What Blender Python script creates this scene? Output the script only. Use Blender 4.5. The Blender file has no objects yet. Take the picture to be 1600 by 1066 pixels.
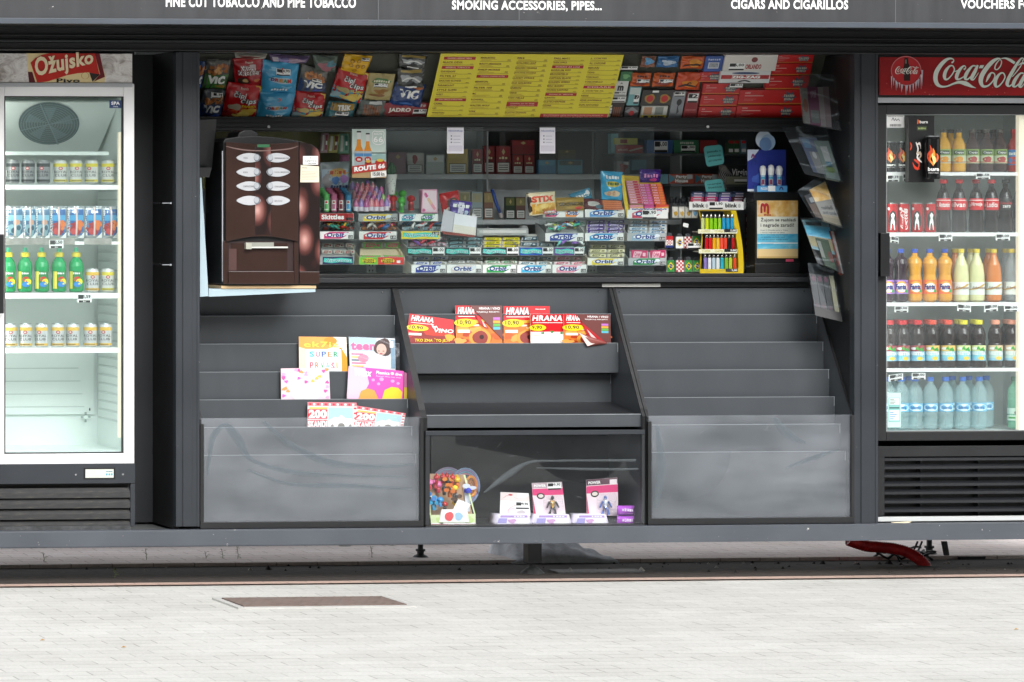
import bpy, math, random
from mathutils import Vector, Matrix
random.seed(7)
R = math.radians
scene = bpy.context.scene
COL = scene.collection
# ------------------------------------------------------------------ camera
F, PPX, HY = 5484.0, -790.0, 330.0          # focal length and vanishing lines, in photo pixels (1600 wide)
PHI = math.atan(.093)
CX, CD, CZ = -6.48, 16.47, 1.783
cd = bpy.data.cameras.new('camera'); cam = bpy.data.objects.new('camera', cd); COL.objects.link(cam)
cam.location = (CX, -CD, CZ); cam.rotation_euler = (R(90), 0, -PHI)
cd.sensor_width = 36; cd.lens = F / 1600 * 36
cd.shift_x = (800 - PPX) / 1600; cd.shift_y = -(533 - HY) / 1600
cd.clip_start = .1; cd.clip_end = 500
scene.camera = cam
# ------------------------------------------------------------------ light
world = bpy.data.worlds.new('World'); scene.world = world; world.use_nodes = True
nt = world.node_tree
sky = nt.nodes.new('ShaderNodeTexSky'); sky.sky_type = 'NISHITA'; sky.sun_disc = False
SUN_EL, SUN_AZ = 38, 176                     # elevation; azimuth the light comes from, clockwise from +y
sky.sun_elevation = R(SUN_EL); sky.sun_rotation = R(SUN_AZ)
sky.air_density = 1.0; sky.dust_density = 2.0; sky.ozone_density = 1.0
hs = nt.nodes.new('ShaderNodeHueSaturation'); hs.inputs['Saturation'].default_value = .16
nt.links.new(sky.outputs[0], hs.inputs['Color'])
nt.links.new(hs.outputs[0], nt.nodes['Background'].inputs['Color'])
nt.nodes['Background'].inputs['Strength'].default_value = .15
sd = bpy.data.lights.new('sun', 'SUN'); sun = bpy.data.objects.new('sun', sd); COL.objects.link(sun)
sd.energy = 1.25; sd.angle = R(40); sd.color = (1, .985, .97)
_d = Vector((math.sin(R(SUN_AZ)) * math.cos(R(SUN_EL)), math.cos(R(SUN_AZ)) * math.cos(R(SUN_EL)), math.sin(R(SUN_EL))))
sun.rotation_euler = _d.to_track_quat('Z', 'Y').to_euler(); sun.location = (0, -5, 8)
scene.view_settings.view_transform = 'Standard'; scene.view_settings.look = 'None'
scene.view_settings.exposure = 1.15; scene.view_settings.gamma = 1
scene.cycles.transparent_max_bounces = 24; scene.cycles.max_bounces = 8
scene.cycles.caustics_reflective = False; scene.cycles.caustics_refractive = False

# ------------------------------------------------------------------ photo pixel -> point on a real depth plane
def P(px, py, Y=0.0):
    a = (px - PPX) / F; b = (HY - py) / F
    dx = math.sin(PHI) + math.cos(PHI) * a; dy = math.cos(PHI) - math.sin(PHI) * a
    t = (Y + CD) / dy
    return Vector((CX + t * dx, Y, CZ + t * b))
def X(px, Y=0.0): return P(px, 500, Y).x
def Z(py, Y=0.0, px=800): return P(px, py, Y).z
def G(px, py):                                # point on the ground
    a = (px - PPX) / F; b = (HY - py) / F
    dx = math.sin(PHI) + math.cos(PHI) * a; dy = math.cos(PHI) - math.sin(PHI) * a
    t = CZ / -b
    return Vector((CX + t * dx, -CD + t * dy, 0))

# ------------------------------------------------------------------ materials
def s2l(c): return c / 12.92 if c <= .04045 else ((c + .055) / 1.055) ** 2.4
def rgb(h):
    h = h.lstrip('#'); return tuple(s2l(int(h[i:i + 2], 16) / 255) for i in (0, 2, 4)) + (1,)
_mc = {}
def C(h, rough=.45, metal=0.0, spec=.5):
    k = (h, rough, metal, spec)
    if k in _mc: return _mc[k]
    m = bpy.data.materials.new('print_' + h.lstrip('#')); m.use_nodes = True
    b = m.node_tree.nodes['Principled BSDF']
    b.inputs['Base Color'].default_value = rgb(h); b.inputs['Roughness'].default_value = rough
    b.inputs['Metallic'].default_value = metal; b.inputs['Specular IOR Level'].default_value = spec
    _mc[k] = m; return m
def nodes(name):
    m = bpy.data.materials.new(name); m.use_nodes = True
    t = m.node_tree; return m, t, t.nodes['Principled BSDF'], t.nodes, t.links
def noise(n, l, scale, detail=4, sc=(1, 1, 1), rough=.6):
    tc = n.new('ShaderNodeTexCoord'); mp = n.new('ShaderNodeMapping'); mp.inputs['Scale'].default_value = sc
    l.new(tc.outputs['Object'], mp.inputs[0])
    x = n.new('ShaderNodeTexNoise'); x.inputs['Scale'].default_value = scale; x.inputs['Detail'].default_value = detail
    x.inputs['Roughness'].default_value = rough
    l.new(mp.outputs[0], x.inputs['Vector']); return x
def ramp(n, l, src, stops):
    r = n.new('ShaderNodeValToRGB'); e = r.color_ramp.elements
    while len(e) < len(stops): e.new(.5)
    for i, (p, c) in enumerate(stops):
        e[i].position = p; e[i].color = c if len(c) == 4 else tuple(c) + (1,)
    l.new(src, r.inputs[0]); return r
def painted(name, h, rough=.4, chips=.0, var=.12, sc=(1, 1, 1), metal=0):
    """powder-coated sheet metal: slight mottling, dust streaks, a few chips, orange-peel bump"""
    m, t, b, n, l = nodes(name)
    base = rgb(h)
    x = noise(n, l, 2.2, 6, sc)
    lo = tuple(c * (1 - var) for c in base[:3]) + (1,); hi = tuple(min(1, c * (1 + var)) for c in base[:3]) + (1,)
    r = ramp(n, l, x.outputs[0], [(.3, lo), (.7, hi)])
    y = noise(n, l, 38, 3); last = r.outputs[0]
    if chips:
        z = noise(n, l, 30, 5, (1, 1, 1), .75)
        rz = ramp(n, l, z.outputs[0], [(1 - chips, (0, 0, 0)), (1 - chips + .012, (1, 1, 1))])
        mx = n.new('ShaderNodeMix'); mx.data_type = 'RGBA'
        l.new(rz.outputs[0], mx.inputs[0]); l.new(last, mx.inputs[6]); mx.inputs[7].default_value = (.6, .58, .55, 1)
        last = mx.outputs[2]
    l.new(last, b.inputs['Base Color'])
    rr = ramp(n, l, x.outputs[0], [(.25, (rough - .08,) * 3), (.75, (rough + .12,) * 3)])
    l.new(rr.outputs[0], b.inputs['Roughness']); b.inputs['Metallic'].default_value = metal
    bp = n.new('ShaderNodeBump'); bp.inputs['Strength'].default_value = .04; bp.inputs['Distance'].default_value = .01
    l.new(y.outputs[0], bp.inputs['Height']); l.new(bp.outputs[0], b.inputs['Normal'])
    return m
def sheet(name, tint=(1, 1, 1), haze=0.0, hazecol=(.8, .85, .9), gloss=.0, scratch=0.0, ior=1.45, dark=None):
    """clear glass or acrylic: transparent + fresnel reflection + optional diffuse haze and scratches"""
    m = bpy.data.materials.new(name); m.use_nodes = True; t = m.node_tree; n = t.nodes; l = t.links
    n.remove(n['Principled BSDF']); out = n['Material Output']
    tr = n.new('ShaderNodeBsdfTransparent'); tr.inputs[0].default_value = tuple(tint) + (1,)
    gl = n.new('ShaderNodeBsdfGlossy'); gl.inputs['Roughness'].default_value = gloss
    fr = n.new('ShaderNodeFresnel'); fr.inputs['IOR'].default_value = ior
    ge = n.new('ShaderNodeNewGeometry'); ff = n.new('ShaderNodeMath'); ff.operation = 'SUBTRACT'; ff.inputs[0].default_value = 1; l.new(ge.outputs['Backfacing'], ff.inputs[1])
    fm = n.new('ShaderNodeMath'); fm.operation = 'MULTIPLY'; l.new(fr.outputs[0], fm.inputs[0]); l.new(ff.outputs[0], fm.inputs[1])
    a = n.new('ShaderNodeMixShader'); l.new(fm.outputs[0], a.inputs[0]); l.new(tr.outputs[0], a.inputs[1]); l.new(gl.outputs[0], a.inputs[2])
    last = a
    if haze or scratch:
        df = n.new('ShaderNodeBsdfDiffuse'); df.inputs[0].default_value = tuple(hazecol) + (1,)
        x = noise(n, l, 1.6, 5, (1, 1, 2.2), .55)
        r = ramp(n, l, x.outputs[0], [(.35, (haze * .35,) * 3), (.75, (haze * 1.5,) * 3)])
        fac = r.outputs[0]
        if scratch:
            w = noise(n, l, 1.3, 1, (.5, 1, 1.6)); w.inputs['Distortion'].default_value = 1.2
            rs = ramp(n, l, w.outputs[0], [(.4965, (0, 0, 0)), (.5, (scratch,) * 3), (.5035, (0, 0, 0))])
            ad = n.new('ShaderNodeMath'); ad.operation = 'ADD'; l.new(fac, ad.inputs[0]); l.new(rs.outputs[0], ad.inputs[1]); fac = ad.outputs[0]
        mm = n.new('ShaderNodeMixShader'); l.new(fac, mm.inputs[0]); l.new(last.outputs[0], mm.inputs[1]); l.new(df.outputs[0], mm.inputs[2]); last = mm
    l.new(last.outputs[0], out.inputs[0]); return m
def plastic(name, h, alpha=.5, rough=.12):
    """tinted thin PET: part transparent, part coloured glossy"""
    m = bpy.data.materials.new(name); m.use_nodes = True; t = m.node_tree; n = t.nodes; l = t.links
    b = n['Principled BSDF']; out = n['Material Output']
    b.inputs['Base Color'].default_value = rgb(h); b.inputs['Roughness'].default_value = rough
    tr = n.new('ShaderNodeBsdfTransparent'); tr.inputs[0].default_value = tuple(.6 + .4 * c for c in rgb(h)[:3]) + (1,)
    a = n.new('ShaderNodeMixShader'); a.inputs[0].default_value = alpha
    l.new(tr.outputs[0], a.inputs[1]); l.new(b.outputs[0], a.inputs[2]); l.new(a.outputs[0], out.inputs[0]); return m
def mottled(name, stops, scale=6, detail=6, rough=.4, sc=(1, 1, 1), bump=0, dist=0):
    m, t, b, n, l = nodes(name)
    x = noise(n, l, scale, detail, sc); x.inputs['Distortion'].default_value = dist
    r = ramp(n, l, x.outputs[0], [(p, rgb(c)) for p, c in stops]); l.new(r.outputs[0], b.inputs['Base Color'])
    b.inputs['Roughness'].default_value = rough
    if bump:
        bp = n.new('ShaderNodeBump'); bp.inputs['Strength'].default_value = bump; bp.inputs['Distance'].default_value = .01
        l.new(x.outputs[0], bp.inputs['Height']); l.new(bp.outputs[0], b.inputs['Normal'])
    return m

ANT = painted('anthracite_steel', '2b2f34', .42, .27)
ANT2 = painted('anthracite_beam', '4b5057', .45, .33)
RACK = painted('rack_sheet_steel', '45494d', .38, .24, .13, (1, 1, .5))
RACKE = painted('rack_edge_highlight', '8e9397', .35)  # folded rack edges; their light highlight is painted in as paler grey
BLK = painted('black_sheet', '1a1b1d', .45)
BLK2 = painted('black_plastic', '131416', .38)
DARK = painted('dark_charcoal', '26282b', .45)
GREYW = painted('grey_cabinet', 'c2c6c8', .5)
DGREY = painted('cabinet_back', '606467', .5)
WHITE = painted('white_enamel', 'f0f0f0', .3, 0, .03)
INNER2 = painted('fridge_liner_grey', 'bcc6c4', .35, 0, .04)
INNER = painted('fridge_liner', 'dbe4e1', .35, 0, .04)
ALU = painted('brushed_aluminium', 'b9bcc0', .35, 0, .1, (1, 1, 8), .3)
CHROME = C('c8ccd0', .2, 1.0)
GLASS = sheet('window_glass', (.985, .992, .99), ior=1.4)
CASEG = sheet('case_glass', (.985, .99, .99), ior=1.18)
GLASS2 = sheet('sliding_pane_glass', (.95, .975, .97), .022, (.5, .6, .6), ior=1.45)  # teal haze painted in for the reflection veil on the sliding panes
FGLASS = sheet('fridge_glass', (.955, .985, .98), .03, (.78, .92, .88), ior=1.4)
FGLASS2 = sheet('fridge_glass_steamed', (.955, .98, .975), .05, (.8, .86, .86), ior=1.4)
SLEEVE = sheet('thin_film', (.98, .98, .99), .01, (.85, .88, .95), .05, .1)
ACRY = sheet('scratched_acrylic', (.97, .98, .985), .095, (.72, .76, .82), .0, 0, 1.55)
ACRY2 = sheet('clear_acrylic', (.97, .98, .98), .012, (.7, .75, .8), .0, 0, 1.6)
CLEAR = sheet('clear_blister', (.97, .97, .98), .05, (.85, .88, .95), .05, .2)
SMOKE = sheet('holder_acrylic', (.9, .92, .93), .015, (.5, .55, .58), .02, .1)

# ------------------------------------------------------------------ mesh builder
SCR = plastic('scratch_mark', 'e2e6ea', .30, .6); REFL = plastic('painted_reflection', 'c8d0d4', .065, .5)
_tc = {}
def glyphs(s, bold=.0, res=3):
    k = (s, bold)
    if k in _tc: return _tc[k]
    cu = bpy.data.curves.new('t', 'FONT'); cu.body = s; cu.size = 1; cu.resolution_u = res; cu.offset = bold; cu.space_character = 1.07
    o = bpy.data.objects.new('t', cu); COL.objects.link(o)
    dg = bpy.context.evaluated_depsgraph_get()
    me = bpy.data.meshes.new_from_object(o.evaluated_get(dg))
    vs = [(v.co.x, v.co.y) for v in me.vertices]; fs = [tuple(p.vertices) for p in me.polygons]
    bpy.data.objects.remove(o); bpy.data.curves.remove(cu); bpy.data.meshes.remove(me)
    if vs:
        x0 = min(v[0] for v in vs); x1 = max(v[0] for v in vs); y0 = min(v[1] for v in vs); y1 = max(v[1] for v in vs)
        w = max(x1 - x0, 1e-6); h = max(y1 - y0, 1e-6)
        vs = [((x - x0) / w, (y - y0) / h) for x, y in vs]
    _tc[k] = (vs, fs); return _tc[k]
def S_flat(px0, py0, px1, py1, Y):            # u right, v up, on an upright plane
    a = P(px0, py1, Y); b = P(px1, py0, Y)
    return lambda u, v, o=0: Vector((a.x + (b.x - a.x) * u, Y - o, a.z + (b.z - a.z) * v))
def S_quad(tl, tr, br, bl, Y):                # Y: number or function of the photo row
    Yf = Y if callable(Y) else (lambda px, py: Y)
    c = [P(p[0], p[1], Yf(*p)) for p in (tl, tr, br, bl)]
    return S_pts(*c)
def S_pts(tl, tr, br, bl):
    n = ((tr - tl).cross(tl - bl)).normalized()
    if n.y > 0: n = -n
    return lambda u, v, o=0: (bl * (1 - u) + br * u) * (1 - v) + (tl * (1 - u) + tr * u) * v + n * o
def S_bag(base, bulge=.02, seed=0, wr=.0018):
    rn = random.Random(seed); ph = [rn.uniform(0, 6.28) for _ in range(6)]
    def f(u, v, o=0):
        uu = min(max(u, 0), 1); vv = min(max(v, 0), 1)
        b = bulge * (max(0, 4 * uu * (1 - uu)) ** .55) * (max(0, 1 - abs(2 * vv - 1) ** 3.2))
        w = wr * (math.sin(9 * u + 7 * v + ph[0]) + math.sin(17 * v - 5 * u + ph[1]) * .7 + math.sin(23 * u + ph[2]) * .5)
        return base(u, v, b + w + o)
    return f
def S_cyl(cx, cy, r, z0, z1, a0=-111, a1=69):  # front half of a cylinder; a in degrees from -y
    def f(u, v, o=0):
        a = R(a0 + (a1 - a0) * u); rr = (r(v) if callable(r) else r) + o
        return Vector((cx + rr * math.sin(a), cy - rr * math.cos(a), z0 + (z1 - z0) * v))
    return f
LAY = .0006
UNREADABLE = {'LUX', 'SOLET', 'FRUTI', 'MILK', 'MEGA', 'VIDEO', 'SMOKER', 'FILTER', 'KOKICE', 'OSMO', 'ŽENA', 'JUPI', 'DRUM', 'COOLING', 'ELIXYR', 'RED LINE', 'UPUTA', 'DELIKOMAT', 'Rauch', 'Fresh', 'party', 'PEANUT', 'RECEPTI', 'Smoking', 'Krekeri', 'BITTER LEMON', 'ENERGY', 'VAVI', 'Šumi', '4 x 50', 'tisak'}
def emitter(name, h, e):
    m, t, b, n, l = nodes(name); b.inputs['Base Color'].default_value = rgb(h)
    b.inputs['Emission Color'].default_value = rgb(h); b.inputs['Emission Strength'].default_value = e; return m
FILL_TUBE = emitter('added_fridge_light', 'fffaf2', 3.6); TUBE2 = emitter('lit_strip', 'efe2cc', .25)  # first: unseen tubes added to brighten the fridges; second: the visible strip
class MB:
    def __init__(s): s.v = []; s.f = []; s.i = []; s.sm = []; s.mats = []
    def add(s, vs, fs, mat, smooth=False):
        if mat not in s.mats: s.mats.append(mat)
        k = s.mats.index(mat); b = len(s.v)
        s.v += [tuple(v) for v in vs]; s.f += [tuple(b + i for i in f) for f in fs]
        s.i += [k] * len(fs); s.sm += [smooth] * len(fs); return s
    def box(s, x0, x1, y0, y1, z0, z1, m):
        vs = [(x, y, z) for z in (z0, z1) for y in (y0, y1) for x in (x0, x1)]
        return s.add(vs, [(0, 2, 3, 1), (4, 5, 7, 6), (0, 1, 5, 4), (2, 6, 7, 3), (0, 4, 6, 2), (1, 3, 7, 5)], m)
    def pbox(s, px0, py0, px1, py1, Y, dep, m):      # photo rectangle on plane Y, going back by dep
        mx = (px0 + px1) / 2
        return s.box(X(px0, Y), X(px1, Y), Y, Y + dep, P(mx, py1, Y).z, P(mx, py0, Y).z, m)
    def slab(s, surf, th, m, nu=1, nv=1):            # surface patch with thickness behind it
        vs = []; W = nu + 1
        for k in (0, 1):
            for j in range(nv + 1):
                for i in range(nu + 1): vs.append(surf(i / nu, j / nv, -th * k))
        N = W * (nv + 1); fs = []
        for j in range(nv):
            for i in range(nu):
                a = j * W + i; fs.append((a, a + 1, a + W + 1, a + W)); fs.append((N + a, N + a + W, N + a + W + 1, N + a + 1))
        for i in range(nu):
            fs.append((i, N + i, N + i + 1, i + 1)); a = nv * W + i; fs.append((a, a + 1, N + a + 1, N + a))
        for j in range(nv):
            a = j * W; fs.append((a, a + W, N + a + W, N + a)); a = j * W + nu; fs.append((a, N + a, N + a + W, a + W))
        return s.add(vs, fs, m, nu > 2)
    def bag(s, surf, base, m, nu=12, nv=14):         # pillow bag: bulging front, flat back, crimped ends
        vs = []; W = nu + 1
        for j in range(nv + 1):
            for i in range(nu + 1): vs.append(surf(i / nu, j / nv))
        N = len(vs)
        for j in range(nv + 1):
            for i in range(nu + 1):
                e = 0 if i in (0, nu) or j in (0, nv) else .006
                vs.append(base(i / nu, j / nv, -e - .0005))
        fs = []
        for j in range(nv):
            for i in range(nu):
                a = j * W + i; fs.append((a, a + 1, a + W + 1, a + W)); fs.append((N + a, N + a + W, N + a + W + 1, N + a + 1))
        for i in range(nu):
            fs.append((i, N + i, N + i + 1, i + 1)); a = nv * W + i; fs.append((a, a + 1, N + a + 1, N + a))
        for j in range(nv):
            a = j * W; fs.append((a, a + W, N + a + W, N + a)); a = j * W + nu; fs.append((a, N + a, N + a + W, a + W))
        return s.add(vs, fs, m, True)
    def rect(s, surf, u0, v0, u1, v1, m, lay=1, n=1, k=1):
        vs = [surf(u0 + (u1 - u0) * i / n, v0 + (v1 - v0) * j / k, lay * LAY) for j in range(k + 1) for i in range(n + 1)]
        return s.add(vs, [(j * (n + 1) + i, j * (n + 1) + i + 1, (j + 1) * (n + 1) + i + 1, (j + 1) * (n + 1) + i) for j in range(k) for i in range(n)], m, n > 1)
    def pol(s, surf, pts, m, lay=1):
        return s.add([surf(u, v, lay * LAY) for u, v in pts], [tuple(range(len(pts)))], m)
    def ell(s, surf, u, v, ru, rv, m, lay=1, n=20, rings=1, wob=0):
        vs = [surf(u, v, lay * LAY)]
        for k in range(1, rings + 1):
            for i in range(n):
                a = 6.2832 * i / n; w = 1 + wob * math.sin(a * 3 + 5 * u + 9 * v) + wob * .6 * math.sin(a * 5 + 3 * v)
                vs.append(surf(u + ru * w * math.cos(a) * k / rings, v + rv * w * math.sin(a) * k / rings, lay * LAY))
        fs = [(0, 1 + i, 1 + (i + 1) % n) for i in range(n)]
        for k in range(1, rings):
            b = 1 + (k - 1) * n
            fs += [(b + i, b + n + i, b + n + (i + 1) % n, b + (i + 1) % n) for i in range(n)]
        return s.add(vs, fs, m, rings > 1)
    def txt(s, surf, t, u0, v0, u1, v1, m, lay=2, bold=.02, shear=0):
        if t in UNREADABLE:                              # print too small to read in the photo: blurred word shapes only
            rn = random.Random(len(t) + sum(map(ord, t))); n = len(t); w = (u1 - u0) / n
            for k in range(n):
                h0 = rn.uniform(0, .18); h1 = rn.uniform(.72, 1)
                s.rect(surf, u0 + k * w, v0 + (v1 - v0) * h0, u0 + (k + rn.uniform(.6, .85)) * w, v0 + (v1 - v0) * h1, m, lay)
            return s
        g, fs = glyphs(t, bold)
        return s.add([surf(u0 + (u1 - u0) * x + shear * (y - .5) * (v1 - v0), v0 + (v1 - v0) * y, lay * LAY) for x, y in g], fs, m)
    def ribbon(s, surf, pts, m, lay=2, n=6, w0=1.0):
        """brush stroke: pts = (u, v, width) in one uv space; round ends"""
        Pn = []
        q = [pts[0]] + list(pts) + [pts[-1]]
        for a, b, c, d in zip(q, q[1:], q[2:], q[3:]):
            for k in range(n):
                t = k / n
                Pn.append(tuple(.5 * ((2 * b[j]) + (-a[j] + c[j]) * t + (2 * a[j] - 5 * b[j] + 4 * c[j] - d[j]) * t * t + (-a[j] + 3 * b[j] - 3 * c[j] + d[j]) * t ** 3) for j in range(3)))
        Pn.append(tuple(pts[-1])); vs = []
        for i, p in enumerate(Pn):
            a = Pn[max(0, i - 1)]; b = Pn[min(len(Pn) - 1, i + 1)]
            dx, dy = b[0] - a[0], b[1] - a[1]; L = math.hypot(dx, dy) or 1; w = p[2] / 2 * w0
            o = lay * LAY + i * 1.2e-6
            vs.append(surf(p[0] - dy / L * w, p[1] + dx / L * w, o)); vs.append(surf(p[0] + dy / L * w, p[1] - dx / L * w, o))
        return s.add(vs, [(2 * i, 2 * i + 1, 2 * i + 3, 2 * i + 2) for i in range(len(Pn) - 1)], m)
    def lathe(s, cx, cy, prof, m, seg=20, smooth=True, sx=1, sy=1):
        """prof: (r, z) bottom to top; m: material or list (one per band)"""
        vs = []
        for r, z in prof:
            for i in range(seg):
                a = 6.28319 * i / seg; vs.append((cx + r * math.cos(a) * sx, cy + r * math.sin(a) * sy, z))
        for k in range(len(prof) - 1):
            mm = m[k] if isinstance(m, list) else m
            s_f = [(k * seg + i, k * seg + (i + 1) % seg, (k + 1) * seg + (i + 1) % seg, (k + 1) * seg + i) for i in range(seg)]
            used = sorted({i for f in s_f for i in f}); mp = {u: j for j, u in enumerate(used)}
            s.add([vs[u] for u in used], [tuple(mp[i] for i in f) for f in s_f], mm, smooth)
        for k in (0, len(prof) - 1):
            if prof[k][0] > 1e-5:
                s.add(vs[k * seg:(k + 1) * seg], [tuple(range(seg))] if k else [tuple(reversed(range(seg)))], (m[min(k, len(m) - 1)] if isinstance(m, list) else m))
        return s
    def tube(s, pts, r, m, seg=8, caps=True):
        pts = [Vector(p) for p in pts]; vs = []; up = Vector((0, 0, 1))
        for i, p in enumerate(pts):
            d = (pts[min(len(pts) - 1, i + 1)] - pts[max(0, i - 1)]).normalized()
            a = d.cross(up if abs(d.z) < .95 else Vector((1, 0, 0))).normalized(); b = d.cross(a)
            rr = r[i] if isinstance(r, list) else r
            for k in range(seg):
                t = 6.28319 * k / seg; vs.append(p + a * rr * math.cos(t) + b * rr * math.sin(t))
        fs = [(i * seg + k, i * seg + (k + 1) % seg, (i + 1) * seg + (k + 1) % seg, (i + 1) * seg + k) for i in range(len(pts) - 1) for k in range(seg)]
        if caps: fs += [tuple(range(seg)), tuple((len(pts) - 1) * seg + k for k in range(seg))]
        return s.add(vs, fs, m, True)
    def build(s, name, parent=None, bevel=0, origin=None):
        xs, ys, zs = zip(*s.v)
        o0 = Vector(origin) if origin else Vector(((min(xs) + max(xs)) / 2, (min(ys) + max(ys)) / 2, min(zs)))
        me = bpy.data.meshes.new(name); me.from_pydata([tuple(Vector(v) - o0) for v in s.v], [], s.f)
        for m in s.mats: me.materials.append(m)
        me.polygons.foreach_set('material_index', s.i); me.polygons.foreach_set('use_smooth', s.sm); me.update()
        ob = bpy.data.objects.new(name, me); COL.objects.link(ob)
        if parent:
            ob.parent = parent; pw = parent.location.copy(); q = parent.parent
            while q: pw += q.location; q = q.parent
            ob.location = o0 - pw
        else: ob.location = o0
        if bevel:
            b = ob.modifiers.new('bevel', 'BEVEL'); b.width = bevel; b.segments = 2; b.limit_method = 'ANGLE'; b.angle_limit = R(50); b.harden_normals = False
        return ob
def scuffs(mb, x0, x1, z0, z1, y, n, seed):
    """fine scratches on a clear sheet"""
    rn = random.Random(seed); sf = lambda u, v, o=0: Vector((u, y - o, v))
    for k in range(n):
        u = rn.uniform(x0 + .05, x1 - .05); v = rn.uniform(z0 + .04, z1 - .04); a = rn.choice((.4, 1.1, 2.6, -.2)) + rn.uniform(-.3, .3); L = rn.uniform(.006, .045); w = rn.uniform(.0006, .0013)
        mb.ribbon(sf, [(u, v, w * .3), (u + L * .5 * math.cos(a) + rn.uniform(-.003, .003), min(z1, max(z0, v + L * .5 * math.sin(a))), w), (u + L * math.cos(a), min(z1, max(z0, v + L * math.sin(a))), w * .3)], SCR, .3 + k * .02, 3)
def reflection_streaks(mb, x0, x1, z0, z1, y, paths):  # pale streaks painted on the clear sheets as their reflections
    sf = lambda u, v, o=0: Vector((x0 + (x1 - x0) * u, y - o, z0 + (z1 - z0) * v))
    for k, st in enumerate(paths):
        for q in range(3): mb.ribbon(sf, [(u, v + q * .006, w * (1 - q * .3)) for u, v, w in st], REFL, 4 + k * .6 + q * .15, 8)
def tag(o, label=None, cat=None, group=None, kind=None):
    if label: o['label'] = label
    if cat: o['category'] = cat
    if group: o['group'] = group
    if kind: o['kind'] = kind
    return o
def empty(name, loc, label, cat, group=None):
    o = bpy.data.objects.new(name, None); COL.objects.link(o); o.location = loc; o.empty_display_size = .1
    return tag(o, label, cat, group)
def dup(o, loc=None, label=None, rz=None):
    r = o.copy(); COL.objects.link(r)
    if loc is not None: r.location = loc
    if label: r['label'] = label
    if rz is not None: r.rotation_euler = (0, 0, rz)
    for ch in o.children:
        c = ch.copy(); COL.objects.link(c); c.parent = r
        for g in ch.children:
            d = g.copy(); COL.objects.link(d); d.parent = c
    return r
NTH = ['first', 'second', 'third', 'fourth', 'fifth', 'sixth', 'seventh', 'eighth', 'ninth', 'tenth', 'eleventh', 'twelfth']
Wt = C('f2f2f0', .5); Bk = C('141414', .5); Rd = C('c4161c', .4); Yl = C('f2d21a', .4); Nv = C('1b2f7a', .4)
Gr = C('2f9b3c', .4); Cy = C('45b8d8', .4); Or = C('ee7a1e', .4); Pk = C('e77fb0', .4); Gy = C('9a9da0', .45)
Cr = C('efe6cf', .55); Pu = C('6a3c9e', .4); Tl = C('2fb5a5', .4)
def price(mb, surf, u0, v0, u1, v1, t, lay=3):
    """two-tone price ticket: black digits panel over a white and black strip"""
    h = v1 - v0; w = u1 - u0
    mb.rect(surf, u0, v0, u1, v1, Wt, lay, 4, 2); mb.rect(surf, u0 + w * .04, v0 + h * .5, u0 + w * .42, v0 + h * .95, Bk, lay + .6, 2)
    mb.txt(surf, t, u0 + w * .34, v0 + h * .5, u0 + w * .95, v0 + h * .93, Bk, lay + 1.3, .03)
    mb.rect(surf, u0 + w * .02, v0, u0 + w * .98, v0 + h * .2, Bk, lay + .6, 4)
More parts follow.
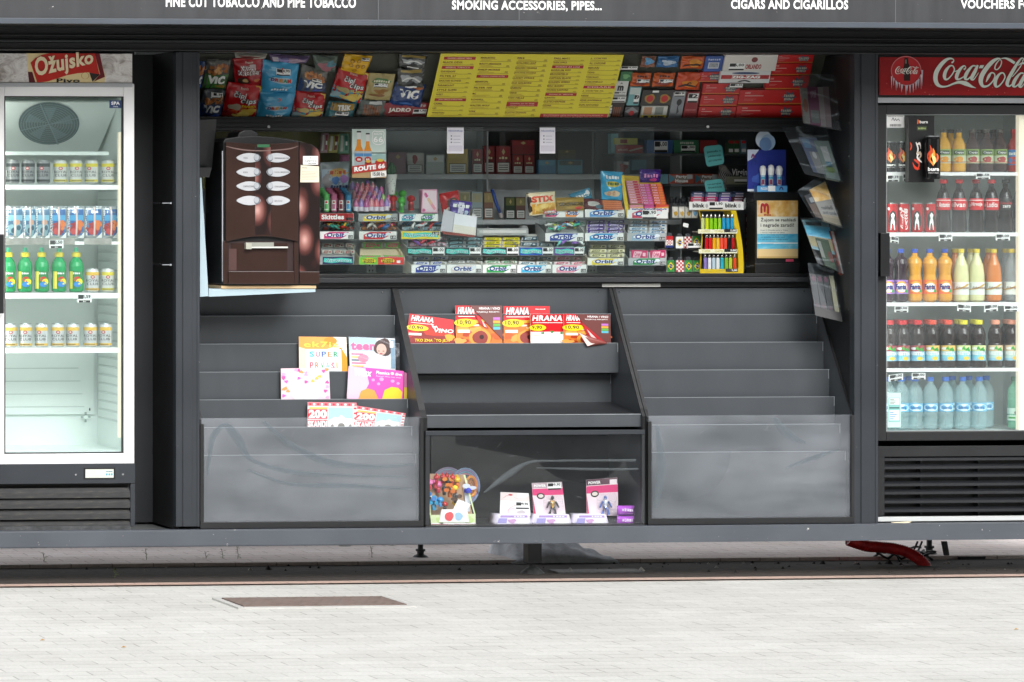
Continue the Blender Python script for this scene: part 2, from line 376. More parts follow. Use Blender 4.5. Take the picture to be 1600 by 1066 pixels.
# ================================================================== SETTING
def paver_mat(name, c1, c2, cm, bw=.21, bh=.105, fade=.62):
    m, t, b, n, l = nodes(name)
    tc = n.new('ShaderNodeTexCoord'); br = n.new('ShaderNodeTexBrick')
    br.inputs['Scale'].default_value = 1; br.inputs['Brick Width'].default_value = bw; br.inputs['Row Height'].default_value = bh
    br.inputs['Mortar Size'].default_value = .0035; br.inputs['Mortar Smooth'].default_value = .3
    br.inputs['Color1'].default_value = rgb(c1); br.inputs['Color2'].default_value = rgb(c2); br.inputs['Mortar'].default_value = rgb(cm)
    l.new(tc.outputs['Object'], br.inputs['Vector'])
    x = noise(n, l, 1.3, 8, (1, 1, 1), .65)
    r = ramp(n, l, x.outputs[0], [(.3, (.87, .865, .85)), (.7, (1.04, 1.04, 1.04))])
    y = noise(n, l, 60, 6, (1, 1, 1), .7)
    ry = ramp(n, l, y.outputs[0], [(.3, (.86, .86, .86)), (.7, (1.08, 1.08, 1.08))])
    # joints silted up in places
    nj = noise(n, l, 2.6, 4); rj = ramp(n, l, nj.outputs[0], [(.36, (1, 1, 1)), (.54, (1 - fade,) * 3)])
    mj = n.new('ShaderNodeMath'); mj.operation = 'MULTIPLY'; l.new(br.outputs['Fac'], mj.inputs[0]); l.new(rj.outputs[0], mj.inputs[1])
    m0 = n.new('ShaderNodeMix'); m0.data_type = 'RGBA'; l.new(mj.outputs[0], m0.inputs[0]); m0.inputs[7].default_value = rgb(cm)
    br2 = n.new('ShaderNodeTexBrick'); br2.inputs['Scale'].default_value = 1; br2.inputs['Brick Width'].default_value = bw; br2.inputs['Row Height'].default_value = bh
    br2.inputs['Mortar Size'].default_value = 0; br2.inputs['Color1'].default_value = rgb(c1); br2.inputs['Color2'].default_value = rgb(c2)
    l.new(tc.outputs['Object'], br2.inputs['Vector']); l.new(br2.outputs[0], m0.inputs[6])
    a = n.new('ShaderNodeMix'); a.data_type = 'RGBA'; a.blend_type = 'MULTIPLY'; a.inputs[0].default_value = 1
    l.new(m0.outputs[2], a.inputs[6]); l.new(r.outputs[0], a.inputs[7])
    c = n.new('ShaderNodeMix'); c.data_type = 'RGBA'; c.blend_type = 'MULTIPLY'; c.inputs[0].default_value = 1
    l.new(a.outputs[2], c.inputs[6]); l.new(ry.outputs[0], c.inputs[7]); l.new(c.outputs[2], b.inputs['Base Color'])
    b.inputs['Roughness'].default_value = .85
    bp = n.new('ShaderNodeBump'); bp.inputs['Strength'].default_value = .5; bp.inputs['Distance'].default_value = .004; bp.invert = True
    ad = n.new('ShaderNodeMath'); ad.operation = 'SUBTRACT'; l.new(mj.outputs[0], ad.inputs[0]); l.new(y.outputs[0], ad.inputs[1])
    l.new(ad.outputs[0], bp.inputs['Height']); l.new(bp.outputs[0], b.inputs['Normal'])
    return m
PAV = paver_mat('pale_concrete_pavers', 'cdccc7', 'c5c4bf', '93918b')
PAVR = paver_mat('red_clay_pavers', 'f0e5e0', 'eadbd5', 'b3a19b', .21, .105, .3)
mb = MB(); mb.add([(-60, -60, 0), (60, -60, 0), (60, 60, 0), (-60, 60, 0)], [(0, 1, 2, 3)], PAV)
tag(mb.build('pavement', origin=(0, 0, 0)), kind='structure')
mb = MB(); y0 = G(800, 911).y
y2 = G(800, 882).y
mb.box(-60, 60, y2, 9, -.01, .022, PAVR)
tag(mb.build('red_paving', origin=(0, 0, 0)), kind='structure')
SHADED_GRIT = mottled('shadow_toned_grit', [(.3, '241f1b'), (.6, '3a322c'), (.8, '2c2622')], 22, 8, .95, bump=.6)  # dark grit; the kiosk's shadow on the ground is painted into its colour
mb = MB(); mb.add([(-60, y0 + .1, .004), (60, y0 + .1, .004), (60, y2 + .02, .004), (-60, y2 + .02, .004)], [(0, 1, 2, 3)], SHADED_GRIT)
tag(mb.build('painted_shadow_strip', origin=(0, 0, .004)), kind='structure')
PAVE = paver_mat('dark_red_edging', 'c4aa9d', 'bca092', '8a7a70', .21, .105, .3)
mb = MB(); mb.add([(-60, y0, .008), (60, y0, .008), (60, y0 + .10, .008), (-60, y0 + .10, .008)], [(0, 1, 2, 3)], PAVE)
tag(mb.build('red_edging', origin=(0, 0, .008)), kind='structure')
KERB = mottled('rough_concrete', [(.3, 'a09c90'), (.6, 'c9c6ba'), (.8, 'b0ada2')], 9, 8, .9, bump=.6)
mb = MB(); mb.box(X(-90, 1.7), X(700, 1.7), 1.62, 1.80, 0, .12, KERB)
tag(mb.build('kerb', bevel=.01), kind='structure')
BODY = painted('kiosk_body', '3a3d41', .5)
FAC = mottled('rendered_facade', [(.3, '6f6a62'), (.7, '857f75')], 2, 6, .9)
opp = empty('street_building', (-2, -26, 0), 'long four-storey rendered building on the far side of the street', 'building')
mb = MB(); mb.box(-32, 28, -34, -26, 0, 11.5, FAC); mb.build('wall', opp); mb = MB(); mb.box(-32.4, 28.4, -34.4, -25.6, 11.52, 11.9, BODY); mb.build('roof', opp)
WGL = C('1c2226', .08); WFR = C('cfcdc6', .5)
for fl_ in range(4):
    for k in range(14):
        x = -30 + k * 4.2; z = .9 + fl_ * 2.7; w_, h_ = (2.6, 1.9) if fl_ == 0 else (1.2, 1.5)
        mb = MB(); mb.box(x - .08, x + w_ + .08, -25.99, -25.93, z - .08, z + h_ + .08, WFR); mb.box(x, x + w_, -25.929, -25.91, z, z + h_, WGL); mb.build('window', opp)
def car(cx, cy):
    root = empty('parked_car', (cx, cy, 0), 'dark blue parked hatchback facing the kiosk from the roadside', 'car')
    BODYC = painted('dark_blue_car_paint', '1c2430', .12, 0, .05); GLC = C('0c1012', .05); TY = C('161616', .8); RIM = C('9a9da0', .3, .8); W = .85
    prof = [(-2.1, .32), (-2.12, .62), (-2.0, .84), (-1.25, .98), (-.62, 1.38), (-.2, 1.46), (.9, 1.44), (1.5, 1.3), (1.92, .98), (2.05, .8), (2.06, .36)]
    arcs = lambda c: [(c + .36 * math.cos(a), .3 + .36 * math.sin(a)) for a in [math.pi * k / 8 for k in range(9)]]
    low = [(2.06, .24)] + arcs(1.3) + arcs(-1.28) + [(-2.1, .24)]
    pts = prof[::1] + [(2.06, .24)] + arcs(1.3)[0:] + arcs(-1.28) + [(-2.1, .24)]
    n = len(pts); mb = MB()
    def rowf(s_, w): return [(cx + x, cy + s_ * (w - (.16 if z > 1.0 else 0)), z) for x, z in pts]
    mb.add(rowf(-1, W) + rowf(1, W), [tuple(range(n)), tuple(reversed(range(n, 2 * n)))] + [(i, i + n, (i + 1) % n + n, (i + 1) % n) for i in range(n)], BODYC); mb.build('body', root, .03)
    for s_ in (-1, 1):
        mb = MB(); q = [(-1.1, 1.0), (-.6, 1.34), (.05, 1.38), (.05, 1.0)]; mb.add([(cx + x, cy + s_ * (W - .16 * (z - .98) / .1 * .0 - (.14 if z > 1.0 else -.002)), z) for x, z in q], [(0, 1, 2, 3)], GLC); q = [(.12, 1.0), (.12, 1.38), (.9, 1.37), (1.5, 1.05)]; mb.add([(cx + x, cy + s_ * (W - (.14 if z > 1.0 else -.002)), z) for x, z in q], [(0, 1, 2, 3)], GLC); mb.build('side_window', root)
        for wx in (-1.28, 1.3):
            mb = MB(); mb.lathe(0, 0, [(.12, -.1), (.30, -.1), (.315, -.07), (.315, .07), (.30, .1), (.2, .1)], TY, 28); mb.lathe(0, 0, [(.19, .085), (.17, .095), (.05, .07), (.0001, .075)], RIM, 20)
            mb.v = [(cx + wx + x, cy + s_ * (W - .1 + z), .315 + y) for x, y, z in mb.v]; mb.build('wheel', root)
        mb = MB(); mb.box(cx - 2.13, cx - 2.03, cy + s_ * .62 - .14, cy + s_ * .62 + .14, .62, .76, C('dfe3e6', .1)); mb.build('headlight', root, .02)
    mb = MB(); mb.add([(cx - 1.2, cy - .66, 1.02), (cx - 1.2, cy + .66, 1.02), (cx - .66, cy + .6, 1.37), (cx - .66, cy - .6, 1.37)], [(0, 1, 2, 3)], GLC); mb.build('windscreen', root)
car(4.05, -5.1)
mb = MB(); mb.box(-20, 20, 8.7, 9.2, 0, 1.7, KERB)
tag(mb.build('garden_wall', bevel=.02), 'low rough grey concrete wall far behind the kiosk', 'wall')

# manhole cover
a, b_, c, d = G(337, 938), G(603, 935.5), G(628, 948), G(377, 951)
RUST = mottled('rusted_plate', [(.25, '655750'), (.5, '7b6b63'), (.75, '746b66')], 14, 8, .8, bump=.4)
cov = empty('access_cover', (a + c) / 2, 'rusty brown steel access cover set flush in the pale pavers', 'manhole cover')
mb = MB(); xw0, xw1, yw0, yw1 = (a.x + d.x) / 2 + .02, (b_.x + c.x) / 2, (d.y + c.y) / 2, (a.y + b_.y) / 2
mb.box(xw0, xw1, yw0, yw1, 0, .012, RUST)
nx = 34
for i in range(nx):
    for j in range(7):
        x = xw0 + (xw1 - xw0) * (i + .5) / nx; y = yw0 + (yw1 - yw0) * (j + .5) / 7; s = .007
        if (i + j) % 2: mb.add([(x - s, y - s, .0145), (x + s, y - s * .2, .0145), (x + s, y + s, .0145), (x - s, y + s * .2, .0145)], [(0, 1, 2, 3)], RUST)
mb.build('plate', cov)
mb = MB(); SETT = mottled('frame_concrete', [(.3, 'b2b1ad'), (.7, 'bebdb9')], 12, 6, .9); f = .035
mb.box(xw0 - f, xw1 + f, yw0 - f, yw0 - .004, 0, .008, SETT); mb.box(xw0 - f, xw1 + f, yw1 + .004, yw1 + f, 0, .008, SETT)
mb.box(xw0 - f, xw0 - .004, yw0 - .004, yw1 + .004, 0, .008, SETT); mb.box(xw1 + .004, xw1 + f, yw0 - .004, yw1 + .004, 0, .008, SETT)
mb.build('frame', cov)

# ================================================================== KIOSK
XL, XR = X(-260), X(1860)
zB0, zB1 = Z(849), Z(823); zTop = Z(82)
kiosk = empty('kiosk', (0, .3, 0), 'long anthracite metal kiosk raised on steel feet', 'kiosk')
mb = MB(); mb.box(XL, XR, -.03, .03, zB0, zB1, ANT2); mb.box(XL, X(838), -.0325, -.03, zB0 + .004, zB1 - .004, ANT2)
mb.build('base_beam', kiosk, .003)
FLOOR = painted('kiosk_floor', '5a5c5c', .7)
mb = MB(); mb.box(XL, XR, .03, .62, zB0 + .01, zB1 - .012, FLOOR); mb.box(XL, XR, .605, .62, zB1 - .011, .62, FLOOR); mb.box(XL, XR, .621, 1.149, .6, .62, FLOOR); mb.build('floor', kiosk)
for px, nm in ((275, 'post'), (1335, 'post')):
    mb = MB(); w = 37
    mb.pbox(px, 82, px + w, 823, 0, .05, ANT); mb.pbox(px + 11, 82, px + 25, 823, -.006, .0055, ANT); mb.pbox(px + w - 4, 82, px + w, 823, -.003, .0028, ANT)
    mb.build(nm, kiosk, .002)
# recess beside the left fridge: side cheek with bolts, back sheet
xs = X(275)
mb = MB(); mb.box(xs + .001, xs + .03, .051, 1.15, zB1, zTop, BLK); ch = mb.build('partition', kiosk)
for py in (317.5, 413.5):
    for yy in (.08, .24):
        mb = MB(); zc = Z(py); mb.tube([(xs, yy, zc), (xs - .045, yy, zc)], .0035, CHROME); mb.tube([(xs, yy, zc), (xs - .008, yy, zc)], .008, CHROME, 6)
        mb.build('bolt', ch)
mb = MB(); mb.box(X(205, .4), xs, .40, .42, zB1, zTop, DARK); mb.build('recess_panel', kiosk)
xr = X(1335)
mb = MB(); mb.box(xr + .004, xr + .028, .051, 1.15, zB1, zTop, BLK2); sw = mb.build('partition', kiosk)
for py, yy in ((190, .06), (265, .06), (337, .06), (412, .06), (486, .06), (243, .06)):
    mb = MB(); zc = Z(py); mb.lathe(0, 0, [(.004, 0), (.004, .002), (.002, .003)], CHROME, 8)
    mb.v = [(xr + .004 - z, yy + x, zc + y) for x, y, z in mb.v]; mb.build('screw', sw)
# outer body
mb = MB(); mb.box(XL, XR, 1.15, 1.18, .6, 2.75, BODY); mb.build('back_wall', kiosk)
for x in (XL, XR - .04):
    mb = MB(); mb.box(x, x + .04, .03, .44, zB1, 2.6, BODY); mb.build('side_wall', kiosk)
for x in (X(-45), X(1668)):
    mb = MB(); mb.box(x, x + .1, -.01, .03, zB1, zTop, ANT); mb.build('corner_post', kiosk)
mb = MB(); mb.box(XL, X(-47), .031, .06, zB1, zTop, BODY); mb.build('wall_panel', kiosk)
mb = MB(); mb.box(X(1672), XR, .031, .06, zB1, zTop, BODY); mb.build('wall_panel', kiosk)
# shutter box and canopy
YF = -.62
mb = MB(); mb.box(XL, XR, -.02, .12, zTop, Z(70), BLK); mb.box(XL, XR, -.05, .12, Z(70) + .001, Z(66), DARK); mb.box(XL, XR, -.02, .12, Z(66) + .001, Z(44), BLK)
mb.box(XL, XR, -.04, -.02, Z(60), Z(58), BLK); mb.box(XL, XR, -.035, -.02, zTop, zTop + .006, DARK)
mb.build('shutter_box', kiosk, .002)
mb = MB(); mb.box(XL, XR, YF + .02, .12, Z(36, YF), Z(36, YF) + .02, BLK2); mb.box(XL, XR, YF + .02, 1.25, 2.80, 2.84, BODY); mb.build('canopy', kiosk)
SIGN = painted('grey_sign_sheet', '343537', .45, .3, .16, (5, 1, .5))
LIP = painted('sign_lip', '474d55', .4, .28, .06)
mb = MB(); mb.box(XL, XR, YF, YF + .02, Z(32, YF), Z(-90, YF), SIGN)
for px in (-210, 591, 811, 1399):
    pass
sg = mb.build('sign_panel', kiosk)
for px in (591, 811, 1399):
    mb = MB(); x = X(px, YF); mb.box(x - .002, x + .002, YF - .0012, YF, Z(32, YF), Z(-90, YF), C('55575a', .6)); mb.build('seam', sg)
WTX = C('f4f4f2', .45)
for t, u0, u1, v0, v1 in (('FINE CUT TOBACCO AND PIPE TOBACCO', 259, 556, -4, 11), ('SMOKING ACCESSORIES, PIPES...', 706, 940, 2, 17.5), ('CIGARS AND CIGARILLOS', 1142, 1325, .5, 14), ('VOUCHERS FOR', 1501, 1622, .5, 13.5)):
    mb = MB(); mb.txt(S_flat(u0, v0, u1, v1, YF), t, 0, 0, 1, 1, WTX, 2, .028); mb.build('lettering', sg)
mb = MB(); mb.box(XL, XR, YF - .012, YF + .02, Z(41, YF), Z(32, YF) - .001, LIP); mb.build('lip', kiosk, .002)
# adjustable feet
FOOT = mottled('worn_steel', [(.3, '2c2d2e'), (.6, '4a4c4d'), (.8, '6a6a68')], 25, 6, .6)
def foot(px, py, w=22, scale=1.0, deep=False):
    g = G(px, py); e = bpy.data.objects.new('foot', None); COL.objects.link(e); e.parent = kiosk; e.location = g - kiosk.location
    mb = MB(); s = .034 * scale
    if deep: mb.tube([(g.x, g.y, .03), (g.x, g.y, zB0 + .02)], .014, FOOT)
    else: mb.box(g.x - s, g.x + s, g.y - s, g.y + s, .055, zB0 + .02, ANT)
    mb.build('leg', e, .002)
    mb = MB(); mb.lathe(g.x, g.y, [(.058, 0), (.058, .006), (.03, .03), (.017, .036), (.017, .05), (.024, .052), (.024, .062)], FOOT, 18); mb.build('foot_pad', e)
foot(832, 897); foot(657, 877, deep=True); foot(1452, 872, deep=True); foot(-60, 896); foot(1760, 894)
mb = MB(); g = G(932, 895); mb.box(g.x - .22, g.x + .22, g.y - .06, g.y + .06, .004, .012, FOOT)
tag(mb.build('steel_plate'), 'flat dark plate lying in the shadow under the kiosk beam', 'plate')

# window zone frames ------------------------------------------------
YG = .45
fr = MB()
x0, x1 = X(312), xr + .003
fr.box(x0, x1, YG - .02, YG + .03, Z(205, YG), Z(187, YG), DARK); fr.box(x0, x1, YG - .028, YG - .02, Z(200, YG), Z(198.5, YG), BLK); fr.box(x0, x1, YG - .028, YG - .02, Z(193.5, YG), Z(192, YG), BLK)
fr.box(x0, x1, YG - .03, YG + .03, Z(187, YG), Z(183.5, YG), BLK2)
wf = fr.build('window_frame', kiosk, .001)
for px in (420, 1106): mb = MB(); mb.ell(S_flat(px - 2.2, 196, px + 2.2, 200.4, YG - .0285), .5, .5, .5, .5, C('cfd2d2', .3), 1, 14); mb.build('screw', wf)
mb = MB(); mb.box(x0, x1, YG - .02, YG + .03, Z(433, YG), Z(428, YG), BLK); mb.box(x0, x1, YG - .07, YG + .03, Z(441, YG), Z(433, YG) - .001, DARK); mb.box(x0, x1, YG - .03, YG + .03, Z(449, YG), Z(441, YG) - .001, BLK)
mb.build('window_sill', kiosk, .002)
mb = MB(); s = S_flat(941, 443.5, 1032, 448.5, YG - .035); mb.slab(s, .004, C('c9c9c4', .5)); mb.build('edge_strip', kiosk)
mb = MB(); mb.box(x0, x1, YG + .012, YG + .016, Z(428, YG), Z(205, YG), GLASS); mb.build('window_pane', kiosk)
for a0, a1, yy in ((545, 755, .40), (843, 1022, .405)):
    mb = MB(); s = S_flat(a0, 199, a1, 427, yy); mb.slab(s, .004, GLASS2)
    pn = mb.build('sliding_pane', kiosk)
# cabin interior
zi0 = Z(428, YG)
CEIL = painted('cabin_ceiling', 'b0b4b4', .6)
mb = MB(); mb.box(x0, x1, YG + .03, 1.149, zi0 - .03, zi0 - .002, GREYW); mb.build('counter', kiosk)
mb = MB(); mb.box(x0, x1, 1.12, 1.149, zi0, 2.75, GREYW); mb.build('cabin_lining', kiosk)
def shelf(px0, px1, py0, py1, Y, dep, m=GREYW, nm='interior_shelf'):
    mb = MB(); mb.pbox(px0, py0, px1, py1, Y, dep, m); return mb.build(nm, kiosk, .001)
shelf(603, 1064, 272.5, 280, .98, .138); shelf(603, 1064, 343.5, 351, .95, .165); shelf(745, 880, 366, 370, .8, .3)
shelf(960, 1240, 240, 243.5, .95, .165, DGREY); shelf(1048, 1240, 288, 291, .9, .2, DGREY); shelf(960, 1048, 288, 291, 1.0, .1, DGREY)
for px in (603, 762, 1064): shelf(px - 1.2, px + 1.2, 205, 428, .98, .138, GREYW, 'divider')
mb = MB(); mb.pbox(1066, 206, 1245, 427, 1.09, .028, DGREY); mb.build('dark_back_panel', kiosk)
mb = MB(); mb.pbox(930, 206, 1062, 428, 1.105, .012, DGREY); mb.build('dark_back_panel', kiosk)
OLIVE = painted('olive_back', '6c6a3e', .6)
mb = MB(); mb.pbox(313, 206, 548, 296, .85, .02, OLIVE); mb.build('olive_back_panel', kiosk)
mb = MB(); mb.pbox(762, 206, 925, 272, 1.08, .03, BLK); mb.build('dark_back_panel', kiosk)
# slotted uprights that carry the trays
for px in (580, 926):
    mb = MB(); mb.pbox(px - 7, 376, px + 7, 427, .66, .02, GREYW)
    s = S_flat(px - 7, 376, px + 7, 427, .66)
    for k in range(6): mb.rect(s, .25, .05 + k * .16, .38, .11 + k * .16, Bk, 1); mb.rect(s, .6, .05 + k * .16, .73, .11 + k * .16, Bk, 1)
    mb.build('slotted_upright', kiosk)
# upper display case: goods lean outwards behind a tilted pane
def YT(px, py): return .45 - (186 - py) / 100 * .18
def YTb(px, py): return YT(px, py) + .012
mb = MB(); s = S_quad((300, 84), (1338, 84), (1338, 184), (300, 184), lambda a, b: YT(a, b) + .035); mb.slab(s, .008, painted('case_back', '35362a', .7)); mb.build('display_case_back', kiosk)
mb = MB(); s = S_quad((311, 82), (1300, 82), (1292, 185), (311, 185), lambda a, b: YT(a, b) - .03); mb.slab(s, .004, CASEG); mb.build('display_case_pane', kiosk)

# ================================================================== MAGAZINE RACKS
RX = [None] * 8
SIDE_Z = [(450, .42), (640, .045), (652, .02), (820, .02)]
def side_panel(rack, xx, th=.004):
    mb = MB(); pts = [(Y, Z(py, Y)) for py, Y in SIDE_Z] + [(.44, Z(820, .02)), (.44, Z(450, .42))]
    n = len(pts); vs = [(xx, y, z) for y, z in pts] + [(xx + th, y, z) for y, z in pts]
    mb.add(vs, [tuple(range(n)), tuple(reversed(range(n, 2 * n)))] + [(i, i + n, (i + 1) % n + n, (i + 1) % n) for i in range(n)], RACK)
    sp = mb.build('side_panel', rack); mb = MB()      # folded black front edge
    for (y0_, z0_), (y1_, z1_) in zip(pts[:3], pts[1:4]):
        d = Vector((0, y1_ - y0_, z1_ - z0_)).normalized() * .0005
        mb.add([(xx - .003, y0_ - .004, z0_ + d.z), (xx + .013, y0_ - .004, z0_ + d.z), (xx + .013, y1_ - .004, z1_ - d.z), (xx - .003, y1_ - .004, z1_ - d.z), (xx - .003, y0_ + .002, z0_ + d.z), (xx + .013, y0_ + .002, z0_ + d.z), (xx + .013, y1_ + .002, z1_ - d.z), (xx - .003, y1_ + .002, z1_ - d.z)], [(0, 1, 2, 3), (7, 6, 5, 4), (0, 4, 5, 1), (1, 5, 6, 2), (2, 6, 7, 3), (3, 7, 4, 0)], BLK2)
    mb.build('edge_trim', sp); return sp
def pocket(rack, xa, xb, py, pyb, Y, m=RACK, edge=True):
    mb = MB(); mb.box(xa, xb, Y, Y + .003, Z(pyb, Y), Z(py, Y), m)
    if edge: mb.box(xa, xb, Y - .001, Y + .012, Z(py, Y), Z(py, Y) + .002, RACKE); 
    mb.box(xb - .006, xb - .003, Y - .0012, Y, Z(py + 14, Y), Z(py, Y), RACKE)
    return mb.build('pocket_panel', rack)
STEPS = [(493, .375), (536.5, .31), (580, .25), (623, .19), (666, .13), (709, .075)]
def rack_ends(pl, pr): return X(pl, .02), X(pr, .02)
rackL = empty('magazine_rack', (X(480, .2), .25, zB1), 'left magazine rack with stepped grey pockets, below the coffee machine', 'magazine rack', 'magazine racks below the window')
rackR = empty('magazine_rack', (X(1160, .2), .25, zB1), 'right magazine rack with empty grey pockets behind scratched acrylic', 'magazine rack', 'magazine racks below the window')
rackM = empty('magazine_rack', (X(830, .2), .25, zB1), 'middle magazine rack holding red food magazines above a glazed toy case', 'magazine rack', 'magazine racks below the window')
xA = X(313); xB = X(658, .02); xC0 = X(663, .02); xD = X(1004, .02); xE = X(1010, .02); xF = X(1331, .02)
for rk, a, b in ((rackL, xA, xB), (rackR, xE, xF)):
    a2, b2 = a + .004, b - .001
    mb = MB(); mb.box(a2, b2, .432, .436, Z(820, .02), Z(451, .432), RACK)
    for xx in (a2 + .03, b2 - .05): mb.box(xx, xx + .008, .428, .432, Z(457, .43), Z(455, .43), CHROME)
    mb.build('back_panel', rk)
    for k, (py, Y) in enumerate(STEPS):
        nb = STEPS[k + 1][0] + 22 if k < 5 else 815
        pocket(rk, a2, b2 - .001, py, nb, Y)
    side_panel(rk, a); side_panel(rk, b)
    mb = MB(); ya = .012
    mb.box(a + .006, b - .004, ya, ya + .004, Z(812, ya), Z(651, ya), ACRY)
    zl, zh = Z(812, ya), Z(651, ya); scuffs(mb, a + .02, b - .02, zl, zh, ya, 34, 3 if rk is rackL else 8)
    if rk is rackL: reflection_streaks(mb, a + .02, b - .02, zl, zh, ya, [[(.02, .45, .01), (.04, .8, .03), (.1, .93, .04), (.16, .8, .05), (.22, .6, .03), (.4, .48, .05), (.62, .44, .03), (.95, .42, .01)], [(.28, .96, .02), (.42, .72, .05), (.6, .56, .06), (.8, .52, .04), (.98, .54, .01)], [(.2, .5, .01), (.4, .36, .03), (.65, .34, .05), (.97, .3, .01)]])
    else: reflection_streaks(mb, a + .02, b - .02, zl, zh, ya, [[(.62, .97, .03), (.7, .8, .06), (.78, .72, .02)], [(.68, .48, .01), (.82, .58, .04), (.95, .66, .01)], [(.02, .1, .03), (.05, .5, .05), (.03, .9, .02)]])
    mb.build('acrylic_front', rk)
    mb = MB(); mb.box(a, b + .004, .0, .02, Z(822, 0), Z(812.5, 0), BLK); mb.box(a, a + .018, .0, .019, Z(812, 0), Z(660, 0), BLK); mb.box(b - .012, b + .004, .0, .019, Z(812, 0), Z(652, 0), BLK)
    mb.build('front_frame', rk, .001)
# middle rack
a2, b2 = xC0 + .004, xD - .001
mb = MB(); mb.box(a2, b2, .432, .436, Z(672, .02), Z(451, .432), RACK)
for xx in (a2 + .03, b2 - .05): mb.box(xx, xx + .008, .428, .432, Z(457, .43), Z(455, .43), CHROME)
mb.build('back_panel', rackM)
pocket(rackM, a2, b2 - .001, 491, 560, .39); pocket(rackM, a2, b2 - .001, 537, 583, .30)
mb = MB(); mb.box(a2, b2, .304, .385, Z(583, .30), Z(583, .30) + .003, BLK); mb.build('pocket_floor', rackM)
pocket(rackM, a2, b2 - .001, 586, 640, .385, edge=False)
mb = MB(); s = S_pts(Vector((a2, .384, Z(629, .384))), Vector((b2, .384, Z(629, .384))), Vector((b2, .045, Z(650, .045))), Vector((a2, .045, Z(650, .045)))); mb.slab(s, .004, DARK)
mb.build('tray_floor', rackM)
mb = MB(); mb.box(a2, b2, .036, .042, Z(668, .03), Z(649, .03), RACK); mb.box(a2, b2, .034, .045, Z(649, .03), Z(648, .03), RACKE); mb.build('tray_lip', rackM)
side_panel(rackM, xC0); side_panel(rackM, xD)
mb = MB(); mb.box(xC0, xD + .004, .0, .03, Z(680, 0), Z(673, 0), ANT); mb.box(xC0, xC0 + .022, .004, .03, Z(820, 0), Z(680, 0) - .001, DARK); mb.box(xD - .01, xD + .004, .004, .03, Z(820, 0), Z(680, 0) - .001, DARK)
mb.box(xC0, xD + .004, .004, .03, Z(823, 0), Z(821, 0), DARK); mb.build('case_frame', rackM, .001)
mb = MB(); mb.box(xC0 + .026, xD - .0, .0035, .0065, Z(820.5, 0), Z(681, 0), ACRY2); scuffs(mb, xC0 + .03, xD - .02, Z(819, 0), Z(683, 0), .0035, 26, 5); reflection_streaks(mb, xC0 + .03, xD - .02, Z(819, 0), Z(683, 0), .0035, [[(.25, .36, .01), (.36, .56, .05), (.46, .7, .03), (.6, .72, .02), (.98, .72, .03)], [(.5, .64, .01), (.8, .62, .03), (.99, .62, .02)]]); mb.build('case_pane', rackM)
mb = MB(); mb.box(xC0 + .005, xD - .001, .42, .428, Z(821, 0), Z(674, 0), BLK); mb.box(xC0 + .005, xD - .001, .031, .42, Z(822.5, 0), Z(821.5, 0), DARK); mb.box(xC0 + .005, xD - .001, .031, .42, Z(676, 0), Z(675, 0), BLK)
mb.build('case_lining', rackM)

# cloth, hose, cables, stones, weeds under the kiosk
def cloth():
    g0, g1 = G(806, 884), G(960, 880); mb = MB(); n, k = 46, 10; vs = []
    FAB = mottled('grey_towel', [(.3, 'b0b3b8'), (.6, 'd8dbe0'), (.8, 'a0a3aa')], 16, 5, .95, bump=.5)
    for j in range(k + 1):
        for i in range(n + 1):
            u = i / n; v = j / k
            x = g0.x + (g1.x - g0.x) * u; y = g0.y + .02 + v * .42
            h = .125 * math.sin(math.pi * min(1, max(0, (u - .04)) * 1.0)) ** .6 * (v ** .5) * (1 - .5 * u * u)
            h += .018 * math.sin(19 * u + 6 * v) * v + .012 * math.sin(41 * u - 9 * v) * v
            vs.append((x, y, .012 + max(0, h)))
    mb.add(vs, [(j * (n + 1) + i, j * (n + 1) + i + 1, (j + 1) * (n + 1) + i + 1, (j + 1) * (n + 1) + i) for j in range(k) for i in range(n)], FAB, True)
    o = mb.build('cloth'); md = o.modifiers.new('t', 'SOLIDIFY'); md.thickness = .008
    tag(o, 'crumpled grey towel dropped on the ground behind the middle foot', 'cloth')
cloth()
HOSE = mottled('red_corrugated_pipe', [(.3, 'b8181c'), (.7, 'd82226')], 20, 3, .5)
def hose():
    ctrl = [P(1325, 844, .55), P(1352, 853, .55), P(1375, 855, .55), P(1400, 858, .5), P(1424, 866, .46), P(1444, 882, .42), P(1450, 900, .42)]
    pts = []
    for a, b, c, d in zip([ctrl[0]] + ctrl, ctrl, ctrl[1:], ctrl[2:] + [ctrl[-1]]):
        for k in range(22):
            t = k / 22; pts.append(.5 * ((2 * b) + (-a + c) * t + (2 * a - 5 * b + 4 * c - d) * t * t + (-a + 3 * b - 3 * c + d) * t ** 3))
    mb = MB(); mb.tube(pts, [.026 + (.003 if i % 3 else -.001) for i in range(len(pts))], HOSE, 16)
    tag(mb.build('drain_hose'), 'thick red corrugated hose running from the kiosk floor to the ground', 'hose')
hose()
CAB = C('16181a', .5)
mb = MB()
for k in range(7):
    r_ = random.Random(k); pts = []
    for i in range(14):
        t = i / 13; px = 1388 + 74 * t; g = G(px, 877 - 4 * math.sin(t * 3 + k)); pts.append((g.x, g.y + .03 * k, .012 + .035 * abs(math.sin(t * 5 + k * 1.3))))
    mb.tube(pts, .006, CAB, 6)
for q in (0, 7): mb.tube([P(1441 - q, 846, .75), P(1434 - q, 862, .75), P(1428 - q, 880, .7)], .005, CAB, 6)
mb.tube([P(1398, 850, .6), P(1400, 866, .6), P(1406, 878, .6)], .004, CAB, 6)
tag(mb.build('cable'), 'tangle of black cables lying behind the red hose', 'cable')
mb = MB(); s = S_quad((1471, 846), (1480, 846), (1485, 877), (1477, 877), .72); mb.slab(s, .006, FOOT); tag(mb.build('strap'), 'narrow grey metal strap hanging under the kiosk right of the hose', 'strap')
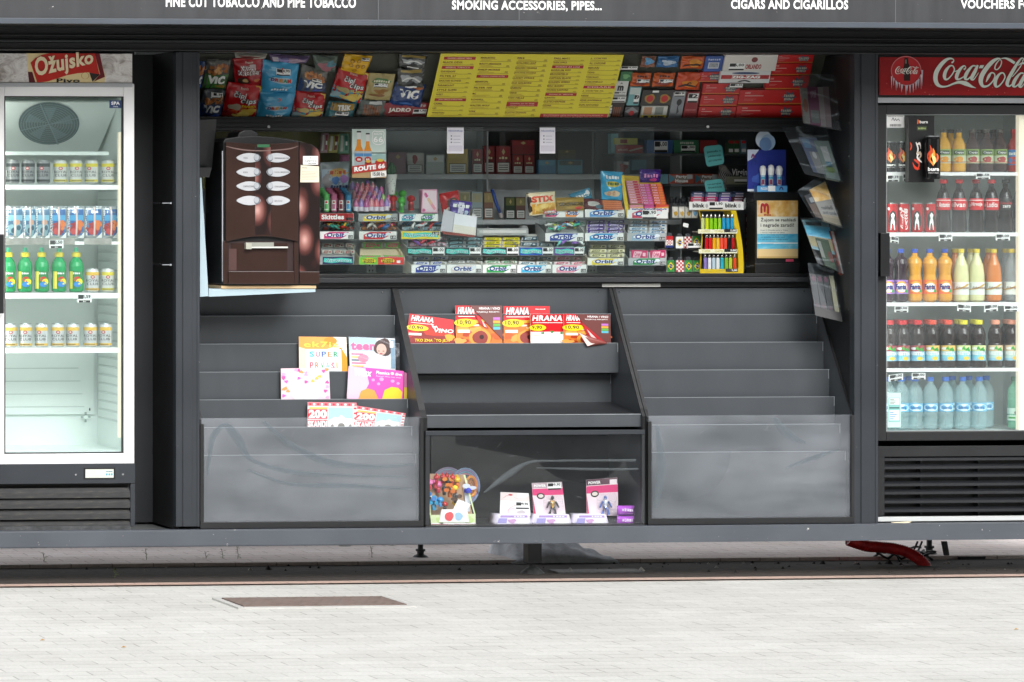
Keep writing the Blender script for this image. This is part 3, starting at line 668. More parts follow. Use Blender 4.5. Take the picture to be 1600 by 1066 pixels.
g = G(1506, 874); mb = MB(); mb.box(g.x - .05, g.x + .09, g.y - .05, g.y + .06, 0.004, .018, CAB); tag(mb.build('ground_plate'), 'small flat black plate on the ground beside the metal strap', 'plate')
STONE = mottled('pale_stone', [(.3, 'a09d96'), (.7, 'cfccc6')], 30, 5, .9, bump=.3)
def rock(px, py, r, label, k):
    g = G(px, py); mb = MB(); rn = random.Random(k); vs = []; seg = 9
    for j in range(6):
        for i in range(seg):
            a = 6.283 * i / seg; b = math.pi * j / 5; q = r * (1 + rn.uniform(-.18, .18)); vs.append((g.x + q * 1.4 * math.sin(b) * math.cos(a), g.y + q * math.sin(b) * math.sin(a), max(.004, .5 * r + q * .6 * -math.cos(b))))
    mb.add(vs, [(j * seg + i, j * seg + (i + 1) % seg, (j + 1) * seg + (i + 1) % seg, (j + 1) * seg + i) for j in range(5) for i in range(seg)], STONE, False)
    tag(mb.build('stone'), label, 'stone', 'loose stones under the kiosk')
rock(539, 860, .030, 'largest pale stone lying by the rough kerb', 1); rock(600, 860, .020, 'small pale stone left of the two near the kerb', 2); rock(613, 859.5, .022, 'pale stone right of the small one near the kerb', 3)
LEAF = C('6d7a3f', .7)
for k, (px, py, h) in enumerate(((68, 885, .07), (228, 882, .08), (321, 880, .06), (347, 879, .07), (371, 880, .085), (580, 878, .08), (179, 904, .05))):
    g = G(px, py); mb = MB(); rn = random.Random(k + 30)
    mb.tube([(g.x, g.y, 0), (g.x + .004, g.y, h * .5), (g.x - .003, g.y, h)], .0016, LEAF, 5)
    for i in range(9):
        z = h * (.2 + .09 * i); a = rn.uniform(0, 6.28); L = rn.uniform(.008, .018); c, s_ = math.cos(a), math.sin(a)
        mb.add([(g.x, g.y, z), (g.x + L * c - .003 * s_, g.y + L * s_ + .003 * c, z + .005), (g.x + 1.5 * L * c, g.y + 1.5 * L * s_, z + .001), (g.x + L * c + .003 * s_, g.y + L * s_ - .003 * c, z + .003)], [(0, 1, 2, 3)], LEAF)
    tag(mb.build('weed'), '%s weed from the left growing out of the paving under the kiosk' % NTH[(0, 2, 3, 4, 5, 6, 1)[k]], 'weed', 'weeds growing under the kiosk')
DEB = C('2c2824', .9)
mb = MB(); rn = random.Random(5)
for i in range(150):
    g = G(rn.uniform(-20, 1620), (rn.uniform(881, 884) if i % 3 else rn.uniform(882, 897))); r = rn.uniform(.003, .013) * (1 if i % 9 else 1.8); m_ = DEB if rn.random() < .75 else STONE
    vs = [(g.x + r * math.cos(k * 1.2566) * rn.uniform(.6, 1.3), g.y + r * math.sin(k * 1.2566), .004) for k in range(5)] + [(g.x, g.y, .004 + r)]
    mb.add(vs, [(k, (k + 1) % 5, 5) for k in range(5)], m_)
tag(mb.build('debris', origin=(0, 0, 0)), 'scattered grit and crumbs along the ground under the kiosk', 'debris', kind='stuff')

# dry bits on the paving in front
DRY = C('b08a4a', .8)
for k, (px, py) in enumerate(((193, 1013), (1588, 985), (66, 1002))):
    g = G(px, py); mb = MB(); r = .011; mb.add([(g.x - r, g.y, .003), (g.x, g.y - r * .6, .006), (g.x + r * 1.2, g.y + .002, .004), (g.x + .002, g.y + r * .7, .009)], [(0, 1, 2, 3)], DRY)
    tag(mb.build('dry_leaf'), ('tiny dry leaf on the paving below the access cover\'s left end', 'tiny dry leaf on the paving at the far right edge', 'tiny dry leaf on the paving near the left edge')[k], 'leaf')
# ================================================================== LOGO STROKES (traced, u right / v up, 0..1)
_LS = [
 [(470,188,26),(497,160,16),(484,128,18),(430,122,34),(365,152,52),(285,235,64),(225,340,70),(212,440,68),(242,520,58),(310,556,34),(400,548,24),(500,508,30),(590,488,46),(690,510,68),(775,552,34),(845,576,4)],
 [(478,185,4),(470,178,40),(464,174,4)],
 [(500,262,22),(478,232,20),(430,242,30),(375,310,50),(352,388,54),(366,440,38),(408,436,24),(470,370,20),(506,300,20),(500,262,20)],
 [(498,318,10),(530,318,14),(556,300,8)],
 [(655,292,30),(684,262,16),(660,232,20),(610,270,40),(560,345,56),(540,420,52),(575,442,28),(640,410,18),(690,366,14)],
 [(840,236,22),(790,236,26),(730,300,46),(688,370,56),(676,428,44),(712,442,24),(780,380,18),(838,290,16)],
 [(872,222,30),(832,310,52),(790,390,56),(776,435,46),(812,440,20),(885,338,8)],
 [(1230,122,14),(1180,120,34),(1105,165,58),(1015,260,68),(940,375,72),(918,470,68),(950,545,44),(1020,545,28),(1090,490,22),(1136,410,20),(1130,352,18),(1080,342,24),(1040,400,44),(1000,485,8)],
 [(1215,132,12),(1160,200,20),(1138,270,20),(1172,290,18),(1222,240,18),(1244,170,16),(1222,128,12)],
 [(1240,118,12),(1300,112,24),(1370,138,44),(1450,188,42)],
 [(1290,372,22),(1268,342,20),(1220,352,30),(1165,420,50),(1142,498,54),(1156,550,38),(1198,546,24),(1260,480,20),(1296,410,20),(1290,372,20)],
 [(1572,155,22),(1588,122,16),(1556,112,22),(1495,185,40),(1425,300,52),(1355,425,56),(1330,515,52),(1370,545,24),(1440,480,14)],
 [(1578,150,10),(1545,230,16),(1480,320,16),(1410,400,12)],
 [(1590,346,22),(1540,346,26),(1480,410,46),(1438,480,56),(1426,538,44),(1462,552,24),(1530,490,18),(1588,400,16)],
 [(1622,332,30),(1582,420,52),(1540,500,56),(1526,545,46),(1562,550,20),(1650,430,8)],
 [(1500,225,8),(1560,190,30),(1640,185,34),(1700,150,8)]]
def logo(mb, surf, u0, v0, u1, v1, m, lay=2, n=5):
    W, H = 1530 - 0, 480
    su = (u1 - u0) / 1510; sv = (v1 - v0) / H
    s2 = lambda u, v, o=0: surf(u0 + (u - 180) * su, v0 + (580 - v) * sv, o)
    for k, st in enumerate(_LS): mb.ribbon(s2, st, m, lay + k * .15, n)
    mb.pol(s2, [(910, 222), (972, 222), (950, 270), (888, 270)], m, lay)
# ================================================================== FRIDGES
def drink(name, label, cat, group, cx, cy, z0, parts_fn):
    root = empty(name, (cx, cy, z0), label, cat, group); parts_fn(root, cx, cy, z0); return root
def shelf_f(par, px0, px1, py0, py1, yb, m=WHITE):
    mb = MB(); Y = .11; xa, xb = X(px0, Y), X(px1, Y)
    mb.box(xa, xb, Y, Y + .006, Z(py1, Y), Z(py0, Y), m)
    z = Z(py0 + 2, Y)
    for k in range(20): y = Y + .01 + k * .021; mb.box(xa, xb, y, y + .004, z - .004, z, m)
    for k in range(6): x = xa + (xb - xa) * (k + .5) / 6; mb.box(x - .002, x + .002, Y + .006, Y + .42, z - .009, z - .0045, m)
    return mb.build('shelf', par, .001)
def tag_f(par, px0, py0, px1, py1, t, tilt=0):
    mb = MB(); s = S_quad((px0, py0 - tilt), (px1, py0 + tilt), (px1, py1 + tilt), (px0, py1 - tilt), .104); mb.slab(s, .002, Wt)
    mb.rect(s, .03, .42, .97, .97, Gy if 0 else C('d9dadb'), 1); mb.rect(s, .05, .45, .4, .94, Bk, 2); mb.txt(s, t, .36, .48, .92, .92, Bk, 3, .03); mb.rect(s, .1, .02, .9, .28, Bk, 2); mb.txt(s, 'kn', .4, .06, .6, .24, Wt, 3, .02)
    return mb.build('price_tag', par)
# ---------- left fridge (white door frame)
fl = empty('drinks_fridge', (X(100, .3), .3, zB1), 'tall drinks fridge with white door frame and beer banner on top', 'fridge')
YD = .06
xl0, xl1 = X(-14, YD), X(210, YD)
zt, zb = Z(133, YD), Z(721, YD)
mb = MB(); yb = .54
xi = X(189, .11)
mb.box(xl0 + .02, xi + .0, yb, yb + .02, zb, zt, INNER); mb.box(xl0 + .001, xl0 + .02, .125, yb, zb, zt, INNER); mb.box(xi, xl1 - .012, .09, yb, zb, zt, INNER)
mb.box(xl0 + .02, xi, .09, yb, zt - .03, zt, INNER); mb.box(xl0 + .02, xi, .09, yb, zb, Z(700, .12), INNER); mb.build('liner', fl)
# rear duct panel and side rails
mb = MB(); s0 = S_flat(-5, 282, 147, 648, yb - .018); mb.slab(s0, .015, INNER)
for k in range(4): mb.rect(s0, .0, .03 + k * .055, .9 - k * .02, .034 + k * .055, C('b8c4c2', .5), 1)
mb.ell(s0, .955, .02, .008, .007, Bk, 1, 10)
mb.build('duct_panel', fl)
for k in range(30):
    py = 258 + k * 13.6
    mb = MB(); z = Z(py, .3); mb.box(xi - .006, xi - .0005, .13 + .0, .50, z - .004, z + .004, C('c2ccca', .5)); mb.build('shelf_rail', fl)
mb = MB(); mb.tube([(X(2.5, .105), .106, Z(700, .1)), (X(2.5, .105), .106, Z(160, .1))], .011, FILL_TUBE, 10); mb.build('emitter', fl)  # unseen tube behind the door frame, added to brighten the shelves
mb = MB(); mb.box(xi - .012, xi - .0008, .100, .128, Z(680, .11), Z(208, .11), TUBE2); mb.build('light_tube', fl)
mb = MB(); s = S_flat(125, 644, 142, 660, yb - .02)
g = C('8a9896', .4); mb.rect(s, .4, 0, .6, 1, g, 6); mb.rect(s, .05, .45, .95, .6, g, 7); mb.ell(s, .5, .5, .2, .2, INNER, 8); mb.build('drain_valve', fl)
# fan housing tilting out of the top rear corner
mb = MB(); s = S_quad((-10, 160), (186, 160), (150, 243), (-10, 243), lambda px, py: .16 + (py - 160) / 83 * .30); mb.slab(s, .01, INNER)
ring = lambda rad, w, m, lay: mb.ribbon(s, [(.50 + rad * .9 * math.cos(t * .2618), .60 + rad * math.sin(t * .2618), w) for t in range(25)], m, lay, 2)
s = S_quad((29, 160), (124, 160), (124, 226), (29, 226), lambda px, py: .155 + (py - 160) / 83 * .30)
mb.ell(s, .5, .5, .5, .5, C('55686b', .5), 1, 36)
for t in range(5): a = t * 1.2566; mb.pol(s, [(.5 + .04 * math.cos(a), .5 + .04 * math.sin(a)), (.5 + .4 * math.cos(a), .5 + .4 * math.sin(a)), (.5 + .4 * math.cos(a + .55), .5 + .4 * math.sin(a + .55)), (.5 + .25 * math.cos(a + .5), .5 + .25 * math.sin(a + .5))], C('6d8285', .4), 2)
for k in range(10):
    rd = .06 + k * .045
    mb.ribbon(s, [(.5 + rd * math.cos(t * .2618), .5 + rd * math.sin(t * .2618), .009) for t in range(25)], C('7d9194', .4), 8, 2)
for a in (0, 1.57, 3.14, 4.71): mb.ribbon(s, [(.5, .5, .02), (.5 + .5 * math.cos(a + .3), .5 + .5 * math.sin(a + .3), .02)], C('7d9194', .4), 10, 2)
mb.build('fan_grille', fl)
mb = MB(); mb.pbox(-8, 237, 170, 242.5, .14, .05, C('d2dcd8', .4)); mb.build('drip_rail', fl)
# shell + header
mb = MB(); mb.box(xl0 - .012, xl0, .07, .66, zB1 + .02, Z(84, .05), DARK); mb.box(X(204, .09), X(207.5, .09), .09, .66, zb, Z(84, .05), DARK); mb.box(xl0, X(204, .09) - .001, .562, .66, zB1 + .02, Z(84, .05), DARK)
mb.box(xl0, X(204, .09) - .001, .09, .56, zt + .001, zt + .006, DARK); mb.build('shell', fl)
ICE = mottled('printed_ice', [(.3, '8a7c74'), (.45, 'cfc8c4'), (.6, 'ece9e6'), (.75, 'b5aca6')], 13, 4, .35, (1, 1, 1.4), dist=1.4)
mb = MB(); mb.pbox(-14, 84, 206.5, 129, .05, .04, ICE); s = S_flat(0, 84, 206.5, 129, .05)
q = lambda x, y: (x / 1502, 1 - (y - 55) / 335)
mb.pol(s, [q(300, 56), q(1120, 56), q(1195, 300), q(1190, 388), q(330, 388)], C('ecd6a2', .35), 1)
mb.pol(s, [q(1075, 56), q(1130, 56), q(1190, 322), q(1060, 378), q(1135, 292)], C('6e1822', .35), 3.5)
mb.pol(s, [q(315, 268), q(365, 268), q(400, 388), q(330, 388)], C('5a1520', .35), 3)
top = [(345, 165), (400, 110), (470, 75), (560, 56), (700, 56), (850, 56), (980, 56), (1075, 56)]; bot = [(420, 388), (450, 388), (540, 376), (640, 345), (760, 305), (880, 282), (1000, 272), (1128, 298)]
for k in range(7): mb.pol(s, [q(*bot[k]), q(*bot[k + 1]), q(*top[k + 1]), q(*top[k])], C('c2281f', .35), 4)
st = S_pts(s(*q(383, 132)), s(*q(1052, 40)), s(*q(1058, 214)), s(*q(405, 392)))
mb.txt(st, 'Ožujsko', 0, .0, 1, 1.12, C('f3e2bd', .35), 14, .035)
mb.txt(s, 'Pivo', q(640, 0)[0], -.0 + .005, q(905, 0)[0], .14, Bk, 4, .03)
mb.pol(s, [q(1012, 275), q(1130, 295), q(1048, 378)], C('2a2422', .4), 5)
mb.ribbon(s, [(q(965, 0)[0] + .028 * math.cos(t * .5236), .24 + .11 * math.sin(t * .5236), .004) for t in range(13)], C('c08a4a', .4), 4, 2)
hd = mb.build('header_panel', fl)
mb = MB(); mb.pbox(-14, 129.5, 207, 136, .045, .045, ALU); mb.build('header_rail', fl, .001)
# door
door = bpy.data.objects.new('door', None); COL.objects.link(door); door.parent = fl; door.location = Vector((xl1, YD, zb)) - fl.location
mb = MB(); fw = X(210, YD) - X(193, YD); zf0 = Z(704, YD); zf1 = Z(153, YD)
xg1 = X(193, YD); xg0 = X(7, YD)
mb.box(xg1, xl1, YD, YD + .03, zb, zt, WHITE); mb.box(xl0, xg0, YD, YD + .03, zb, zt, WHITE)
mb.box(xg0, xg1, YD, YD + .03, zf1, zt, WHITE); mb.box(xg0, xg1, YD, YD + .03, zb, zf0, WHITE); mb.build('frame', door, .004)
mb = MB(); g_ = .004
mb.box(xg0 - .0, xg0 + g_, YD - .001, YD + .029, zf0, zf1, Bk); mb.box(xg1 - g_, xg1, YD - .001, YD + .029, zf0, zf1, Bk); mb.box(xg0 + g_, xg1 - g_, YD - .001, YD + .029, zf1 - g_, zf1, Bk); mb.box(xg0 + g_, xg1 - g_, YD - .001, YD + .029, zf0, zf0 + g_, Bk); mb.build('gasket', door)
mb = MB(); mb.box(xg0 + g_, xg1 - g_, YD + .014, YD + .018, zf0 + g_, zf1 - g_, FGLASS); mb.build('glass', door)
mb = MB(); mb.pbox(-12, 366, 6.5, 490, YD - .045, .018, BLK2); mb.pbox(-10, 372, 5, 384, YD - .027, .026, BLK2); mb.pbox(-10, 472, 5, 484, YD - .027, .026, BLK2); mb.build('handle', door, .004)
mb = MB(); s = S_flat(171, 157, 190, 169, YD + .013); mb.slab(s, .0008, C('25406e')); mb.txt(s, 'SPA', .15, .42, .85, .85, Wt, 1, .04); mb.txt(s, 'COOL', .3, .12, .7, .28, Wt, 1, .01); mb.build('sticker', door)
# lower panel with louvres
mb = MB(); mb.pbox(-14, 725, 211, 756, .05, .03, ANT); mb.pbox(204, 756.5, 211, 823, .05, .03, ANT)
s = S_flat(0, 725, 211, 756, .05)
for u in (.56, .91): mb.ell(s, u, .45, .008, .05, CHROME, 1, 8)
vp = mb.build('grille_panel', fl, .001)
mb = MB(); s = S_flat(131, 731, 180, 749, .048); mb.slab(s, .003, BLK2); mb.rect(s, .05, .12, .95, .88, C('c9cdc2', .4), 1); mb.rect(s, .37, .35, .62, .75, C('e2e0d0', .3), 2); mb.txt(s, 'COOLING', .7, .62, .92, .72, C('3d7d94'), 2, .01)
for k in range(3): mb.ell(s, .73 + .08 * k, .42, .03, .1, C('59a6bd'), 2, 10)
mb.ell(s, .13, .7, .03, .09, Wt, 2, 10); mb.build('thermostat', fl)
DUST = mottled('dusty_louvre', [(.35, '2a2b2d'), (.6, '363635'), (.8, '5c564d')], 18, 7, .7, (1, 1, 5))
def louvres(par, px0, px1, rows, hgt, Y, m, dp=.02):
    for py in rows:
        mb = MB(); xa, xb = X(px0, Y), X(px1, Y); z = Z(py, Y); h = .0031 * hgt
        pts = [(Y, z - h), (Y, z - h * .45), (Y + dp, z), (Y + dp + .003, z), (Y + .003, z - h * .5), (Y + .003, z - h)]
        n = len(pts); vs = [(xa, a, b) for a, b in pts] + [(xb, a, b) for a, b in pts]
        mb.add(vs, [tuple(range(n)), tuple(reversed(range(n, 2 * n)))] + [(i, i + n, (i + 1) % n + n, (i + 1) % n) for i in range(n)], m); mb.build('louvre', par)
louvres(vp, -14, 203.5, (758, 774, 791, 808), 15, .052, DUST)
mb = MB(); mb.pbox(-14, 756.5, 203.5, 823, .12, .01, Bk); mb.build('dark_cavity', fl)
mb = MB(); mb.pbox(-14, 822.5, 204, 829, .04, .1, FOOT); mb.build('plinth', fl)
SH = []
for py0, py1 in ((289.5, 297), (377, 382), (456.5, 465), (541, 549)): shelf_f(fl, -6, 186, py0, py1, yb)
mb = MB(); s = S_quad((6, 372), (185, 372), (185, 382), (6, 382), .108)
tray = mottled('dirty_tray', [(.3, '77746e'), (.7, 'aaa8a2')], 12, 5, .7); mb.rect(s, 0, 0, .62, 1, tray, 1); mb.rect(s, .70, 0, .94, .95, tray, 1); mb.build('stock_tray', fl)
tag_f(fl, 77, 375, 99, 388, '2,50'); tag_f(fl, 121, 460, 143, 473, '5,59')

def can(col_a, col_b, txt_c, r=.0325, h=.115):
    """returns builder of a drinks can: tapered shoulders, rim, printed body"""
    def f(root, cx, cy, z0):
        mb = MB(); A = C(col_a, .3, .25)
        mb.lathe(cx, cy, [(r * .8, z0), (r, z0 + .007), (r, z0 + h * .86), (r * .86, z0 + h * .95), (r * .83, z0 + h * .965)], A, 22)
        s = S_cyl(cx, cy, r, z0 + .007, z0 + h * .86)
        B = C(col_b, .35)
        mb.rect(s, 0, .8, 1, .98, B, 1, 12); mb.rect(s, 0, .02, 1, .14, B, 1, 12); mb.rect(s, .02, .3, .2, .62, C('e9ecec', .3, .1), 1, 4)
        mb.ell(s, .56, .72, .1, .09, C('a33b44'), 2, 14); mb.ell(s, .56, .72, .06, .05, C('d9b8b4'), 3, 10)
        mb.txt(s, 'ROYAL', .22, .47, .92, .6, C(txt_c), 2, .01); mb.txt(s, 'CLUB', .27, .29, .87, .42, C(txt_c), 2, .01)
        mb.txt(s, 'BITTER LEMON', .3, .055, .8, .11, C(txt_c), 3, 0)
        mb.build('body', root)
        mb = MB(); mb.lathe(cx, cy, [(r * .83, z0 + h * .965), (r * .87, z0 + h * .985), (r * .84, z0 + h), (r * .78, z0 + h * .97), (0.0001, z0 + h * .965)], C('b5babb', .3, .9), 22); mb.build('lid', root)
    return f
def row(name, cat, items, zrow, Y, fn_of, lab, group):
    """items: (px, kind); same-kind items are copies of the first one"""
    proto = {}
    for i, (px, k) in enumerate(items):
        c = P(px, 400, Y); L = lab(i, k)
        if k in proto:
            dup(proto[k], (c.x, Y, zrow), L, R(random.uniform(-28, 28)) if name == 'drinks_can' else R(random.uniform(-9, 9)))
        else:
            proto[k] = drink(name, L, cat, group, c.x, Y, zrow, fn_of(k))
YC = .17
zs = [Z(287.5, YC), Z(373, YC), Z(455, YC), Z(540, YC)]
grey = can('8d9092', '33373a', '22262a'); gold = can('cdd0cc', 'cfc23c', '454a4c'); gold2 = can('c9ccce', 'd9b24a', '4a4640')
row('drinks_can', 'can', [(20, 0), (44, 0), (68, 0), (94, 1), (118, 1), (143, 1), (168, 1)], zs[0], YC, lambda k: (grey, gold)[k],
    lambda i, k: '%s drinks can, %s from the left on the white fridge\'s top shelf' % (('dark grey', 'yellow topped')[k], NTH[i]), 'cans in the white fridge')
row('drinks_can', 'can', [(144, 2), (168, 1)], zs[2], YC, lambda k: (grey, gold, gold2)[k],
    lambda i, k: ('pale drinks can directly right of the green bottles', 'yellow can at the right end of the green bottle shelf')[i], 'cans in the white fridge')
row('drinks_can', 'can', [(16, 2), (40, 2), (65, 2), (90, 2), (114, 2), (141, 2), (165, 2)], zs[3], YC, lambda k: gold2,
    lambda i, k: 'gold drinks can, %s from the left on the white fridge\'s lowest shelf' % NTH[i], 'cans in the white fridge')
# green squeeze-top bottles
GP = plastic('green_bottle', '1fa561', .82); GPC = C('54c9a0', .3)
def gbottle(root, cx, cy, z0):
    mb = MB(); k = .115 / .0368 * .001 * 1.0
    H = .214; r = .0355
    pr = [(r * .8, 0), (r, .008), (r, .055), (r * .9, .075), (r * .93, .09), (r, .105), (r * 1.0, .125), (r * .88, .145), (r * .5, .166), (r * .46, .172)]
    mb.lathe(cx, cy, [(a, z0 + b) for a, b in pr], GP, 22)
    s = S_cyl(cx, cy, lambda v: r * (1.0 if v < .5 else .97), z0 + .012, z0 + .105)
    mb.rect(s, .22, .05, .8, .95, C('2a7a48', .3), 1.5, 8, 4); mb.rect(s, .24, .05, .42, .95, C('e6d94b', .3), 2.5, 3, 4); mb.txt(s, 'LIMUNADA', .27, .1, .38, .9, C('35843a'), 3.2, .0) if 0 else None
    mb.ell(s, .62, .55, .15, .13, C('cf3322', .3), 3.5, 16); mb.ell(s, .72, .42, .15, .15, C('f0e22e', .3), 4.2, 16); mb.ell(s, .62, .28, .16, .14, C('2e7fc8', .3), 4.8, 16)
    mb.txt(s, 'JUPI', .45, .8, .75, .9, Wt, 4, .02)
    mb.build('body', root)
    mb = MB(); mb.lathe(cx, cy, [(r * .60, z0 + .170), (r * .62, z0 + .176), (r * .60, z0 + .19), (r * .3, z0 + .194)], C('e2d03c', .35), 18); mb.build('collar', root)
    mb = MB(); mb.lathe(cx, cy, [(r * .3, z0 + .19), (r * .3, z0 + .207), (r * .26, z0 + .215), (r * .0, z0 + .216)], GPC, 14); mb.build('spout_cap', root)
row('squeeze_bottle', 'bottle', [(13, 0), (39, 0), (65, 0), (92, 0), (119, 0)], zs[2], YC + .01, lambda k: gbottle,
    lambda i, k: 'green squeeze-top lemonade bottle, %s from the left in the white fridge' % NTH[i], 'green bottles in the white fridge')
# foil juice pouches
def pouch(a, b, kind):
    def f(): pass
    mb = MB(); Y = YC + .01
    base = S_flat(a, 322, b, 373, Y); s = S_bag(base, .018, a, .001)
    FOIL = C('c3ccd0', .25, .6)
    mb.bag(s, base, FOIL, 8, 10)
    c1 = '2b5f9c' if kind else '3c6a8c'
    mb.rect(s, .04, .1, .88, .9, C(c1, .3), 1, 6, 6)
    mb.rect(s, .06, .55, .86, .72, C('4f9cc9' if kind else '7fb4cc', .3), 2, 6, 2)
    if kind:
        mb.ell(s, .42, .33, .38, .2, C('9e2f31', .3), 3, 16, 2, .12); mb.ell(s, .68, .42, .17, .16, C('d8763c', .3), 4, 12, 1, .2); mb.ell(s, .3, .22, .16, .1, C('c4484a', .3), 5, 12)
    else:
        mb.ell(s, .5, .3, .36, .2, C('7fa5b0', .3), 3, 16, 2, .15); mb.ell(s, .4, .25, .13, .09, C('2c4c60', .3), 4, 12); mb.ell(s, .66, .33, .12, .08, C('35586b', .3), 5, 12); mb.ell(s, .55, .5, .2, .08, C('c99a80', .3), 5, 12)
    mb.rect(s, .42, .08, .52, .97, C('d9c4c0', .35), 6, 1, 8); mb.txt(S_pts(s(.03, .1, 0), s(.03, .9, 0), s(.14, .9, 0), s(.14, .1, 0)), 'MULTIVITAMIN', 0, 0, 1, 1, Wt, 9, .02)
    mb.pol(s, [(.6, .02), (.92, .02), (.92, .2)], C('e6eaea', .3), 6)
    return mb
pg = [(8, 38, 0), (36, 57, 0), (55, 79, 0), (78, 105, 1), (105, 133, 1), (133, 161, 1), (161, 185, 1)]
for i, (a, b, k) in enumerate(pg):
    tag(pouch(a, b, k).build('juice_pouch'), '%s foil juice pouch, %s from the left in the white fridge' % (('grey blue', 'red and blue')[k], NTH[i]), 'juice pouch', 'juice pouches in the white fridge')

# ---------- right fridge (black door frame)
fr_ = empty('drinks_fridge', (X(1510, .3), .3, zB1), 'tall drinks fridge with black door frame and red soda banner on top', 'fridge')
xr0, xr1 = X(1370, YD), X(1648, YD); zt, zb = Z(162, YD), Z(693, YD)
xi0, xi1 = X(1384, .11), X(1640, .11)
mb = MB()
mb.box(xi0, xi1, yb, yb + .02, zb, zt, INNER2); mb.box(xr0 + .004, xi0, .125, yb, zb, zt, INNER2); mb.box(xi1, xr1 - .004, .09, yb, zb, zt, INNER2)
mb.box(xi0, xi1, .09, yb, zt - .02, zt, INNER2); mb.box(xi0, xi1, .09, yb, zb, Z(677, .12), INNER2); mb.build('liner', fr_)
for k in range(20):
    mb = MB(); z = Z(200 + k * 24, .3); mb.box(xi1 - .006, xi1 - .0005, .15, .50, z - .004, z + .004, C('c2ccca', .5)); mb.build('shelf_rail', fr_)
mb = MB(); mb.box(xr0 - .004, xr0 + .002, .07, .66, zB1 + .03, Z(88, .05), BLK2); mb.box(xr1, xr1 + .012, .07, .66, zB1 + .03, Z(88, .05), BLK2); mb.box(xr0 + .003, xr1 - .001, .562, .66, zB1 + .03, Z(88, .05), BLK2); mb.build('shell', fr_)
RB = mottled('red_banner', [(.35, '8e0b11'), (.6, 'a81118'), (.8, '9a0e15')], 3, 3, .3)
mb = MB(); mb.pbox(1370, 84, 1648, 152, .055, .03, BLK2); mb.pbox(1374, 90, 1648, 149, .045, .009, RB)
s = S_flat(1440, 80, 1600, 155, .045)
lg = lambda u, v, o=0: s(u, v, o)
logo(mb, s, .114, 1 - 584 / 750, 1.06, 1 - 104 / 750, C('23060a', .4), 1, 6) if 0 else None
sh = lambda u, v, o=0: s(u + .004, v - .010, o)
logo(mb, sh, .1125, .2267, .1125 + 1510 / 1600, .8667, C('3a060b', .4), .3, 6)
logo(mb, s, .1125, .2267, .1125 + 1510 / 1600, .8667, C('e8efe4', .35), 4, 6)
sd_ = S_flat(1370, 80, 1450, 155, .045)
q = lambda x, y: (x / 1137, 1 - y / 1066)
mb.ell(sd_, .565, .60, .285, .30, C('c32a30', .3), 1, 40); mb.ribbon(sd_, [q(650 + 330 * math.cos(t * .3), 440 + 320 * math.sin(t * .3)) + (.014,) for t in range(1, 22)], C('d98c8e', .3), 2, 2)
mb.pol(sd_, [q(610, 150), q(690, 150), q(700, 270), q(745, 380), q(735, 660), q(600, 660), q(590, 380), q(610, 270)], C('2c1a14', .3), 3)
mb.pol(sd_, [q(628, 190), q(655, 190), q(655, 280), q(628, 280)], C('7d8f84', .3), 4)
logo(mb, sd_, q(400, 0)[0], q(0, 515)[1], q(920, 0)[0], q(0, 340)[1], C('f2ece4', .35), 5, 3)
for k, (x, y0_, y1_) in enumerate(((320, 560, 850), (365, 600, 780), (420, 660, 890), (448, 690, 830), (495, 700, 830), (540, 740, 920), (560, 740, 860), (640, 760, 985), (665, 760, 900), (730, 755, 950), (800, 730, 930), (860, 680, 880), (885, 650, 790), (920, 620, 830), (975, 520, 860), (1000, 420, 790))):
    w = 14 + (k * 7) % 14; mb.pol(sd_, [q(x - w, y0_), q(x + w, y0_), q(x + w * .4, (y0_ + y1_) / 2), q(x, y1_), q(x - w * .5, (y0_ + y1_) / 2)], C('c9bcc8' if k % 2 else 'e2dae2', .3), 6 + (k % 3) * .4)
rb = random.Random(3)
for k in range(26):
    u, v = rb.random(), rb.random(); sss = S_flat(1374, 90, 1648, 149, .045); mb.ell(sss, u, v * .35, .003 * rb.uniform(.5, 1.3), .014 * rb.uniform(.5, 1.3), C('cf6a6c', .2), .2, 8)
mb.build('header_panel', fr_)
mb = MB(); mb.pbox(1367, 153, 1648, 161, .05, .03, ALU); mb.build('header_rail', fr_, .001)
door = bpy.data.objects.new('door', None); COL.objects.link(door); door.parent = fr_; door.location = Vector((xr0, YD, zb)) - fr_.location
xg0, xg1 = X(1385, YD), X(1634, YD); zf0, zf1 = Z(678, YD), Z(177, YD)
mb = MB(); mb.box(xr0, xg0, YD, YD + .03, zb, zt, BLK); mb.box(xg1, xr1, YD, YD + .03, zb, zt, BLK); mb.box(xg0, xg1, YD, YD + .03, zf1, zt, BLK); mb.box(xg0, xg1, YD, YD + .03, zb, zf0, BLK)
mb.build('frame', door, .004)
mb = MB(); e = C('8c9090', .4)
mb.box(xg0, xg0 + .003, YD + .002, YD + .029, zf0, zf1, e); mb.box(xg0 + .003, xg1, YD + .002, YD + .029, zf0, zf0 + .003, e); mb.box(xg0 + .003, xg1, YD + .002, YD + .029, zf1 - .003, zf1, e); mb.build('gasket', door)
mb = MB(); mb.box(xg0 + .003, xg1, YD + .014, YD + .018, zf0 + .003, zf1 - .003, FGLASS2); mb.build('glass', door)
mb = MB(); mb.pbox(1376, 364, 1390.5, 432, YD - .04, .016, BLK2); mb.pbox(1374, 364, 1388, 372, YD - .024, .023, BLK2); mb.pbox(1374, 424, 1388, 432, YD - .024, .023, BLK2); mb.build('handle', door, .003)
mb = MB(); s = S_flat(1385.5, 180, 1413, 199.5, YD + .012); mb.slab(s, .001, Wt); mb.txt(s, 'ENERGETSKI RAZRED', .06, .84, .94, .93, Bk, 1, .0)
mb.ribbon(s, [(.28, .55, .03), (.36, .78, .03), (.42, .55, .03), (.5, .72, .03), (.56, .55, .03), (.66, .7, .03), (.72, .52, .03)], Bk, 1, 5)
rb = random.Random(9); u = .18
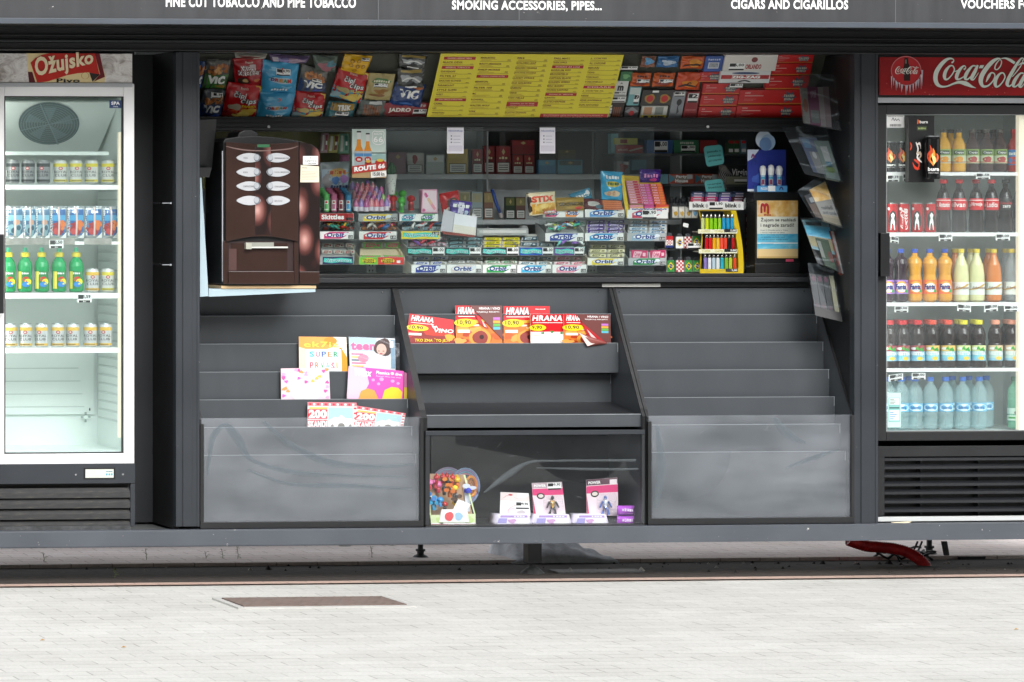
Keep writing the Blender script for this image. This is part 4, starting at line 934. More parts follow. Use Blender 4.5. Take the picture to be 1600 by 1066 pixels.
while u < .84: w = rb.uniform(.012, .03); mb.rect(s, u, .08, u + w, .28, Bk, 1); u += w + rb.uniform(.01, .025)
mb.build('sticker', door)
mb = MB(); mb.tube([(X(1379, .105), .106, Z(670, .1)), (X(1379, .105), .106, Z(185, .1))], .011, FILL_TUBE, 10); mb.build('emitter', fr_)  # another unseen added tube, brightens the right fridge's inside
mb = MB(); mb.pbox(1592, 180, 1603, 676, .10, .03, TUBE2); mb.build('light_tube', fr_)
mb = MB(); s = S_flat(1387, 614, 1407.5, 668, YD + .012); mb.slab(s, .001, C('b9d6cf'))
mb.rect(s, .06, .16, .94, .86, C('7fb9b4'), 1); mb.rect(s, .12, .66, .88, .84, C('dfeeea'), 2); mb.rect(s, .12, .2, .88, .5, C('cfe3f0'), 2); mb.rect(s, .12, .55, .88, .58, Bk, 2)
for k in range(4): mb.rect(s, .16, .68 + k * .04, .5 + .1 * (k % 3), .695 + k * .04, Bk, 3)
for k in range(4): mb.rect(s, .16, .24 + k * .06, .45 + .12 * (k % 3), .26 + k * .06, C('4d7ea8'), 3)
mb.build('sticker', door)
mb = MB(); mb.pbox(1371, 697, 1648, 713, .05, .03, BLK); mb.pbox(1371, 713, 1382, 806, .05, .03, BLK); mb.build('grille_panel', fr_, .001)
LV = painted('louvre_black', '222427', .4, .27)
louvres(fr_, 1382, 1648, (717, 730, 743, 757, 770, 784, 798), 7.5, .052, LV, .03)
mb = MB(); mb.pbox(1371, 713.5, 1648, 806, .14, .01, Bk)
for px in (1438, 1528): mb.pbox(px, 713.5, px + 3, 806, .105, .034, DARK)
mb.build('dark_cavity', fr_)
mb = MB(); mb.pbox(1372, 807, 1648, 814, .045, .03, C('c6c9c8', .4)); mb.build('bottom_rail', fr_, .001)
mb = MB(); mb.pbox(1374, 815, 1380, 823, .06, .02, FOOT); mb.build('fridge_foot', fr_)
for py0, py1 in ((268.5, 274), (364, 370), (474.5, 480), (578.5, 584)): shelf_f(fr_, 1385, 1634, py0, py1, yb)
for a in ((1386, 274, 1405, 284, '9,39', 0), (1411, 272, 1423, 283, '9', 0), (1525, 271, 1547, 280, '6,50', 0), (1392, 370, 1404, 380, '8', 1), (1467, 366, 1488, 377, '8,00', 0), (1556, 366, 1578, 376, '8,00', 0),
          (1398, 479, 1419, 488, '8,00', 0), (1496, 476, 1517, 487, '8,00', 1), (1538, 476, 1559, 487, '8,00', -1), (1569, 478, 1591, 487, '8,00', 0), (1389, 585, 1411, 595, '8,00', -1.5), (1425, 583, 1446, 593, '8,00', 0)): tag_f(fr_, *a)
# crumpled paper under the fridge
mb = MB(); s = S_quad((1393, 816), (1424, 815), (1418, 823), (1396, 823), .03); s2_ = S_bag(s, .02, 5, .003); mb.slab(s2_, .002, C('e2d5b4', .7), 6, 4); tag(mb.build('paper_scrap'), 'crumpled cream paper scrap lying on the beam under the right fridge', 'paper')
# energy drink display stuck on the door
dsp = empty('display_box', P(1440, 285, .04), 'black energy drink display box fixed to the right fridge door', 'display box')
mb = MB(); mb.pbox(1420, 181, 1460, 285, .02, .038, BLK2); s = S_flat(1420, 181, 1460, 285, .02)
mb.txt(s, 'burn', .42, .885, .74, .93, Wt, 1, .03); mb.ribbon(s, [(.33, .88, .02), (.36, .91, .06), (.34, .94, .01)], C('ef6a22'), 1, 4); mb.rect(s, .32, .78, .7, .84, C('3d4a2e'), 1); mb.txt(s, 'ENERGY', .36, .795, .66, .825, C('9dab6e'), 2, .02)
fl_ = [('e9e3de', [(.28, .6, .02), (.36, .5, .05), (.3, .42, .02)]), ('d9481f', [(.05, .6, .01), (.1, .54, .05), (.04, .48, .01)]), ('c9442c', [(.2, .34, .02), (.4, .28, .06), (.32, .18, .02)]), ('e7e2dc', [(.45, .46, .02), (.32, .38, .05), (.5, .3, .02)]), ('d33a1c', [(.14, .3, .01), (.24, .22, .05), (.42, .2, .01)]), ('c9b59c', [(.3, .45, .02), (.48, .42, .05), (.4, .36, .02)]), ('e8e0da', [(.28, .56, .01), (.42, .58, .04), (.46, .5, .01)])]
for k, (c_, st) in enumerate(fl_): mb.ribbon(s, st, C(c_), 1 + k * .4, 5)
mb.build('backing_box', dsp, .001)
def burncan(root_name, par, cx, cy, z0, r, h):
    mb = MB(); K = C('101113', .25, .3)
    mb.lathe(cx, cy, [(r * .85, z0), (r, z0 + h * .03), (r, z0 + h * .93), (r * .88, z0 + h * .97), (r * .9, z0 + h), (0.0001, z0 + h * .98)], [K, K, K, C('9a9d9f', .3, .8), C('9a9d9f', .3, .8)], 24)
    s = S_cyl(cx, cy, r, z0 + h * .03, z0 + h * .93)
    for k, (c_, st) in enumerate((('d9481f', [(.38, .38, .02), (.30, .55, .14), (.42, .68, .1), (.36, .84, .01)]), ('ef8a2a', [(.5, .3, .02), (.46, .48, .22), (.52, .62, .12), (.48, .76, .01)]), ('f6d98a', [(.52, .34, .02), (.54, .46, .14), (.46, .56, .06), (.5, .64, .01)]), ('e9622a', [(.6, .4, .02), (.68, .52, .1), (.62, .62, .02)]))): mb.ribbon(s, st, C(c_), 1 + k * .5, 8)
    mb.txt(s, 'burn', .28, .17, .74, .27, Wt, 3, .04); mb.txt(s, 'ENERGY DRINK', .3, .11, .72, .135, Wt, 3, 0); return mb.build(root_name, par)
c_ = P(1454, 280, -.005); burncan('large_can', dsp, c_.x, .006 - .03, c_.z, .036, .212)
# drinks
def bottle_fn(H, r, prof, body, cap, caph=.018, label=None, lz=(.25, .5), capr=.45, seg=20):
    """prof: (radius fraction, height fraction); label(mb, surf) prints on the wrap"""
    def f(root, cx, cy, z0):
        mb = MB(); mb.lathe(cx, cy, [(a * r, z0 + b * (H - caph)) for a, b in prof], body, seg); mb.build('body', root)
        mb = MB(); cr = r * capr; zc = z0 + H - caph
        mb.lathe(cx, cy, [(cr * .9, zc - .003), (cr, zc), (cr, zc + caph * .9), (cr * .9, zc + caph), (0.0001, zc + caph)], cap, 16); mb.build('cap', root)
        if label:
            mb = MB(); za, zb_ = z0 + lz[0] * H, z0 + lz[1] * H
            def rad(v):
                h = ((lz[0] + (lz[1] - lz[0]) * v) * H) / (H - caph)
                for (a0, b0), (a1, b1) in zip(prof, prof[1:]):
                    if b0 <= h <= b1: return r * (a0 + (a1 - a0) * (h - b0) / max(1e-6, b1 - b0)) + .0008
                return r
            s = S_cyl(cx, cy, rad, za, zb_, -121, 79); label(mb, s); mb.build('label', root)
    return f
def wrap(mb, s, c, n=3): mb.rect(s, 0, 0, 1, 1, c, 0, 14, n)
JU = [(.85, 0), (1, .03), (1, .55), (.95, .68), (.6, .82), (.42, .87), (.42, 1)]
CO = [(.8, 0), (1, .03), (1, .22), (.9, .36), (.92, .44), (1, .52), (1, .62), (.7, .8), (.36, .9), (.34, 1)]
FA = [(.6, 0), (.92, .04), (1, .1), (.96, .3), (.96, .4), (.78, .55), (.84, .66), (.98, .78), (.85, .86), (.4, .93), (.36, 1)]
SW = [(.6, 0), (.95, .04), (1, .12), (1, .38), (.98, .55), (.82, .74), (.5, .88), (.36, .94), (.36, 1)]
NE = [(.85, 0), (1, .02), (1, .12), (.97, .16), (.97, .52), (.9, .56), (.9, .6), (1, .66), (.97, .78), (.75, .9), (.5, .95), (.5, 1)]
WA = [(.6, 0), (.95, .03), (1, .08), (.93, .13), (1, .18), (.93, .23), (1, .29), (.96, .34), (.96, .54), (1, .6), (.95, .66), (.98, .74), (.85, .84), (.4, .94), (.38, 1)]
def lb_cappy(c_top, juice):
    def f(mb, s):
        wrap(mb, s, C('cfd9b4')); mb.rect(s, 0, .55, 1, 1, C('8fae5a'), 1, 10); mb.rect(s, .3, .62, .72, .9, C('1c3c22'), 2, 6); mb.txt(s, 'Cappy', .35, .66, .7, .86, Wt, 3.5, .02); mb.ell(s, .5, .28, .18, .2, C(c_top), 2.5, 14, 1, .1); mb.rect(s, .1, .06, .9, .12, C('c0674a'), 2, 8)
    return f
JO = C('e0a83a', .15); JB = C('5e3a36', .12); PUL = plastic('dark_juice', '4c3633', .85)
def lb_coke(name):
    def f(mb, s):
        wrap(mb, s, C('cf1922')); mb.txt(s, name, .3, .25, .72, .68, Wt, 2, .02, .02); mb.rect(s, .06, .82, .94, .87, Wt, 1, 8); mb.txt(s, 'Coca-Cola', .08, .3, .26, .6, Wt, 2, .01, .05)
    return f
COLA = plastic('cola', '1a0d0a', .9, .1)
def lb_fanta(bg, txt):
    def f(mb, s):
        wrap(mb, s, C(bg)); mb.ell(s, .52, .5, .24, .42, C('f6a330'), 1.5, 18); mb.ell(s, .54, .46, .19, .33, C('f4efe6'), 2.2, 18); mb.txt(s, 'Fanta', .3, .3, .72, .72, Nv, 3.2, .05, .05); mb.ell(s, .72, .2, .07, .12, Gr, 3, 10); mb.rect(s, .06, .1, .14, .8, Wt, 1)
    return f
def lb_schw(c):
    def f(mb, s):
        wrap(mb, s, C('dfe3dc')); mb.pol(s, [(.0, 0), (.5, 0), (1, 0), (1, .3), (.75, .42), (.5, .3), (.25, .42), (0, .5)], C(c), 3); mb.ribbon(s, [(.1, .4, .07), (.45, .5, .1), (.75, .85, .1)], C('c9a24a'), 3.6, 6); mb.txt(s, 'Schweppes', .3, .42, .78, .66, C('7a4a2a'), 5.5, .02, .2); mb.rect(s, .05, .55, .25, .92, C('b9bfb8'), 3)
    return f
def lb_nestea(bg, top, dk):
    def f(mb, s):
        wrap(mb, s, C(bg)); mb.rect(s, 0, .62, 1, 1, C(top), 1, 10); mb.rect(s, 0, 0, 1, .16, C('8fc7e0'), 1, 10); mb.pol(s, [(.2, .3), (.8, .42), (.78, .68), (.22, .54)], C(dk), 2.2); mb.txt(s, 'NESTEA', .22, .36, .8, .6, Wt, 3.4, .05, .03)
        mb.ell(s, .66, .74, .1, .12, Gr, 3, 10, 1, .3); mb.ell(s, .5, .82, .06, .12, C('4aa83e'), 3.5, 10, 1, .3); mb.ell(s, .36, .8, .12, .09, Wt, 3, 12); mb.ell(s, .6, .16, .12, .12, C('f0c33a'), 3, 12)
    return f
TEA = plastic('iced_tea', '241310', .88, .1)
PET = plastic('water_bottle', 'cfe9ec', .26, .08); PETC = plastic('clear_soda', 'c9cfd0', .32, .08); PETG = plastic('green_water', '8fd9b8', .5, .08)
def lb_water(mb, s): wrap(mb, s, C('6db7dc')); mb.ell(s, .5, .5, .3, .42, C('dff0f5'), 2, 16); mb.txt(s, 'bistra', .32, .3, .68, .7, C('2a6fae'), 3.2, .03)
def lb_green(mb, s): wrap(mb, s, C('cfe9da')); mb.ell(s, .62, .62, .16, .22, Bk, 1.5, 16); mb.ell(s, .62, .62, .11, .15, Wt, 2.3, 14); mb.rect(s, .2, .15, .5, .3, Gr, 1.5, 4)
def slimcan(txt, kind):
    def f(root, cx, cy, z0):
        mb = MB(); r, h = .0275, .146; A = C('c01820', .3, .2)
        mb.lathe(cx, cy, [(r * .85, z0), (r, z0 + .006), (r, z0 + h * .92), (r * .88, z0 + h * .96)], A, 22); s = S_cyl(cx, cy, r, z0 + .006, z0 + h * .92)
        if kind:
            mb.ell(s, .52, .4, .24, .38, Bk, 1, 20, 2); mb.pol(s, [(.4, .05), (.64, .05), (.62, .35), (.57, .5), (.62, .62), (.52, .72), (.42, .62), (.47, .5), (.42, .35)], C('e9ece9'), 3); mb.rect(s, .48, .06, .56, .24, Rd, 4)
        else:
            sv = S_pts(s(.3, .06), s(.3, .9), s(.72, .9), s(.72, .06)); logo(mb, sv, 0, .0, 1, 1, Wt, 8, 4)
        mb.ell(s, .3, .86, .07, .06, Wt, 2, 10); mb.build('body', root)
        mb = MB(); mb.lathe(cx, cy, [(r * .88, z0 + h * .96), (r * .9, z0 + h * .985), (r * .86, z0 + h), (.0001, z0 + h * .97)], C('b5babb', .3, .9), 20); mb.build('lid', root)
    return f
YR = .17
kinds = {
 'oj': bottle_fn(.212, .033, JU, JO, C('4a4a48'), .016, lb_cappy('e79a2a', 0), (.2, .53)), 'dj': bottle_fn(.212, .033, JU, PUL, C('5a5550'), .016, lb_cappy('b0433c', 0), (.2, .53)),
 'rj': bottle_fn(.212, .030, JU, C('b03a30', .15), Rd, .018, lambda mb, s: (wrap(mb, s, C('3c7fc4')), mb.ell(s, .45, .3, .3, .25, C('c43a2c'), 2, 14), mb.txt(s, 'Rauch', .25, .62, .75, .85, Wt, 2, .03)), (.16, .52), .5),
 'ck0': bottle_fn(.262, .035, CO, COLA, Rd, .017, lb_coke('Antonio'), (.42, .64), .52), 'ck1': bottle_fn(.262, .035, CO, COLA, Rd, .017, lb_coke('Ivan'), (.42, .64), .52),
 'ck2': bottle_fn(.262, .035, CO, COLA, Rd, .017, lb_coke('Hrvoje'), (.42, .64), .52), 'ck3': bottle_fn(.262, .035, CO, COLA, Rd, .017, lb_coke('Ludica'), (.42, .64), .52),
 'cz': bottle_fn(.262, .035, CO, COLA, C('20201f'), .017, lambda mb, s: (wrap(mb, s, C('1b1816')), mb.txt(s, 'Coca-Cola', .28, .5, .74, .72, Rd, 2, .02, .05), mb.txt(s, 'zero', .36, .2, .66, .42, Wt, 2, .02)), (.42, .64), .52),
 'fp': bottle_fn(.264, .036, FA, plastic('grape', '2b0f22', .9), C('2a50b8'), .017, lb_fanta('9a6fc0', 0), (.16, .42), .42), 'fo': bottle_fn(.264, .036, FA, C('d99a26', .15), C('2a50b8'), .017, lb_fanta('ee6a1c', 0), (.16, .42), .42),
 'sl': bottle_fn(.264, .037, SW, C('d5d3a0', .15), C('e2c62c'), .017, lb_schw('4fb9b0'), (.14, .38), .42), 'so': bottle_fn(.264, .037, SW, C('cf7a35', .15), C('e2c62c'), .017, lb_schw('d8452c'), (.14, .38), .42), 'st': bottle_fn(.264, .037, SW, PETC, C('e2c62c'), .017, lb_schw('2a6a3c'), (.14, .38), .42),
 'n0': bottle_fn(.236, .035, NE, TEA, C('c9232c'), .02, lb_nestea('79c2dc', 'a03a48', '7a2434'), (.15, .47), .62), 'n1': bottle_fn(.236, .035, NE, TEA, C('e2462a'), .02, lb_nestea('8fd4e0', 'e8c070', '2a5a9a'), (.15, .47), .62),
 'n2': bottle_fn(.236, .035, NE, TEA, C('e8dc2a'), .02, lb_nestea('86d2e2', 'd9e0a0', '2a5a9a'), (.15, .47), .62), 'n3': bottle_fn(.236, .035, NE, TEA, C('ec9c80'), .02, lb_nestea('bcd9d4', 'e0c49c', '2a5a9a'), (.15, .47), .62),
 'wa': bottle_fn(.258, .036, WA, PET, C('2f6fd0'), .018, lb_water, (.34, .5), .46), 'gw': bottle_fn(.258, .034, WA, PETG, C('1f6a52'), .018, lb_green, (.16, .4), .46),
 'sc0': slimcan('', 0), 'sc1': slimcan('', 1)}
names = {'oj': 'orange juice bottle', 'dj': 'dark juice bottle', 'rj': 'red capped juice bottle', 'ck0': 'cola bottle', 'ck1': 'cola bottle', 'ck2': 'cola bottle', 'ck3': 'cola bottle', 'cz': 'black labelled sugar-free cola bottle', 'fp': 'purple labelled soda bottle', 'fo': 'orange soda bottle',
 'sl': 'pale lemon soda bottle', 'so': 'deep orange tonic bottle', 'st': 'clear tonic bottle', 'n0': 'dark red capped iced tea bottle', 'n1': 'orange capped iced tea bottle', 'n2': 'yellow capped iced tea bottle', 'n3': 'pink capped iced tea bottle', 'wa': 'blue capped water bottle', 'gw': 'green water bottle', 'sc0': 'red slim can', 'sc1': 'red slim can'}
_kp = {}
def put(k, px, zrow, Y, where, nm='drinks_bottle', cat='bottle', grp='bottles in the black fridge'):
    c = P(px, 400, Y); L = names[k] + ', ' + where; key = k
    if key in _kp: dup(_kp[key], (c.x, Y, zrow), L, R(random.uniform(-8, 8)))
    else: _kp[key] = drink(nm, L, cat, grp, c.x, Y, zrow, kinds[k])
z1 = Z(268, YR); w1 = 'in the front row on the black fridge\'s top shelf'
for i, (k, px) in enumerate((('oj', 1474.5), ('oj', 1498), ('dj', 1519), ('dj', 1541), ('dj', 1562.5), ('rj', 1584))):
    put(k, px, z1, YR, '%s of six on the black fridge\'s top shelf' % NTH[i])
for i, (k, px) in enumerate((('oj', 1486), ('dj', 1531), ('dj', 1552))): put(k, px, z1, YR + .1, '%s of three in the top shelf\'s second row' % NTH[i])
for i, px in enumerate((1391, 1410.5)):
    c = P(px, 266, YR); e = empty('drinks_can', (c.x, YR, z1), '%s black energy drink can from the left behind the door stickers' % NTH[i], 'can', 'cans in the black fridge'); burncan('body', e, c.x, YR, z1, .031, .15)
z2 = Z(363.5, YR)
for i, (k, px) in enumerate((('sc1', 1393.5), ('sc0', 1411.5), ('sc1', 1432.5), ('sc1', 1453))): put(k, px, z2, YR, '%s from the left on the black fridge\'s second shelf' % NTH[i], 'drinks_can', 'can', 'cans in the black fridge')
for i, (k, px) in enumerate((('ck0', 1474), ('ck1', 1498.5), ('ck2', 1525), ('ck3', 1549), ('cz', 1571), ('cz', 1594))): put(k, px, z2, YR, '%s bottle on the black fridge\'s second shelf' % NTH[i])
z3 = Z(474, YR)
for i, (k, px) in enumerate((('fp', 1386), ('fp', 1407.5), ('fo', 1429), ('fo', 1452.5), ('fo', 1476), ('sl', 1501.5), ('sl', 1526), ('so', 1552.5), ('st', 1580.5))): put(k, px, z3, YR, '%s from the left on the black fridge\'s third shelf' % NTH[i])
for i, (k, px) in enumerate((('so', 1492), ('sl', 1516), ('so', 1544), ('st', 1571))): put(k, px, z3, YR + .11, '%s of four in the third shelf\'s back row' % NTH[i])
z4 = Z(577.5, YR)
for i, (k, px) in enumerate((('n0', 1389), ('n0', 1410), ('n0', 1433.5), ('n1', 1456), ('n1', 1481), ('n2', 1504.7), ('n2', 1528.5), ('n3', 1555), ('n3', 1580.5))): put(k, px, z4, YR, '%s from the left on the black fridge\'s fourth shelf' % NTH[i])
for i, (k, px) in enumerate((('n0', 1402), ('n0', 1424), ('n1', 1449), ('n1', 1473), ('n2', 1497), ('n2', 1521), ('n3', 1573))): put(k, px, z4, YR + .1, '%s of seven in the fourth shelf\'s back row' % NTH[i])
z5 = Z(674.5, YR)
for i, px in enumerate((1389, 1408.5, 1430, 1453.5, 1477.5, 1504, 1530)): put('wa', px, z5, YR, '%s from the left on the black fridge\'s floor' % NTH[i])
for i, px in enumerate((1398, 1421, 1488, 1514, 1541)): put('wa', px, z5, YR + .1, '%s of five in the back row on the fridge floor' % NTH[i])
put('gw', 1585, z5, YR, 'alone at the right end of the black fridge\'s floor')
# ================================================================== COFFEE MACHINE ON ITS BRACKET
BRN = mottled('brown_glossy_plastic', [(.3, '2f211d'), (.55, '3a2925'), (.8, '332420')], 3, 6, .16)
def beans(name):                               # printed photo of roasted beans
    m, t, b, n, l = nodes(name)
    tc = n.new('ShaderNodeTexCoord'); v = n.new('ShaderNodeTexVoronoi'); v.inputs['Scale'].default_value = 9; v.feature = 'F1'
    mp = n.new('ShaderNodeMapping'); mp.inputs['Scale'].default_value = (1.2, .01, .75); mp.inputs['Location'].default_value = (.3, 0, .2)
    l.new(tc.outputs['Object'], mp.inputs[0]); l.new(mp.outputs[0], v.inputs['Vector'])
    r = ramp(n, l, v.outputs['Distance'], [(.03, rgb('c49a92')), (.2, rgb('94655e')), (.4, rgb('542c28')), (.55, rgb('1a0c0a'))])
    l.new(r.outputs[0], b.inputs['Base Color']); b.inputs['Roughness'].default_value = .3; return m
BEAN = beans('coffee_bean_print')
br = empty('bracket_shelf', (X(400, .1), .2, Z(464, 0)), 'pale blue steel bracket shelf carrying the brown coffee machine', 'shelf')
PB = painted('pale_blue_enamel', 'a8bcc4', .4, 0, .05)
mb = MB()
pl = [P(312.5, 278, .045), P(315, 278, .045), P(326, 463, .045), P(312.5, 464, .045)]
mb.add([tuple(p) for p in pl] + [(p.x, .33, p.z) for p in pl], [(0, 1, 2, 3), (7, 6, 5, 4), (0, 4, 5, 1), (1, 5, 6, 2), (2, 6, 7, 3), (3, 7, 4, 0)], PB); mb.build('side_bracket', br, .001)
mb = MB(); pl = [P(326.5, 451.5, .04), P(493, 451.5, .04), P(493, 456.5, .04), P(326.5, 464, .04)]
mb.add([tuple(p) for p in pl] + [(p.x, .36, p.z) for p in pl], [(0, 1, 2, 3), (7, 6, 5, 4), (0, 4, 5, 1), (1, 5, 6, 2), (2, 6, 7, 3), (3, 7, 4, 0)], PB); mb.build('shelf_plate', br, .001)
mb = MB(); mb.pbox(346, 446.5, 494, 451, .035, .3, mottled('plywood', [(.3, 'c9a77a'), (.7, 'd9bd94')], 8, 4, .6, (1, 1, 8))); mb.build('board', br, .001)
cm = empty('coffee_machine', (X(420, .1), .2, Z(446, 0)), 'tall brown coffee vending machine with eight white oval buttons', 'coffee machine')
Ym = .03
mb = MB()
def prof_px(pts, y0, y1, m): 
    a = [P(x, y, Ym) for x, y in pts]; n = len(a)
    mb.add([(p.x, y0, p.z) for p in a] + [(p.x, y1, p.z) for p in a], [tuple(range(n)), tuple(reversed(range(n, 2 * n)))] + [(i, i + n, (i + 1) % n + n, (i + 1) % n) for i in range(n)], m)
hood = [(349, 445), (349, 222), (352, 217), (375, 213.5), (400, 212.5), (425, 214), (448, 217), (470, 221), (490, 227), (498, 233), (499, 445)]
prof_px(hood, Ym, Ym + .30, BLK2); cb = mb.build('casing', cm, .004)
mb = MB(); prof_px([(372, 216), (376, 207), (384, 203), (396, 203), (404, 207), (408, 216)], Ym + .02, Ym + .2, BLK2); mb.build('hopper_lid', cm, .006)
# front door: brown with a print strip
mb = MB(); Yf = Ym - .022
door_s = S_flat(353, 222, 466.5, 376, Yf)
n = 20; vs = []; 
for i in range(n + 1):
    u = i / n; arcb = -.012 + .055 * math.sin(math.pi * u) * 1.0
    vs.append(door_s(u, arcb)); 
for i in range(n, -1, -1):
    u = i / n; vs.append(door_s(u, .985 - .02 * math.sin(math.pi * u) + .015))
N = len(vs); back = [(v.x, Ym, v.z) for v in vs]
mb.add([tuple(v) for v in vs] + back, [tuple(range(N)), tuple(reversed(range(N, 2 * N)))] + [(i, i + N, (i + 1) % N + N, (i + 1) % N) for i in range(N)], BRN)
mb.rect(door_s, .40, .06, .615, .95, BEAN, 1); mb.rect(door_s, .398, .05, .402, .95, Bk, 1.5); mb.rect(door_s, .614, .05, .618, .95, Bk, 1.5)
mb.rect(door_s, .43, .945, .60, .975, C('3b6b4c', .2), 2); mb.ribbon(door_s, [(.0, .955, .006), (.15, .93, .012), (.3, .915, .012), (.5, .91, .01), (.75, .92, .012), (.9, .935, .012), (1, .96, .006)], C('7a6460', .3), 1.2, 4)
dr = mb.build('front_door', cm, .002)
WB = C('b9bbbe', .2)
txts = [('VODA', 'PREDIZBOR BEZ ČAŠE'), ('KAVA', 'KAVA S MLIJEKOM'), ('CAPPUCCINO', 'ČOKOLADNI NAPITAK'), ('', 'BEZ ČAŠE')]
for r_, cy in enumerate((246.7, 269, 291, 313.5)):
    for c_ in (0, 1):
        x0_, x1_ = ((369, 407), (416, 453))[c_]
        mb = MB(); s = S_flat(x0_, cy - 7.5, x1_, cy + 7.5, Yf); 
        pts = []
        for k in range(28):
            a = 6.2832 * k / 28; ex = math.cos(a); ey = math.sin(a); sharp = (ex < 0) != bool(c_)
            pts.append((.5 + .5 * ex, .5 + .5 * ey * (1 - (.35 * abs(ex) ** 1.5 if sharp else -.08 * abs(ex)))))
        fr0 = [s(u, v, .0) for u, v in pts]; fr1 = [s(.5 + (u - .5) * .98, .5 + (v - .5) * .96, .005) for u, v in pts]
        m_ = len(pts); mb.add([tuple(p) for p in fr0 + fr1], [tuple(range(m_, 2 * m_))] + [(i, (i + 1) % m_, (i + 1) % m_ + m_, i + m_) for i in range(m_)], WB)
        mb.ell(s, .84 if not c_ else .14, .5, .13, .40, C('8f959c', .15, .4), 10, 16); mb.ell(s, .82 if not c_ else .16, .55, .10, .3, C('a9adb2', .15), 11, 16)
        t = txts[r_][c_]
        if t: mb.txt(s, t, .28 if not c_ else .34, .38, (.28 + .045 * len(t)) if not c_ else min(.95, .34 + .04 * len(t)), .56, C('4a4d50'), 10, .01)
        mb.build('button', cm)
# side panel printed with beans
mb = MB(); Ys = Ym - .010; pts = [(468, 424), (468, 222), (480, 224), (490, 228.5), (497, 234), (499.5, 242), (499.5, 424)]
a = [P(x, y, Ys) for x, y in pts]; N = len(a); mb.add([tuple(p) for p in a] + [(p.x, Ym, p.z) for p in a], [tuple(range(N))] + [(i, i + N, (i + 1) % N + N, (i + 1) % N) for i in range(N)], BEAN); mb.build('printed_panel', cm)
mb = MB(); mb.pbox(468, 424.5, 499.5, 443.5, Ys, .01, BRN); mb.build('panel_foot', cm, .002)
mb = MB(); s = S_flat(473.5, 244, 497, 257.5, Ys - .001); mb.slab(s, .0008, Wt); mb.txt(s, 'café+co', .12, .32, .9, .62, C('55585a'), 1, .0); mb.ribbon(s, [(.48, .7, .02), (.52, .78, .04), (.49, .86, .02)], Bk, 1, 4); mb.txt(s, 'DELIKOMAT', .35, .1, .88, .2, Bk, 1, .01); mb.build('sticker', cm)
mb = MB(); s = S_quad((470, 258), (498.5, 260), (498.5, 285), (469, 285), Ys - .001); mb.slab(s, .0008, C('e3dcc4', .6)); mb.txt(s, 'UPUTA', .08, .82, .35, .88, C('777'[:1] * 6), 1, 0)
for k in range(6): mb.rect(s, .08, .62 - k * .09, .9 - .07 * (k % 3), .635 - k * .09, C('8d887a'), 1)
mb.build('notice', cm)
# dispensing bay
mb = MB(); mb.pbox(349, 376.5, 357, 444, Ym - .012, .012, BRN); mb.pbox(459.5, 376.5, 466.5, 444, Ym - .012, .012, BRN); mb.pbox(357.2, 424, 459.3, 444, Ym - .022, .03, BRN); mb.build('bay_frame', cm, .002)
# flat panel; the recess's shade is painted in dark and light browns
mb = MB(); s = S_flat(357.2, 377, 459.3, 424, Ym - .003)
mb.rect(s, 0, 0, 1, 1, C('2c1c1b', .4), 0); mb.rect(s, .03, .02, .9, .93, BRN, 1); mb.rect(s, .0, .02, .12, .75, C('4a302d', .4), 2); mb.build('bay_back', cm)
mb = MB(); mb.pbox(384, 379, 428, 385.5, Ym - .02, .016, C('8f9188', .4)); mb.pbox(384.5, 380, 393.5, 389.5, Ym - .03, .03, C('a8a99c', .4)); mb.pbox(393.6, 385.5, 450, 388, Ym - .024, .018, C('c9cbc4', .4)); mb.build('nozzle', cm, .001)
mb = MB(); mb.pbox(347, 236, 348.5, 440, Ym - .002, .004, ALU); mb.build('trim_strip', cm)
# tilted black leaflet holder, upper left
mb = MB(); s = S_quad((311, 188), (338.5, 186), (331, 262), (311, 262), lambda px, py: .15 - (262 - py) / 76 * .05); mb.slab(s, .006, BLK2); s = S_quad((310, 262), (331, 262), (327, 277), (310, 277), .09); mb.slab(s, .03, BLK2)
mb.rect(S_quad((311, 188), (338.5, 186), (331, 262), (311, 262), lambda px, py: .15 - (262 - py) / 76 * .05), .1, .78, .78, .96, C('060607', .3), 1)
tag(mb.build('leaflet_holder'), 'small black leaflet holder above the coffee machine at the left post', 'leaflet holder')

